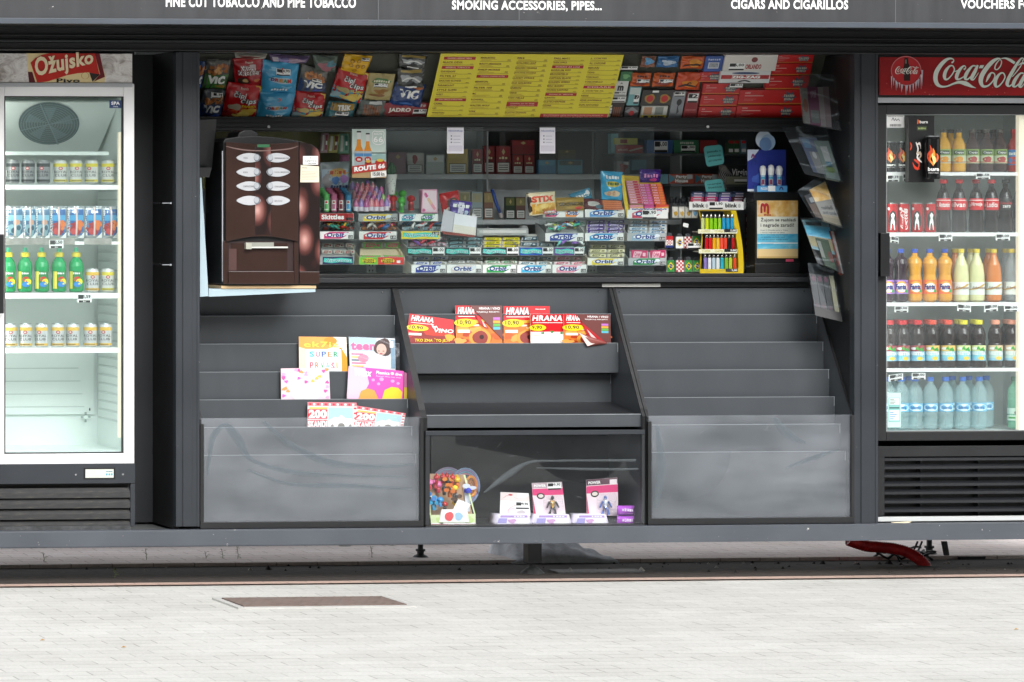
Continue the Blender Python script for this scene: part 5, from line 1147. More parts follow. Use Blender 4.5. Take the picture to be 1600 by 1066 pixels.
# ================================================================== MAGAZINES
def mag(tl, tr, brr, bl, Y, pages='e9e4da', th=.006):
    mb = MB(); s = S_quad(tl, tr, brr, bl, Y); mb.slab(s, th, C(pages, .6)); return mb, s
def sub(s, a, b, c, d): return lambda u, v, o=0: s(a + (c - a) * u, b + (d - b) * v, o)
RDM = C('cc1a24', .3); 
def hrana(mb, s, price_, ln=.62, vino=False, food=0, bottomtxt=None, curl=None):
    mb.rect(s, 0, 0, 1, 1, RDM, 1)
    rr = random.Random(food)
    if food == 0:
        mb.pol(s, [(0, 0), (0, .12), (.25, .42), (.6, .55), (1, .1), (1, 0)], C('8a1512', .3), 2); mb.ell(s, .62, .42, .3, .12, C('d8321e', .25), 2.6, 18, 1, .1); mb.ell(s, .9, .25, .1, .14, C('e8a32a', .3), 3, 12, 1, .15)
    elif food in (1, 2):
        mb.rect(s, 0, 0, 1, .52, C('d9772a', .3), 2)
        for k in range(9): mb.ell(s, rr.uniform(.05, .95), rr.uniform(.05, .45), .13, .09, C(rr.choice(['e8a24e', 'c95a24', 'f0c890', 'b33a1c']), .3), 2.6 + k * .2, 12, 1, .2)
        mb.ell(s, .52, .16, .24, .22, C('e79a3c', .3), 5, 20, 1, .06); mb.ell(s, .52, .16, .17, .17, C('8f3a34', .25), 5.7, 18, 1, .05); mb.ell(s, .55, .17, .05, .06, C('3a1a1a', .25), 6.3, 12)
        mb.ribbon(s, [(.25, .62, .05), (.5, .58, .08), (.75, .66, .05)], C('e3b040', .3), 3, 5); mb.rect(s, .05, .46, .5, .5, Wt, 3)
    else:
        mb.rect(s, 0, 0, 1, .4, C('efe9e2', .3), 2); mb.ell(s, .6, .12, .42, .24, Wt, 2.6, 22)
        for k in range(3): mb.ribbon(s, [(.6 + (.12 + .08 * k) * math.cos(t * .4), .06 + (.05 + .05 * k) * math.sin(t * .4), .01) for t in range(9)], C('d06a78', .3), 3.3, 3)
        for a_, b_ in ((.35, .36), (.62, .4), (.9, .36)): mb.ell(s, a_, b_, .05, .04, C('3a8a3c', .3), 4, 10, 1, .3)
    mb.txt(s, 'HRANA', .05, .77, .05 + ln, .96, Wt, 7, .035, .12)
    if vino: mb.txt(s, 'VINO', .55, .42, .98, .58, Wt, 7, .035, .12); mb.ribbon(s, [(.5, .74, .02), (.56, .58, .05), (.6, .66, .03), (.66, .5, .01)], Wt, 7.5, 3)
    mb.ell(s, .2, .54, .24, .11, Yl, 7, 22); mb.txt(s, price_, .03, .48, .32, .61, Bk, 8, .02); mb.rect(s, .05, .70, .05 + ln, .718, Wt, 7)
    mb.rect(s, .03, .28, .3, .36, C('f3e9d8', .4), 7)
    if bottomtxt: mb.txt(s, bottomtxt, .17, .03, .9, .19, Yl, 8, .03)
    if curl:
        # cover page curling away to show the brown back page
        mb.pol(s, curl[0], C('6e3f3c', .35), 9)
        for k, c_ in enumerate(('b86fc0', 'e0a03a', '5cb04a', '5ab4c8')): mb.rect(s, curl[1], .62 - k * .085, curl[1] + .15, .69 - k * .085, C(c_), 10)
        mb.txt(s, 'HRANA I VINO', .5, .89, .95, .96, Wt, 10, .02); mb.txt(s, 'NAJBOLJI RECEPTI', .45, .8, .93, .85, Wt, 10, .01)
        mb.pol(s, curl[2], C('b52a30', .3), 11); mb.pol(s, curl[3], C('e9c9c4', .35), 12)
g1 = 'red food magazines in the middle rack'
YM1 = .385
mb, s = mag((640, 490), (709, 500), (710, 537), (634, 537), lambda x, y: YM1 - (y - 490) / 47 * .03); hrana(mb, s, '10,90', .5, True, 0, 'TKO ZNA ŠTO JE...?')
tag(mb.build('magazine'), 'red food magazine at the left end, its corner drooping forward', 'magazine', g1)
mb, s = mag((711.5, 477.5), (784, 478), (785, 537), (712.5, 537), lambda x, y: .40 - (y - 477) / 60 * .035); hrana(mb, s, '10,90', .36, False, 1, None, ([(.3, 1), (1, 1), (1, .1), (.8, .35), (.5, .75)], .8, [(.4, .8), (.72, .38), (.62, .42), (.5, .52)], [(.55, .62), (.66, .42), (.6, .44)]))
tag(mb.build('magazine'), 'red food magazine second from left with its cover curled back', 'magazine', g1)
mb, s = mag((787, 478.5), (859, 478.5), (859, 537), (787, 537), lambda x, y: .40 - (y - 477) / 60 * .035); hrana(mb, s, '10,90', .5, False, 2); mb.txt(s, 'RECEPTI', .68, .9, .9, .93, Wt, 7, .01)
tag(mb.build('magazine'), 'flat red food magazine with a pie photo, standing tallest in the middle', 'magazine', g1)
mb, s = mag((829, 491), (884, 491), (882, 537), (829, 537), .345); hrana(mb, s, '9,90', .86, False, 3)
tag(mb.build('magazine'), 'red and white food magazine priced lower, in front of the pie one', 'magazine', g1)
mb, s = mag((881, 490.5), (953, 492), (954, 537), (881, 537), .334); hrana(mb, s, '10,90', .3, False, 1, None, ([(.25, 1), (1, 1), (1, 0), (.62, 0), (.45, .6)], .8, [(.33, .78), (.9, .02), (.62, .0), (.5, .28)], [(.48, .5), (.72, .12), (.62, .1)])); 
tag(mb.build('magazine'), 'rightmost red food magazine whose cover curls out over the pocket', 'magazine', g1)
mb = MB(); b_ = S_quad((905, 520), (940, 532), (950, 537), (918, 542), .292); mb.slab(S_bag(b_, .01, 3, .001), .0008, C('8c4a44', .35), 6, 4); mb.slab(S_quad((905, 520), (926, 531), (930, 537), (918, 541), .285), .0008, C('e6cfc8', .35))
tag(mb.build('loose_page'), 'curled brown page corner hanging over the pocket edge in the middle rack', 'page')
g2 = 'magazines in the left rack'
mb, s = mag((467, 526), (541, 527), (543, 580), (467.5, 580), .285)
mb.rect(s, 0, 0, 1, 1, C('f7ece0'), 1); mb.pol(s, [(0, .3), (0, 1), (.72, 1), (.78, .85), (.7, .7), (.3, .5)], C('f0a85c'), 2); mb.pol(s, [(0, .0), (0, .7), (.25, .6), (.2, 0)], C('f7dcc0'), 2.6); mb.ell(s, .66, .88, .14, .12, C('ee9440'), 2.9, 16); mb.pol(s, [(.78, .62), (.88, .7), (1, .4), (1, 0), (.85, 0)], C('f09a30'), 3)
mb.rect(s, .14, 0, .88, .64, C('cfe9f4'), 3.6); mb.rect(s, .14, 0, .88, .35, C('eef6f7'), 4.2)
for i, (ch, c_) in enumerate(zip('SUPER', ('3fb0c0', 'e05a6a', '4a5ab0', 'e08a3a', '2f9a58'))): mb.txt(s, ch, .22 + i * .125, .42, .31 + i * .125, .57, C(c_), 5, .015)
for i, (ch, c_) in enumerate(zip('PRVAŠI', ('d03a5a', 'e0703a', '3fa060', '6fb6d8', 'd8406a', 'e0a040'))): mb.txt(s, ch, .22 + i * .11, .08, (.295 if ch != 'I' else .245) + i * .11, .26, C(c_), 5, .015)
mb.txt(s, 'ek7iz', .1, .7, .84, .86, C('f6e060'), 5, .01)
tag(mb.build('magazine'), 'orange and pale blue school workbook with rainbow lettering in left rack', 'magazine', g2)
mb, s = mag((545, 527), (617, 529), (618, 581), (547, 579), .285)
mb.rect(s, 0, 0, 1, 1, C('e8eef0'), 1); mb.pol(s, [(0, .6), (0, 1), (.6, 1), (.55, .6)], C('bfe0ea'), 2); mb.txt(s, 'teen', .03, .62, .58, .86, C('f07aa8'), 3, .05)
mb.ell(s, .74, .72, .2, .26, C('5a4a46'), 3.2, 18, 1, .08); mb.ell(s, .7, .66, .11, .17, C('e6c3b2'), 4, 16); mb.pol(s, [(.42, 0), (.5, .3), (.7, .42), (.86, .3), (.9, 0)], C('e9e6ea'), 4.6); mb.rect(s, .62, .60, .66, .62, C('6a4038'), 4.5); mb.rect(s, .72, .60, .76, .62, C('6a4038'), 4.5); mb.ell(s, .69, .53, .035, .018, C('b8485a'), 4.5, 10)
for k in range(5): mb.rect(s, .04, .48 - k * .09, .3 + .05 * (k % 2), .52 - k * .09, C(('e07aa0', 'e9d25a', '6a7a8a')[k % 3]), 3)
mb.ell(s, .3, .38, .12, .12, C('e59ab0'), 3.3, 14); mb.rect(s, .9, .1, .99, .95, C('8fb0c4'), 5); mb.rect(s, .88, .72, .96, .92, Wt, 6)
tag(mb.build('magazine'), 'pale teen magazine in clear wrap with a smiling dark haired portrait', 'magazine', g2)
mb = MB(); s = S_quad((544, 526), (624, 526), (626, 584), (546, 582), .272); mb.slab(s, .0015, SLEEVE); tag(mb.build('clear_sleeve'), 'clear plastic sleeve around the teen magazine', 'sleeve')
mb, s = mag((439, 576), (514, 575), (516, 624), (439.5, 624), .222)
mb.rect(s, 0, 0, 1, 1, C('ecccd8'), 1); rr = random.Random(2)
for k in range(46):
    u, v = rr.random(), rr.random(); 
    if .22 < u < .8 and v < .55: continue
    mb.ell(s, min(.95, max(.05, u)), min(.95, max(.05, v)), .04, .05, C(rr.choice(['e86ab8', 'f09a5a', 'f4c05a', 'd85aa0', 'ffffff', 'f4a6c8'])), 2 + (k % 7) * .2, 10, 1, .25)
mb.ell(s, .5, .2, .3, .3, C('e2dcde'), 4, 24)
tag(mb.build('magazine'), 'square white picture book with pink and orange dots, lowest left', 'magazine', g2)
mb, s = mag((545, 572), (631, 580), (630, 624), (542, 623), .222)
mb.rect(s, 0, 0, 1, 1, C('e35ab4'), 1); mb.pol(s, [(0, 0), (0, 1), (.3, .98), (.38, .5), (.25, 0)], C('f3bfe0'), 2); mb.txt(s, 'Winx', .1, .72, .42, .95, Wt, 3, .04, .1)
mb.txt(s, 'Plesnica', .5, .82, .74, .93, Wt, 3, .03); mb.ell(s, .79, .88, .03, .05, Wt, 3, 10); mb.txt(s, 'diva', .84, .82, .97, .92, Wt, 3, .03); mb.txt(s, 'Postani Winx kao tvoja', .5, .72, .95, .78, C('f8d0ec'), 3, .01)
for k, (a_, b_, r_) in enumerate(((.45, .62, .03), (.6, .66, .04), (.8, .62, .035), (.55, .5, .03), (.9, .55, .03))): mb.ell(s, a_, b_, r_, r_ * 1.5, C('f3a6dc'), 3, 12)
mb.pol(s, [(.62, 0), (.66, .3), (.78, .42), (.9, .4), (.98, .25), (.97, 0)], C('f2cf3a'), 4); mb.pol(s, [(.2, 0), (.24, .25), (.36, .34), (.48, .28), (.56, 0)], C('f0a050'), 4)
tag(mb.build('magazine'), 'glossy pink magazine with white title and yellow shapes, left rack', 'magazine', g2)
mb = MB(); s = S_quad((632, 582), (642, 584), (643, 624), (631, 624), .215); mb.slab(s, .002, C('c87aa0')); mb.rect(s, 0, 0, 1, .45, C('d8c03a'), 1); tag(mb.build('magazine'), 'narrow pink and yellow magazine edge against the rack side panel', 'magazine', g2)
def skandi(tl, tr, b1, b2, lab):
    mb, s = mag(tl, tr, b1, b2, .165); RR = C('d03a48')
    mb.rect(s, 0, 0, 1, 1, C('dcd4d2'), 1); mb.rect(s, 0, .86, 1, 1, C('e07a84'), 2)
    for k in range(12): mb.rect(s, .03 + k * .08, .88, .07 + k * .08, .96, Wt if k % 2 else RR, 2.6)
    mb.rect(s, .0, .34, .4, .72, RR, 2); mb.txt(s, '200', .02, .37, .39, .70, Wt, 3, .06); mb.rect(s, 0, 0, .4, .3, RR, 2); mb.txt(s, 'SKANDI', .01, .0, .39, .27, Wt, 3, .05); mb.rect(s, .03, .74, .4, .8, C('e8c04a'), 2.5)
    mb.rect(s, .42, .0, .92, .8, C('a8cfe4'), 2); mb.pol(s, [(.42, .0), (.42, .28), (.55, .42), (.62, .38), (.68, .5), (.76, .38), (.9, .36), (.92, 0)], C('f0efea'), 3); mb.ell(s, .68, .06, .07, .12, C('77726c'), 4, 12); mb.ell(s, .5, .05, .03, .08, C('8a857e'), 4, 10); mb.ell(s, .86, .05, .03, .08, C('8a857e'), 4, 10)
    for k in range(8): mb.rect(s, .94, .04 + k * .1, .99, .1 + k * .1, RR if k % 2 else Wt, 2.6)
    tag(mb.build('magazine'), lab, 'magazine', g2)
skandi((481, 628.5), (557, 629.5), (558, 668), (480, 668), 'upright puzzle magazine with red border and white church, lower pocket')
skandi((558, 634), (634, 646), (630, 668), (553, 668), 'slumped puzzle magazine with red border, right of the upright one')

# ================================================================== TOYS IN THE GLASS CASE
toy = empty('toy_box', P(705, 821, .12), 'open card display box with green base full of small toys', 'display box')
mb = MB(); CARD = C('c9a98a', .7); CRIM = C('d8e6b4', .5)
mb.slab(S_quad((664, 741), (698, 741), (700, 820), (673, 820), .22), .002, CARD); mb.slab(S_quad((664, 740), (724, 742), (742, 820), (674, 820), .225), .002, CARD)
mb.build('card_back', toy)
mb = MB(); s = S_quad((672, 805), (743, 803), (743, 821), (674, 821), .10); mb.slab(s, .003, CRIM); mb.rect(s, 0, 0, 1, .12, C('d84a5a'), 1); mb.rect(s, .0, .12, 1, .24, Wt, 1); mb.rect(s, .38, .0, .52, .12, Wt, 2)
mb.ell(s, .22, .5, .1, .35, C('c4dc90'), 1, 14, 1, .15); mb.ell(s, .85, .5, .1, .35, C('c4dc90'), 1, 14, 1, .15)
s = S_quad((690, 796), (730, 796), (733, 816), (686, 816), .097); mb.slab(s, .002, Wt); mb.ell(s, .32, .45, .16, .36, C('e0565a'), 1, 16, 1, .05); mb.ell(s, .66, .45, .14, .32, C('9fc6e0'), 1, 16, 1, .08); mb.build('card_front', toy)
mb = MB(); 
for pts in (((664, 740), (667, 740), (675, 820), (673, 820)),): mb.slab(S_quad(*pts, .11), .002, CRIM)
mb.slab(S_quad((724, 742), (727, 742), (743, 804), (741, 804), .11), .002, CRIM); mb.build('card_edge', toy)
def toyfig(px, py, sc, col, col2, lab, k, Y):
    """small plastic candy topper: round head, tuft, wings of a fan"""
    c = P(px, py, Y); r = .0031 * sc; mb = MB()
    mb.lathe(c.x, c.y, [(r * .55, c.z - r * 2.2), (r * .6, c.z - r * 1.2), (r * .5, c.z - r * .8), (r * .85, c.z - r * .5), (r, c.z), (r * .85, c.z + r * .5), (r * .45, c.z + r * .85), (0.0001, c.z + r)], [C(col2, .35)] * 3 + [C(col, .3)] * 4, 14)
    if k == 0: mb.lathe(c.x, c.y, [(r * .28, c.z + r * .8), (r * .34, c.z + r * 1.1), (.0001, c.z + r * 1.5)], C(col, .3), 8)
    if k == 1:
        for a in range(3):
            t = a * 2.094 + px; s = S_flat(px - 10, py - 10, px + 10, py + 10, Y - r - .003); mb.ell(s, .5 + .3 * math.cos(t), .5 + .3 * math.sin(t), .2, .16, C(col2, .3), 1 + a * .3, 14)
        mb.ell(s, .5, .5, .1, .1, C('333333'), 3, 10)
    tag(mb.build('toy'), lab, 'toy', 'small toys in the card display box')
tf = [(672, 754, 5, 'f08ac0', 'c84a50', 'upper left pink'), (680, 752, 5, 'f08ac0', 'c84a50', 'second pink'), (685, 757, 6, 'ee7ab8', 'd84a5a', 'front pink'), (682, 746, 4.5, 'd03030', 'b02828', 'leftmost red topped'), (692, 745, 4.5, 'd03030', 'b02828', 'second red topped'), (698, 744, 4, 'd03030', '602020', 'middle red topped'), (707, 746, 4.5, 'd03030', 'a83a30', 'rightmost red topped'),
      (700, 752, 5, '2f2f32', 'e08a3a', 'black topped orange'), (714, 750, 6, 'f4c52a', 'e0762a', 'large yellow topped orange'), (703, 764, 6, 'd8873a', 'c86a2a', 'round orange'), (711, 763, 5, 'f2d43a', 'd87a30', 'front yellow topped'), (694, 764, 4.5, '2a2c2e', '303234', 'small round black'), (712, 775, 5, '8d8d90', '5a4438', 'grey topped'), (711, 786, 5, 'f0c428', 'f0c428', 'bright yellow'),
      (678, 783, 6.5, '4aaee0', '2f9ac8', 'large light blue'), (688, 781, 5, '3f9fe0', '3a8fc8', 'darker blue'), (672, 778, 4, 'e4ece8', '3f7fc8', 'white and blue'), (695, 788, 4.5, 'c83a38', '2c3236', 'red and black')]
for i, (px, py, sc, c1, c2, w_) in enumerate(tf): toyfig(px, py, sc, c1, c2, w_ + ' plastic toy in the card display box', (0 if c1 in ('d03030', 'f4c52a') else (1 if i in (7, 9, 12, 14, 16) else 2)), .13 + (.05 if py < 760 else .0) + (i % 3) * .012)
mb = MB(); s = S_quad((716, 780), (736, 788), (722, 806), (708, 796), .105); mb.slab(s, .001, Wt); tag(mb.build('card_slip'), 'blank white card slip leaning in the toy display box', 'card')
mb = MB(); s = S_quad((725, 762), (735, 765), (734, 800), (728, 798), .13); mb.slab(s, .012, C('dfe4f0', .3)); c = P(731, 766, .12); mb.lathe(c.x, c.y, [(.004, c.z - .016), (.018, c.z - .012), (.02, c.z), (.012, c.z + .012), (.0001, c.z + .018)], C('3440b8', .25), 14); s = S_flat(722, 754, 744, 768, .11); mb.ell(s, .3, .6, .28, .28, C('cdd3e0', .3), 1, 14); mb.ell(s, .72, .4, .3, .22, C('c4cada', .3), 1.5, 14)
tag(mb.build('toy'), 'blue and white spinning toy at the right of the display box', 'toy', 'small toys in the card display box')
def hoop(cx, cy, rx, ry, cols, lab, Y):
    mb = MB()
    for k, c_ in enumerate(cols):
        q = 1 - k * .1; mb.tube([P(cx + rx * q * math.cos(t * .2618), cy + ry * q * math.sin(t * .2618), Y + k * .002) for t in range(25)], .0045, plastic('hoop' + c_, c_, .75), 6, False)
    s = S_flat(cx - rx, cy - ry, cx + rx, cy + ry, Y + .01); mb.ell(s, .5, .5, .5, .5, plastic('hoopfilm' + cols[0], cols[0], .35), 0, 30)
    tag(mb.build('toy_hoop'), lab, 'toy', 'coloured plastic hoops behind the toy box')
hoop(700, 757, 25, 26, ('b9aed0', 'a9c0d8', 'c8a8c8', 'b4b4d4'), 'lilac round plastic disc behind the toy box', .26)
hoop(727, 760, 22, 28, ('9ab8dc', 'b49ac8', '8fc4d8', 'd898a8'), 'blue and pink round plastic disc right of the lilac one', .25)
hoop(736, 760, 9, 16, ('f0a050', 'f4b45a'), 'small orange plastic ring hanging at the toy box edge', .20)
def blister(tl, tr, b1, b2, Y, lab, kind):
    mb, s = mag(tl, tr, b1, b2, Y, 'e8e4e6', .003)
    if kind == 0:
        mb.rect(s, 0, 0, 1, 1, C('efecec'), 1); mb.pol(s, [(.0, .65), (0, 1), (.6, 1), (.6, .8), (.75, .78), (1, .88), (1, .62)], C('e4d8d6'), 2); mb.ell(s, .35, .9, .08, .04, C('c8404a'), 3, 12); mb.ribbon(s, [(.1, .75, .015), (.2, .85, .015), (.3, .88, .015)], C('d07a80'), 3, 4)
        mb.ribbon(s, [(.25, .02, .02), (.3, .3, .02), (.5, .45, .02), (.7, .5, .02)], C('c8a0a8'), 3, 5); price(mb, s, .52, .3, .97, .6, '99,90', 3); mb.ell(s, .4, .2, .18, .14, C('cfc8cc'), 3, 14, 1, .1); mb.ell(s, .7, .14, .14, .1, C('b8b0b4'), 3.4, 14, 1, .1)
    else:
        mb.rect(s, 0, 0, 1, 1, C('e8d4da'), 1); mb.rect(s, 0, .62, 1, .82, C('d8407a'), 2); mb.rect(s, 0, .84, 1, 1, C('5a3a48' if kind == 2 else 'b8a4ac'), 2); mb.txt(s, 'POWER', .06, .87, .45, .95, Wt, 3, .04)
        mb.pol(s, [(0, 0), (.08, .0), (.04, .3), (0, .6)], C('c83a6a'), 3); mb.ell(s, .26, .6, .13, .09, C('2a2a2c'), 3, 18); mb.ell(s, .26, .6, .09, .055, C('d8d0c8'), 3.6, 14)
        if kind == 1: price(mb, s, .5, .78, .95, .98, '99,90', 4)
        else: mb.rect(s, .74, .82, .97, .96, C('e8dce0'), 4)
    o = mb.build('blister_pack'); tag(o, lab, 'toy pack', 'carded toys in the glass case')
    if kind:
        # moulded bubble and the figure in it
        mb = MB(); b0 = sub(s, .3, .02, .96, .6); mb.bag(S_bag(b0, .035, kind, .003), b0, CLEAR, 8, 10); mb.build('bubble', o)
        c0 = s(.56, .04); h = .085; mb = MB(); K = C('2c2a2c' if kind == 1 else '5a74b8', .35); Gd = C('c89a3a' if kind == 1 else 'dfe4ee', .3, .4)
        yy = c0.y - .012
        for q in (-1, 1):
            mb.tube([(c0.x + q * .016, yy, c0.z), (c0.x + q * .012, yy - .004, c0.z + h * .22), (c0.x + q * .005, yy, c0.z + h * .45)], [.007, .005, .007], K, 8)
            mb.tube([(c0.x + q * .014, yy, c0.z + h * .75), (c0.x + q * .024, yy - .003, c0.z + h * .55), (c0.x + q * .03, yy - .005, c0.z + h * .4)], [.006, .0045, .004], K, 8)
        mb.tube([(c0.x, yy, c0.z + h * .4), (c0.x, yy, c0.z + h * .6), (c0.x, yy, c0.z + h * .82)], [.007, .010, .012], Gd, 10)
        mb.lathe(c0.x, yy, [(.0001, c0.z + h * .84), (.007, c0.z + h * .9), (.008, c0.z + h * .98), (.005, c0.z + h * 1.06), (.0001, c0.z + h * 1.1)], K, 10); mb.build('figurine', o)
blister((782, 769), (826, 771), (829, 806), (781, 806), .14, 'white carded toy with hanging hole, leftmost of three', 0)
blister((831, 755), (878, 753), (884, 806), (834, 806), .15, 'pink and white carded toy with black figure, middle of three', 1)
blister((916, 750), (965, 746), (966, 806), (917, 806), .15, 'pink and white carded toy with blue figure, rightmost of three', 2)
for k, (a_, b_, lab) in enumerate(((773, 832, 'left'), (833, 894, 'middle'), (896, 952, 'right'))):
    mb = MB(); Y = .10; top = S_pts(P(a_ + 6, 804, Y), P(b_ - 5, 804, Y), P(b_, 821, Y), P(a_, 821, Y)); mb.slab(top, .10, C('e9e2f2', .25), 6, 3)
    mb.rect(top, .05, .05, .95, .95, C('f0edf6', .3), 1); mb.rect(top, .08, .72, .92, .92, C('b89ad8'), 2); mb.rect(top, .05, .2, .3, .65, C('a8a0dc'), 2); mb.rect(top, .0, .04, .95, .14, C('9fcfe4'), 2); mb.rect(top, .62, .12, .86, .6, Wt, 3); mb.ell(top, .45, .4, .12, .2, C('d8a8d8'), 3, 12, 1, .2); mb.txt(top, 'MEGA', .5, .75, .85, .9, Wt, 3, .03)
    tag(mb.build('toy_carton'), 'low lilac and white toy carton, %s one of three in the glass case' % lab, 'toy carton', 'lilac cartons in the glass case')
for k, (cy, lab) in enumerate(((799, 'purple wrapped toy roll on top, at the glass case\'s right end'), (815, 'purple wrapped toy roll underneath, at the glass case\'s right end'))):
    mb = MB(); s = S_flat(964, cy - 9, 991, cy + 6, .10); mb.bag(S_bag(s, .025, k, .002), s, C('b45ad0', .25), 8, 6); s2_ = S_bag(s, .025, k, .002); mb.txt(s2_, 'IDEO' if 0 else 'VIDEO', .2, .4, .85, .75, C('ecd6f4'), 4, .04); mb.rect(s2_, .1, .12, .9, .24, C('e6b8ee'), 2, 6)
    s = S_flat(952, cy - 4, 965, cy + 5, .11); mb.bag(S_bag(s, .015, k + 4, .002), s, CLEAR, 5, 4); tag(mb.build('toy_roll'), lab, 'toy', 'purple toy rolls')
# ================================================================== SWEETS AND TOBACCO BEHIND THE WINDOW
def at_uv(s, a, b, c, d): return lambda u, v, o=0: s(a + (c - a) * u, b + (d - b) * v, o)
TRAYG = C('a3a6a6', .45)
def art_orbit(mb, s, col, tag_=True, base='f1f1ee', txt='Orbit', tc='123a8c'):
    mb.rect(s, 0, 0, 1, 1, C(base), 1); k = C(col)
    mb.pol(s, [(.12, .04), (.62, .04), (.82, .5), (.86, .96), (.3, .96), (.12, .6)], k, 2); mb.ell(s, .78, .68, .07, .22, C('dfe8ee'), 2.6, 10)
    mb.ell(s, .45, .5, .30, .25, C('f4f5f4'), 2.6, 18); mb.txt(s, txt, .2, .26, .72, .8, C(tc), 4, .045, .03)
    if tag_: mb.rect(s, .84, .06, .985, .5, Bk, 3); mb.txt(s, '5.50', .855, .14, .97, .42, Wt, 4, .02)
def art_air(mb, s, base, tag_=False):
    mb.rect(s, 0, 0, 1, 1, C(base), 1); mb.ribbon(s, [(.0, .45, .5), (.3, .62, .55), (.6, .45, .55), (1, .55, .3)], C('1f6f74'), 2, 5) if 0 else None
    mb.pol(s, [(.03, .3), (.3, .16), (.6, .3), (.97, .18), (.95, .7), (.62, .86), (.32, .74), (.05, .84)], C('3fd0bf'), 2); mb.txt(s, 'Airwaves', .08, .28, .92, .78, Wt, 3.4, .05, .03); mb.txt(s, 'Airwaves', .09, .30, .91, .76, C('1f8f98'), 4.2, .01, .03)
    if tag_: mb.rect(s, .8, .5, .98, .95, C('222222'), 3); mb.txt(s, '5.50', .82, .58, .96, .85, Wt, 4, .02)
def pack_proto(c1, c2, w, h, d):
    """small wrapped gum pack: rounded ends, printed band"""
    mb = MB(); a, b = C(c1, .3), C(c2, .3); e = w * .04
    mb.box(-w / 2 + e, w / 2 - e, 0, d, 0, h, a); mb.box(-w / 2, -w / 2 + e, d * .15, d * .85, h * .1, h * .85, C('d9dadb', .3)); mb.box(w / 2 - e, w / 2, d * .15, d * .85, h * .1, h * .85, C('d9dadb', .3))
    s = lambda u, v, o=0: Vector((-w / 2 + w * u, -o, h * v)); t = lambda u, v, o=0: Vector((-w / 2 + w * u, d * v, h + o))
    for q in (s, t): mb.pol(q, [(.12, .15), (.55, .15), (.66, .85), (.2, .85)], b, 1); mb.rect(q, .7, .3, .86, .7, b, 1)
    mb.txt(s, 'Orbit', .22, .25, .56, .78, C(c1, .3), 2, .03)
    return mb
_sw = {}
def loose(x0, x1, ytop, y1, Y, n, cols, where):
    rn = random.Random(int(x0)); fl = S_quad((x0 + 3, ytop), (x1, ytop), (x1 - 2, y1), (x0 + 2, y1), lambda px, py: Y + .004 + (y1 - py) / (y1 - ytop) * .10)
    for k in range(n):
        c = cols[k % len(cols)]; p = fl(rn.uniform(.04, .96), rn.uniform(.1, 1), .008 + .004 * rn.random()); lab = 'small wrapped sweet lying loose in the ' + where
        if c in _sw: o = dup(_sw[c], p, lab)
        else:
            mb = MB(); m_ = C(c, .15); mb.tube([(-.020, 0, 0), (-.013, 0, .001), (-.011, 0, 0), (0, 0, .002), (.011, 0, 0), (.013, 0, .001), (.020, 0, 0)], [.007, .002, .006, .0075, .006, .002, .007], m_, 7); o = mb.build('wrapped_sweet'); tag(o, lab, 'sweet', 'loose wrapped sweets in the trays'); o.location = p; _sw[c] = o
        o.rotation_euler = (rn.uniform(-.5, .5), rn.uniform(-.9, .9), rn.uniform(-.8, .8))
def gum_tray(x0, x1, y0, y1, Y, art, name_txt, top=0, packs=None, trayw=0, flap=None, back=0, floor_=True, nm='gum_tray', cat='gum tray', grp='chewing gum trays behind the window'):
    """sloping open tray with a printed front; packs: (colour, accent, cols, rows, label)"""
    root = empty(nm, (X((x0 + x1) / 2, Y), Y + .05, Z(y1, Y)), name_txt, cat, grp)
    mb = MB(); top = top or (y0 - 12); Yb = Y + .13
    tg = C(flap, .6) if flap else TRAYG
    mb.pbox(x0, y0, x1, y1, Y, .003, TRAYG)
    fl = S_quad((x0 + 2, top), (x1 + 2, top), (x1, y1 - 3), (x0, y1 - 3), lambda px, py: Y + .006 + (y1 - 3 - py) / max(1, (y1 - 3 - top)) * .12); mb.slab(fl, .002, tg)
    for px in (x0, x1 - .8):
        a = [P(px, y0 + 1, Y + .003), P(px, y1, Y + .003), P(px + 2, y1, Yb), P(px + 2, top - 4, Yb)]
        xx = a[0].x; mb.add([(xx, p.y, p.z) for p in a] + [(xx + .002, p.y, p.z) for p in a], [(0, 1, 2, 3), (7, 6, 5, 4), (0, 4, 5, 1), (1, 5, 6, 2), (2, 6, 7, 3), (3, 7, 4, 0)], tg)
    if flap: mb.slab(S_quad((x0 + 3, top - 8), (x1 - 1, top - 8), (x1 + 2, top), (x0 + 2, top), Y + .127), .002, tg)
    mb.build('tray', root)
    mb = MB(); s = S_flat(x0 + trayw, y0 + .5, x1 - (1 if not trayw else trayw * .3), y1 - .5, Y - .001); mb.slab(s, .0008, Wt); art(mb, s); mb.build('label_card', root)
    if packs:
        c1, c2, cols, rows_, lab = packs; proto = None; fr0, fr1 = .02, .98
        w = (X(x1, Y) - X(x0, Y)) / cols * .92
        for r_ in range(rows_):
            for c_ in range(cols):
                u = (c_ + .5) / cols; v = .12 + .80 * r_ / max(1, rows_ - 1) if rows_ > 1 else .3
                p = fl(u, v, .001)
                if proto is None:
                    h = .0031 * max(3.2, (y1 - top) / (rows_ + .6) * .82); mbp = pack_proto(c1, c2, w, h, .02); proto = mbp.build('gum_pack'); tag(proto, lab, 'gum pack', 'gum packs in the window trays'); proto.location = p; ob = proto
                else: ob = dup(proto, p)
                ob.rotation_euler = (0, random.uniform(-.05, .05), random.uniform(-.1, .1))
    return root
O = lambda c, **k: (lambda mb, s: art_orbit(mb, s, c, **k))
A = lambda c, **k: (lambda mb, s: art_air(mb, s, c, **k))
Y1, Y2, Y3, Y4 = .58, .55, .52, .50
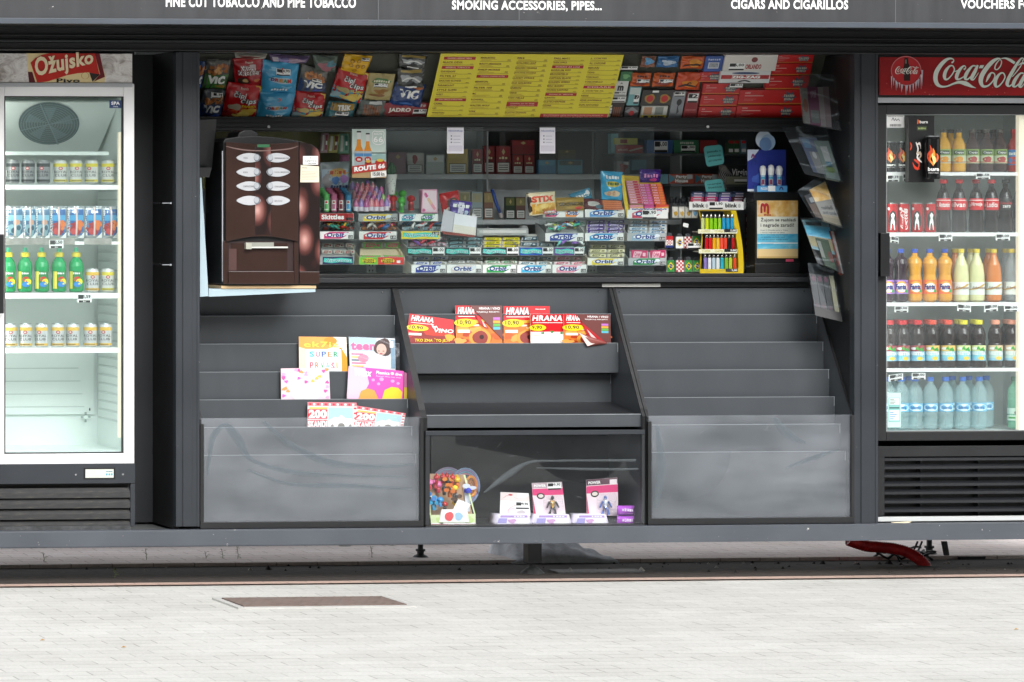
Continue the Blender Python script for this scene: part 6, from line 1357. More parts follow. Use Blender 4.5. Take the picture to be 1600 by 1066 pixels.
def art_skit(mb, s): mb.rect(s, 0, 0, 1, 1, C('a3161c'), 1); mb.txt(s, 'Skittles', .04, .2, .72, .85, Wt, 2, .05); mb.rect(s, .78, .1, .98, .45, Bk, 2)
def art_two(a, b, **k):
    def f(mb, s): art_orbit(mb, at_uv(s, 0, 0, .5, 1), a, False); art_orbit(mb, at_uv(s, .5, 0, 1, 1), b, False)
    return f
# row one (highest)
gum_tray(500, 553, 333, 346, Y1, art_skit, 'tray with red sweets sign behind the coffee machine edge', 325)
gum_tray(560, 621, 334, 346.5, Y1, O('e8c92a', base='a3a6a6'), 'grey tray with yellow gum sign under the pastel lollipops', 325)
gum_tray(624, 685, 334, 346, Y1, art_two('3fa9b8', '3a9c4a'), 'tray with teal and green gum signs under the toy candies', 326)
gum_tray(848, 912, 327, 340, Y1, art_two('d8407a', 'ee8a1e'), 'tray with pink and orange gum signs under the snack bag', 320)
gum_tray(914, 976, 327, 340, Y1, O('5a9ad8'), 'tray with blue and white gum sign under the blue bag', 318)
# row two
gum_tray(500, 553, 361.5, 374, Y2, O('cf3a78'), 'tray with pink gum sign right beside the coffee machine', 350, ('2c3b34', 'b0392e', 3, 3, 'dark and red sweet pack in the pink signed tray by the coffee machine'))
gum_tray(561, 620, 361.5, 375, Y2, O('c8242c', base='e9e7e2'), 'tray with red gum sign below the yellow one', 349, ('6a4a3c', 'c87a2a', 3, 3, 'brown and orange sweet pack in the red signed tray'))
gum_tray(627, 688, 361, 374, Y2, A('e6d02a', tag_=True), 'tray with bright yellow and teal gum sign', 350, ('b9c4c4', '6a97a8', 4, 3, 'silver wrapped roll in the yellow signed tray'))
gum_tray(852, 912, 364, 377.5, Y2, O('24449c'), 'tray with dark blue gum sign below the snack bag', 352, ('d8e2de', '2f9c72', 6, 2, 'mixed pale gum pack in the dark blue signed tray'))
gum_tray(914, 975, 364, 377, Y2, O('2f9ad0'), 'tray with bright blue gum sign full of purple packs', 347, ('5a3a96', 'd9d4e8', 2, 5, 'purple gum pack in the bright blue signed tray'), flap='cfcac4')
gum_tray(980, 1041, 364, 377, Y2, O('8fb0c8', base='b4b8ba'), 'tray with grey and ice blue gum sign, right end', 347, ('dfe9ee', '2f7aa8', 2, 5, 'ice blue gum pack in the grey signed tray'), flap='cfcac4')
loose(500, 553, 350, 362, Y2, 20, ('b0392e', '2f7a5a', 'd8a83a', '2a2a30', '3a9a8a'), 'pink signed tray')
loose(561, 620, 349, 362, Y2, 22, ('c8401e', 'e0a83a', 'b83a5a', 'd8d4c8', '2f6aa8'), 'red signed tray')
loose(627, 688, 350, 361, Y2, 16, ('cfd8dc', '5a8ab8', 'c84a4a', 'e4e6e2'), 'bright yellow signed tray')
loose(852, 912, 353, 364, Y2, 18, ('3fb894', 'e8ece8', 'd8402a', 'c8d24a', '2f9ad0'), 'dark blue signed tray')
# row three
gum_tray(500, 553, 401, 413.5, Y3, A('1d2f55'), 'tray with navy and teal gum sign beside the coffee machine', 385, ('b8c0b4', '8a2a34', 3, 3, 'boxed gum in the navy signed tray by the coffee machine'), trayw=4)
def art_hubba(mb, s):
    for k, c_ in enumerate(('7cc23a', 'd8322a')):
        q = at_uv(s, k * .42, 0, k * .42 + .4, 1); mb.rect(s, k * .42, 0, k * .42 + .42, 1, C(c_), 1); mb.ell(q, .55, .5, .38, .36, Yl, 2, 16); mb.txt(q, 'Hubba', .25, .52, .85, .78, Bk, 3, .04); mb.txt(q, 'Bubba', .25, .22, .85, .5, Bk, 3, .04)
    mb.rect(s, .84, 0, 1, 1, C('d8322a'), 1); mb.rect(s, .84, .2, .92, .55, Wt, 2)
gum_tray(561, 632, 401.5, 414, Y3, art_hubba, 'tray with green and red bubble gum signs', 386, ('6ab04a', 'd84a6a', 2, 2, 'green and pink bubble gum pack in the double signed tray'), flap='d8c8a8')
for k, (a_, b_, c_, lab, pk) in enumerate(((636, 695, '1a2a28', 'leftmost teal lettered gum tray of the row of four', ('b87a8a', 'c9d0d6', 4, 3, 'pink and silver gum pack in the leftmost teal lettered tray')), (696, 752, '16323a', 'second teal lettered gum tray of the row of four', ('2f4a52', '8fb8bc', 2, 4, 'dark gum pack in the second teal lettered tray')),
                                 (753, 811, '14202a', 'third teal lettered gum tray, with yellow packs behind', ('d8cc3a', '7a8a2a', 2, 4, 'yellow gum pack in the third teal lettered tray')), (812, 865, '2450a8', 'blue and teal lettered gum tray in the row of five', ('3a5a6a', 'cfd8d8', 2, 3, 'grey gum pack in the blue and teal lettered tray')), (866, 913, '5a2a86', 'purple and teal lettered gum tray at the row\'s end', ('9fd0d0', '3a9a8a', 3, 2, 'mint gum pack in the purple and teal lettered tray')))):
    def art(mb, s, c_=c_): art_air(mb, at_uv(s, 0, 0, .68, 1), c_); price(mb, at_uv(s, .68, 0, 1, 1), .02, .02, .98, .98, '6.00', 3)
    gum_tray(a_, b_, 386.5, 399.5, .53, art, lab.replace('of the row of four', 'in the row of five'), 374, pk, flap='b9bab4' if k > 1 else None)
gum_tray(918, 975, 403, 415, Y3, O('e2cc34', base='eceade'), 'tray with yellow gum sign full of cream packs, lower right', 386, ('e9e2b8', '6a6a3a', 2, 4, 'cream gum pack in the lower right yellow signed tray'), flap='a9a692')
gum_tray(982, 1041, 403, 415, Y3, O('2f8f4a', base='b4b8ba'), 'empty slotted grey tray with green gum sign, lower right', 388, ('c83a6a', 'f0c8d4', 2, 1, 'pink gum pack in the lower right green signed tray'))
loose(640, 690, 375, 386, .53, 14, ('d87a9a', 'd8dce0', 'c83a4a', '8a5ab0'), 'leftmost teal lettered tray')
loose(868, 912, 375, 386, .53, 10, ('7ad0c0', '9a6ac8', 'e4ecea'), 'purple and teal lettered tray')
# lowest row of white cartons
for k, (a_, b_, c_, pk, w_) in enumerate(((643, 697, '2a3f9a', ('d8dade', '2a3f9a', 2, 3, 'white gum pack in the dark blue carton of the lowest row'), 'dark blue'), (698, 753, 'dcd2cc', ('e4e4e2', '6a6a6a', 2, 4, 'white and black gum pack in the white carton of the lowest row'), 'white'),
                                     (754, 807, '2fa04c', ('dfe8e0', '2a8a4a', 2, 4, 'white and green gum pack in the green carton of the lowest row'), 'green'), (808, 862, '48b4dc', ('e2e6e8', '2f6a7a', 2, 3, 'white and grey gum pack in the sky blue carton of the lowest row'), 'sky blue'), (863, 917, 'ee9ab0', ('f0d8de', 'c03a5a', 2, 3, 'pink gum pack in the pink carton of the lowest row'), 'pink'))):
    gum_tray(a_, b_, 413.5, 427, Y4, O(c_), '%s swooshed gum carton in the lowest row of five' % w_, 405, pk, flap='e4dfd2')
# toothed tubes: fruit sweet tubes
def tubes():
    proto = {}
    for r_ in range(4):
        for c_, (px, col, nmc) in enumerate(((512, '56a85c', 'green'), (523.5, 'b8688a', 'pink'), (535, '7a3440', 'maroon'), (546, '4a98c8', 'blue'))):
            Y = .585 + (3 - r_) * .028; x = px - 2 - 3.2 * (3 - r_) * .9; z = Z(330.5 - (3 - r_) * 3.2, Y); c = P(x, 330, Y); lab = '%s tube of sweets, %s from the front' % (nmc, NTH[3 - r_])
            if c_ in proto: dup(proto[c_], (c.x, Y, z), lab); continue
            mb = MB(); r = .0150; A_ = C(col, .3); h = .088
            mb.lathe(c.x, Y, [(r, z), (r, z + h * .72), (r * 1.06, z + h * .73), (r * 1.06, z + h * .97), (r * .95, z + h)], [A_, A_, C(col, .45), C(col, .45)], 16)
            s = S_cyl(c.x, Y, r, z, z + h * .7); mb.rect(s, .3, .1, .72, .9, C('dfe6e0'), 1, 4); mb.rect(s, .36, .2, .66, .6, A_, 2, 4); mb.ell(s, .52, .75, .12, .08, Rd, 2, 8)
            o = mb.build('sweet_tube'); tag(o, lab, 'sweet tube', 'upright tubes of sweets'); proto[c_] = o
tubes()
# push-up lollipops, pastel pointed tops
LC = [('d4709c', 'pink'), ('e89aa4', 'coral'), ('a58acb', 'violet'), ('e67a86', 'red pink'), ('cc6aa4', 'magenta'), ('a8cc80', 'green')]
lp = {}; cnt = {}
rl = random.Random(11)
for r_ in range(5):
    for c_ in range(7 - (r_ // 2)):
        k = (r_ * 3 + c_ * 2 + (c_ * r_) % 3) % 5
        if r_ == 1 and c_ == 5: k = 5
        Y = .585 + r_ * .022; px = 556 + c_ * 8.0 - r_ * 1.4 + (4 if r_ % 2 else 0); z = Z(330 - r_ * 6.2 + rl.uniform(-1, 1), Y); c = P(px, 330, Y)
        cnt[k] = cnt.get(k, 0) + 1; lab = '%s pointed push-up lollipop in the crowded pastel display' % LC[k][1]
        if k in lp: dup(lp[k], (c.x, Y, z), lab); continue
        mb = MB(); r = .0135; m_ = C(LC[k][0], .25)
        mb.lathe(c.x, Y, [(r * .95, z), (r, z + .022), (r * 1.08, z + .024), (r * 1.05, z + .031), (r * .78, z + .050), (r * .36, z + .062), (.0001, z + .066)], [C('dcc8d4', .4), m_, m_, m_, m_, C('ead0d8', .3)], 12)
        s = S_cyl(c.x, Y, r, z, z + .022); mb.rect(s, .3, .1, .7, .9, C('e8e2ee'), 1, 4); o = mb.build('lollipop'); tag(o, lab, 'lollipop', LC[k][1] + ' lollipops in the pastel display'); lp[k] = o
mb = MB(); c = P(574, 290, .72); mb.lathe(c.x, .72, [(.012, c.z - .03), (.014, c.z), (.010, c.z + .02), (.0001, c.z + .034)], C('7a4aa8', .3), 12); tag(mb.build('lollipop'), 'single violet pointed lollipop standing highest at the display top', 'lollipop')
# red and green candy toppers
for i, (px, py, col, w_, Yq) in enumerate(((614, 303, '4aa83a', 'back left green', .68), (629, 303, '4aa83a', 'back right green', .66), (614, 311, 'b01c1c', 'left red', .60), (627, 314, '4aac3c', 'front green', .59), (642, 311, 'b01c1c', 'right red', .60))):
    c = P(px, py, Yq); r = .021; mb = MB(); m_ = C(col, .3)
    mb.lathe(c.x, Yq, [(r * .62, c.z - .058), (r * .66, c.z - .03), (r * .5, c.z - .014), (r * .9, c.z - .008), (r, c.z + .002), (r * .8, c.z + .012), (r * .3, c.z + .018), (.0001, c.z + .02)], m_, 14)
    s = S_cyl(c.x, Yq, r * .66, c.z - .055, c.z - .02); mb.rect(s, .25, .2, .8, .8, C('7a1414' if col[0] == 'b' else '2f7a2a'), 1, 4); tag(mb.build('candy_topper'), w_ + ' round headed candy dispenser beside the cactus', 'candy dispenser', 'red and green candy dispensers')
# cactus
ct = empty('potted_cactus', P(611, 305, .62), 'small green cactus in a white speckled cone pot', 'cactus')
c = P(611, 304, .62); mb = MB(); mb.lathe(c.x, .62, [(.018, c.z), (.026, c.z + .075), (.031, c.z + .1), (.028, c.z + .1), (.0001, c.z + .092)], C('d9d9d4', .4), 20)
rn = random.Random(3)
for k in range(14): s = S_cyl(c.x, .62, lambda v: .018 + .011 * v, c.z, c.z + .095); mb.ell(s, rn.uniform(.1, .9), rn.uniform(.1, .9), .03, .018, Bk, 1, 6)
mb.build('pot', ct)
CACT = mottled('cactus_skin', [(.3, '1f3f26'), (.7, '3c6a3c')], 40, 4, .6, bump=.5); mb = MB()
for dx, h_, r_ in ((0, .062, .014), (-.016, .04, .009), (.017, .045, .010)): mb.tube([(c.x + dx * .4, .62, c.z + .09), (c.x + dx, .62, c.z + .10 + h_ * .3), (c.x + dx, .62, c.z + .10 + h_ * .8), (c.x + dx * .9, .62, c.z + .10 + h_)], [r_ * .7, r_, r_ * .9, r_ * .3], CACT, 10)
mb.build('stem', ct)
# card packs with a plain cream cat-free print
tag_ = 'card packs'
for k in range(3):
    mb = MB(); a_ = 655 + k * 2.5; s = S_quad((a_ , 296 + k * 0), (681 + k, 296), (683 + k * .6, 333), (656 + k, 333), .66 - k * .025); mb.slab(s, .008, C('e9a6c0', .4))
    mb.rect(s, .06, .05, .94, .95, C('f3dbe4'), 1)
    for j in range(9): mb.ell(s, .15 + .7 * ((j * 37) % 10) / 10, .12 + .75 * ((j * 53) % 10) / 10, .1, .07, C(('e06aa0', 'f0a0b0', 'e9c0a0')[j % 3]), 2 + j * .1, 10, 1, .15)
    tag(mb.build('card_pack'), 'pink patterned sticker pack, %s from the front beside the candy dispensers' % NTH[2 - k], 'sticker pack', 'pink sticker packs')
def bagobj(tl, tr, b1, b2, Y, col, deco, lab, nm='snack_bag', cat='snack bag', grp=None, bulge=.02, seed=0, wr=.003, rough=.2, nu=12, nv=14):
    base = S_quad(tl, tr, b1, b2, Y); s = S_bag(base, bulge, seed, wr); mb = MB(); mb.bag(s, base, C(col, rough) if isinstance(col, str) else col, nu, nv)
    deco(mb, s); return tag(mb.build(nm), lab, cat, grp)
def R_(mb, s, *a, lay=1, c='ffffff'): mb.rect(s, a[0], a[1], a[2], a[3], C(c, .35), lay, 8, 5)
def E_(mb, s, u, v, ru, rv, c, lay=2, wob=.08): mb.ell(s, u, v, ru, rv, C(c, .35), lay, 18, 3, wob)
def T_(mb, s, t, a, b, c, d, col=Wt, lay=4.5, bold=.04, sh=0): mb.txt(s, t, a, b, c, d, col, lay, bold, sh)
bagobj((686, 303), (716, 297), (720, 328), (692, 337), .60, 'b8161c', lambda mb, s: (E_(mb, s, .55, .45, .3, .28, '4a2418', 2), E_(mb, s, .62, .5, .14, .14, 'c98a4a', 3), E_(mb, s, .3, .2, .15, .1, 'd8c8b8', 3)), 'red chocolate bag standing in the white folded carton', seed=1)
bagobj((704, 312), (738, 316), (731, 341), (702, 337), .575, '4f3a94', lambda mb, s: (R_(mb, s, .35, .1, .62, .9, c='d8d4e8', lay=2), T_(mb, s, 'MILK', .1, .55, .9, .8), E_(mb, s, .78, .3, .12, .14, 'b8c8e0', 3)), 'purple chocolate bag in front of the red one in the carton', seed=2)
mb = MB(); s = S_quad((694, 327), (712, 333), (708, 366), (688, 362), .56); mb.slab(s, .003, C('c6c4cc', .6)); s = S_quad((711, 333), (745, 339), (743, 368), (707, 363), .555); mb.slab(s, .003, C('e9e9f0', .6)); mb.rect(s, 0, 0, 1, .42, C('e0dcd0', .6), 1); s = S_quad((690, 361), (743, 368), (740, 371), (693, 366), .55); mb.slab(s, .003, C('8a3a2e', .6)); s = S_quad((738, 333), (746, 339), (744, 345), (736, 342), .60); mb.slab(s, .003, C('d6d6d6', .6))
tag(mb.build('folded_carton'), 'white folded card carton bulging out between the gum trays', 'carton')
# cigarette packs
def cig(x0, x1, y0, y1, Y, col, top, lab, grp, warn=True, t=''):
    mb = MB(); mb.pbox(x0, y0, x1, y1, Y, .022, C(col, .3)); s = S_flat(x0, y0, x1, y1, Y)
    if top: mb.rect(s, .05, .62, .95, .95, C(top, .3), 1)
    mb.pol(s, [(.5, .9), (.62, .78), (.5, .68), (.38, .78)], C('c9b27a', .3), 2)
    if warn:
        mb.rect(s, .08, .05, .92, .42, Bk, 1); mb.rect(s, .11, .075, .89, .395, C('d9d9d4'), 2)
        for k in range(3): mb.rect(s, .2, .14 + k * .08, .8, .165 + k * .08, Bk, 3)
    if t: mb.txt(s, t, .2, .52, .8, .62, C('e8d8a8'), 2, .02)
    tag(mb.build('cigarette_pack'), lab, 'cigarette pack', grp)
Ya = .99
g5 = 'cigarette packs on the upper inner shelf'
cig(606, 637, 238, 272, Ya, '94707a', None, 'dull pink tobacco tin, leftmost on the upper inner shelf', g5, False); cig(634, 662, 239, 271, Ya, 'bab4ae', 'c8c4be', 'beige tobacco tin with red emblem on the upper inner shelf', g5)
mb = MB(); s = S_flat(640, 241, 656, 257, Ya); mb.ell(s, .5, .5, .25, .45, C('9a3a3c'), 3, 14, 1, .1); tag(mb.build('emblem_sticker'), 'small red emblem sticker on the beige tobacco tin', 'sticker')
cig(666, 694, 242, 272, Ya, 'bcc6c2', 'dce0dc', 'pale silver carton beside the beige tobacco tin', g5, False); cig(699, 731, 233, 272, Ya, 'c4a85c', 'd0b468', 'wide gold cigarette carton on the upper inner shelf', g5)
for a_, b_, c_, w_ in ((738, 754, 233, 'shortest dark red'), (756, 773, 228, 'slim dark red'), (775, 798, 228, 'widest dark red'), (801, 817, 242, 'brown banded'), (819, 835, 242, 'rightmost brown banded')):
    cig(a_, b_, c_, 272, Ya, '7c2024', '98282c', w_ + ' cigarette pack in the dark upper cabinet', g5, True, 'LUX')
cig(800, 835, 219, 241, Ya, '86242a', '9c2a30', 'dark red double carton on top of the banded packs', g5, False)
cig(841, 868, 250, 272, Ya, '3f82ac', '58a4c4', 'blue carton behind the glass poster, upper inner shelf', g5, False); cig(872, 910, 250, 272, Ya, '4a94b0', '3c504e', 'wide blue and black carton at the right of the upper shelf', g5, False); cig(872, 900, 234, 249, Ya + .0, '3a3620', '5c5526', 'olive carton lying on the wide blue carton', g5, False)
g6 = 'cigarette packs on the lower inner shelf'
for a_, b_, c_, col, tp, w_ in ((718, 735, 300, 'b0a58c', '8f8858', 'olive and cream'), (737, 754, 300, '9fb0b4', 'b8b08c', 'pale blue'), (756, 771, 300, '8a6a5a', 'b0a070', 'brown and gold'), (790, 805, 308, '2f4030', '6a7040', 'dark green'), (806, 821, 308, '6a4a44', '8a8458', 'red brown')):
    cig(a_, b_, c_, 343, .96, col, tp, w_ + ' cigarette pack on the lower inner shelf', g6)
mb = MB(); mb.tube([P(769, 296, .62), P(774, 314, .62), P(781, 333, .62)], [.0085, .0085, .007], C('1c3a7c', .2), 10); mb.tube([P(781, 333, .62), P(784, 340, .62)], .009, C('b0a8a8', .3), 10); tag(mb.build('blue_tube'), 'long blue glass tube leaning between the cigarette packs', 'tube')
mb = MB(); mb.pbox(745, 357, 826, 368, .62, .09, C('9ea3a2', .3)); s = S_flat(745, 357, 826, 368, .62); mb.rect(s, .05, .35, .95, .75, C('c9cdcb', .25), 1); mb.lathe(X(818, .65), .65, [(.02, Z(362, .65)), (.02, Z(353, .65)), (.0001, Z(352, .65))], C('8a8d8c', .3), 14); tag(mb.build('change_tray', bevel=.002), 'empty grey metal coin tray in the middle of the window', 'coin tray')
# left group behind the machine edge: striped gum bags, candy bag
for k, (tl, tr, b1, b2, c1, c2, w_) in enumerate((((502, 208), (514, 208), (511, 239), (499, 239), 'b89aa0', '8a3a4a', 'red striped'), ((514, 210), (531, 210), (527, 239), (511, 239), 'b8b468', '7a3c3a', 'yellow'), ((530, 209), (545, 209), (545, 240), (528, 240), '86b8a4', '3f7a68', 'mint striped'))):
    bagobj(tl, tr, b1, b2, .74, c1, lambda mb, s, c2=c2: (mb.rect(s, .15, .1, .38, .9, C('dcdcd4'), 2, 2, 6), mb.rect(s, .55, .15, .85, .9, C(c2), 2, 2, 6), mb.rect(s, .6, .4, .8, .6, Wt, 3)), w_ + ' bag of gum hanging left of the bottle poster', 'gum_bag', 'gum bag', 'gum bags left of the poster', .012, k, .001, nu=6, nv=8)
bagobj((531, 242), (546, 242), (546, 268), (530, 268), .75, 'b8789a', lambda mb, s: E_(mb, s, .5, .3, .3, .2, 'd8b070'), 'pink sweet pouch left of the bottle poster', seed=4)
def deco_candy(mb, s): R_(mb, s, .05, .05, .95, .75, c='b8d0dc', lay=1); E_(mb, s, .6, .62, .34, .15, 'e0b868', 2); T_(mb, s, 'Šumi', .3, .55, .9, .72, C('c85a3a'), 4, .04); E_(mb, s, .22, .35, .16, .24, 'a8a4a8', 3); E_(mb, s, .5, .35, .12, .14, '5a8ac8', 3); E_(mb, s, .8, .4, .16, .14, 'c08ad0', 3); T_(mb, s, '4 x 50', .35, .08, .95, .2, C('4a5a8a'), 4)
bagobj((500, 254), (546, 252), (545, 298), (499, 298), .70, 'a9b4b8', deco_candy, 'white and grey sweets bag left of the bottle poster', seed=6)
# poster with two bottles, taped to the glass
mb = MB(); s = S_flat(550, 202, 603, 278, .375); mb.slab(s, .0015, C('cdd6cc', .5)); mb.rect(s, 0, .5, 1, 1, C('bfd0c8', .5), 1); mb.rect(s, 0, .24, 1, .52, C('b4ccc8', .5), 1); mb.pol(s, [(.5, .48), (.65, .46), (.8, .5), (1, .47), (1, .36), (.5, .36)], C('8fb0ac', .5), 2); mb.rect(s, 0, 0, 1, .2, C('a88a5c', .5), 1)
for cx_, top_, k in ((.2, .93, 0), (.46, .89, 1)):
    w = .13 - k * .015
    mb.pol(s, [(cx_ - w, .2), (cx_ + w, .2), (cx_ + w, .55), (cx_ + w * .5, .66), (cx_ + w * .42, top_ - .14), (cx_ - w * .42, top_ - .14), (cx_ - w * .5, .66), (cx_ - w, .55)], C('d98a24', .3), 3)
    mb.rect(s, cx_ - w, .22, cx_ + w, .55, C('a9b4b8', .3), 4); mb.rect(s, cx_ - w * .42, top_ - .14, cx_ + w * .42, top_, C('d4d8d6', .3), 4); mb.rect(s, cx_ - w * .5, top_, cx_ + w * .5, top_ + .03, Bk, 4); mb.rect(s, cx_ - w, .44, cx_ + w, .50, C('4f86b8', .3), 5); mb.ell(s, cx_, .38, w * .85, .055, C('a82420', .3), 5, 16); mb.txt(s, '66', cx_ - .05, .355, cx_ + .05, .405, Wt, 6, .03)
mb.ell(s, .47, .3, .1, .06, C('8f2018', .3), 6.5, 14); mb.ell(s, .82, .31, .15, .07, C('b0301c', .3), 6.5, 14); mb.ell(s, .82, .36, .1, .03, C('d8c04a', .3), 7, 12); mb.ell(s, .47, .34, .07, .03, C('d8b04a', .3), 7, 12)
sh_ = [(.60, .93), (.66, .96), (.77, .945), (.88, .96), (.94, .93), (.93, .86), (.95, .78), (.9, .71), (.77, .68), (.64, .71), (.59, .78), (.61, .86), (.60, .93)]
mb.ribbon(s, [(a_, b_, .014) for a_, b_ in sh_], Wt, 3, 3); mb.txt(s, 'ROUTE', .65, .88, .89, .92, Wt, 3, .03); mb.txt(s, '66', .63, .73, .91, .85, Wt, 3, .02)
mb.pol(s, [(0, .08), (1, .17), (1, .33), (0, .24)], C('b8281e', .4), 8); st = S_pts(s(.05, .225), s(.96, .3), s(.96, .2), s(.05, .12)); mb.txt(st, 'ROUTE 66', 0, 0, 1, 1, Wt, 11, .06); mb.pol(s, [(.54, 0), (1, .03), (1, .15), (.54, .12)], C('ecece6'), 10); mb.txt(s, '15,00 kn', .6, .03, .94, .115, Bk, 11.5, .03)
tag(mb.build('poster'), 'poster with two amber bottles and a red banner taped inside the glass', 'poster')
for a_, b_, w_ in ((698, 725, 'left'), (843, 868, 'right')):
    mb = MB(); s = S_flat(a_ + .5, 198.5, b_ - .5, 240, .385); mb.slab(s, .0012, C('e4e2ea', .5)); mb.rect(s, 0, .965, 1, 1, C('8a8c90'), 1); mb.txt(s, 'gdoonshop', .06, .8, .94, .89, C('6a7ab0'), 1, .02); mb.rect(s, .08, .08, .92, .3, C('cfcbd6'), .8)
    for k in range(3): mb.rect(s, .22, .64 - k * .12, .3, .68 - k * .12, C('3c3c48'), 1); mb.rect(s, .38, .645 - k * .12, .8, .665 - k * .12, C('a8a8b8'), 1)
    tag(mb.build('leaflet'), 'small white leaflet hung on the glass, %s one of two' % w_, 'leaflet', 'white leaflets on the glass')
# snacks right of centre
def d_stix(mb, s): R_(mb, s, .0, .0, .12, 1, c='2a2422', lay=1); R_(mb, s, .1, .05, .98, .5, c='d8a23a', lay=1); E_(mb, s, .5, .3, .3, .18, 'e8c468'); E_(mb, s, .7, .2, .25, .12, 'c88a2a', 3); T_(mb, s, 'STIX', .12, .56, .9, .84, C('d8481e'), 4.5, .06, .1); R_(mb, s, .5, .03, .98, .17, c='d8406a', lay=3); T_(mb, s, 'PEANUT', .54, .05, .94, .15, Wt, 5, .03)
bagobj((822, 302), (867, 299), (869, 333), (827, 338), .56, 'e6d8b4', d_stix, 'cream and orange snack bag with big orange lettering', seed=8)
bagobj((868, 309), (912, 308), (912, 329), (868, 330), .57, 'a8873c', lambda mb, s: (R_(mb, s, .0, .55, 1, .62, c='5a4420', lay=1), T_(mb, s, 'GOLDFISCHLI', .08, .38, .94, .62, C('3a2c14'), 4, .05, .05), E_(mb, s, .8, .2, .14, .12, 'c83a2a')), 'gold snack bag right of the cream one', seed=9)
bagobj((888, 304), (921, 293), (926, 312), (896, 318), .62, '4a90b0', lambda mb, s: (T_(mb, s, 'SOLET', .2, .4, .85, .7, Wt, 4, .04), E_(mb, s, .8, .7, .12, .2, 'e8e8e8')), 'tilted blue snack bag behind the gold one', seed=10)
bagobj((912, 310), (942, 312), (944, 329), (913, 330), .59, '6a2c30', lambda mb, s: (E_(mb, s, .4, .6, .3, .2, 'b8b4b0'), E_(mb, s, .7, .35, .2, .16, '4a6a7a', 3)), 'dark red snack bag between the gold and blue bags', seed=11)
bagobj((938, 267), (973, 269), (972, 313), (940, 312), .575, '2a9cc8', lambda mb, s: (T_(mb, s, 'Fresh', .2, .72, .8, .86, Wt, 4, .04), E_(mb, s, .5, .55, .34, .1, 'c8b42a', 2), T_(mb, s, 'party', .25, .5, .78, .62, C('2a5a2a'), 4.5, .05), E_(mb, s, .5, .22, .38, .1, 'd8c0a0', 2), E_(mb, s, .3, .22, .08, .09, 'c89a7a', 3), E_(mb, s, .55, .22, .08, .09, 'c89a7a', 3)), 'tall bright blue hanging snack bag above the orange box', seed=12)
mb = MB(); s = S_quad((941, 313), (970, 314), (974, 328), (944, 328), .565); mb.slab(s, .03, C('d07a4a', .4)); 
for k in range(4): mb.rect(s, .05, .1 + k * .22, .95, .2 + k * .22, C('b0542a'), 1)
tag(mb.build('biscuit_box'), 'low orange box below the tall blue snack bag', 'box')
# sweet dispenser carton with three columns of little boxes
pix = empty('sweets_display', P(1008, 341, .58), 'yellow edged carton holding three columns of pink and orange sweet boxes', 'display box')
mb = MB(); Yp = .565
mb.slab(S_quad((970, 274), (1030, 277), (1044, 341), (980, 341), Yp + .10), .003, C('d8b82a', .4)); mb.slab(S_quad((969, 274), (975, 274), (984, 341), (979, 341), Yp + .005), .003, C('e0c02a', .4)); s = S_flat(980, 328, 1043.5, 341.5, Yp - .003); mb.slab(s, .003, Wt); art_orbit(mb, s, 'd03a5a', False); price(mb, s, .36, -.05, .72, .95, '4,90', 5); mb.build('carton', pix)
for c_, (xa, xb, ya, col, c2, w_) in enumerate(((974, 997, 279, 'e0909a', 'c03a4a', 'pale pink'), (995, 1014, 284, 'c83a86', 'e87ab8', 'magenta'), (1012, 1034, 284, 'd8503a', 'ee8a4a', 'orange red'))):
    proto = None; nrow = 9
    for r_ in range(nrow):
        t = r_ / nrow; px0 = xa + 8.5 * t; px1 = xb + 8.5 * t; py = ya + 4 + t * 36; Y = Yp + .085 - t * .075; p = P((px0 + px1) / 2, py + 3.2, Y)
        lab = '%s sweet box, one of the %s column in the yellow edged carton' % (w_, ('left', 'middle', 'right')[c_])
        if proto is None:
            w = .0031 * (xb - xa) * .94; h = .0116; mb = MB(); mb.box(-w / 2, w / 2, 0, .03, 0, h, C(col, .3)); q = lambda u, v, o=0: Vector((-w / 2 + w * u, -o, h * v)); mb.txt(q, 'PIXI', .1, .2, .5, .8, C('f4dce4'), 1, .03); mb.rect(q, .58, .15, .92, .85, C(c2, .3), 1); q = lambda u, v, o=0: Vector((-w / 2 + w * u, .03 * v, h + o)); mb.rect(q, .1, .1, .9, .6, C(c2), 1)
            proto = mb.build('sweet_box'); proto.location = p; tag(proto, lab, 'sweet box', w_ + ' sweet boxes')
        else: dup(proto, p)
    mb = MB(); s = S_flat(xa + 10, 320, xb + 10.5, 332, Yp + .001); mb.slab(s, .012, C('e8b03a' if c_ != 1 else 'd8387a', .35)); mb.rect(s, 0, 0, 1, .55, C('f0e4e0'), 1); mb.txt(s, 'PIXI', .15, .06, .85, .5, C('2a3a9a'), 2, .06); mb.pol(s, [(0, .55), (1, .75), (1, 1), (0, 1)], C(col), 1.5)
    tag(mb.build('sweet_box'), '%s front sweet box standing upright in the yellow edged carton' % w_, 'sweet box')
bagobj((999, 264), (1033, 265), (1031, 285), (1000, 285), .66, '4a2a86', lambda mb, s: (T_(mb, s, 'FRUTI', .15, .35, .85, .65, C('d88ac0'), 4, .05), E_(mb, s, .6, .2, .2, .12, 'c83a8a')), 'purple sweets bag lying on top of the sweet box columns', seed=13)
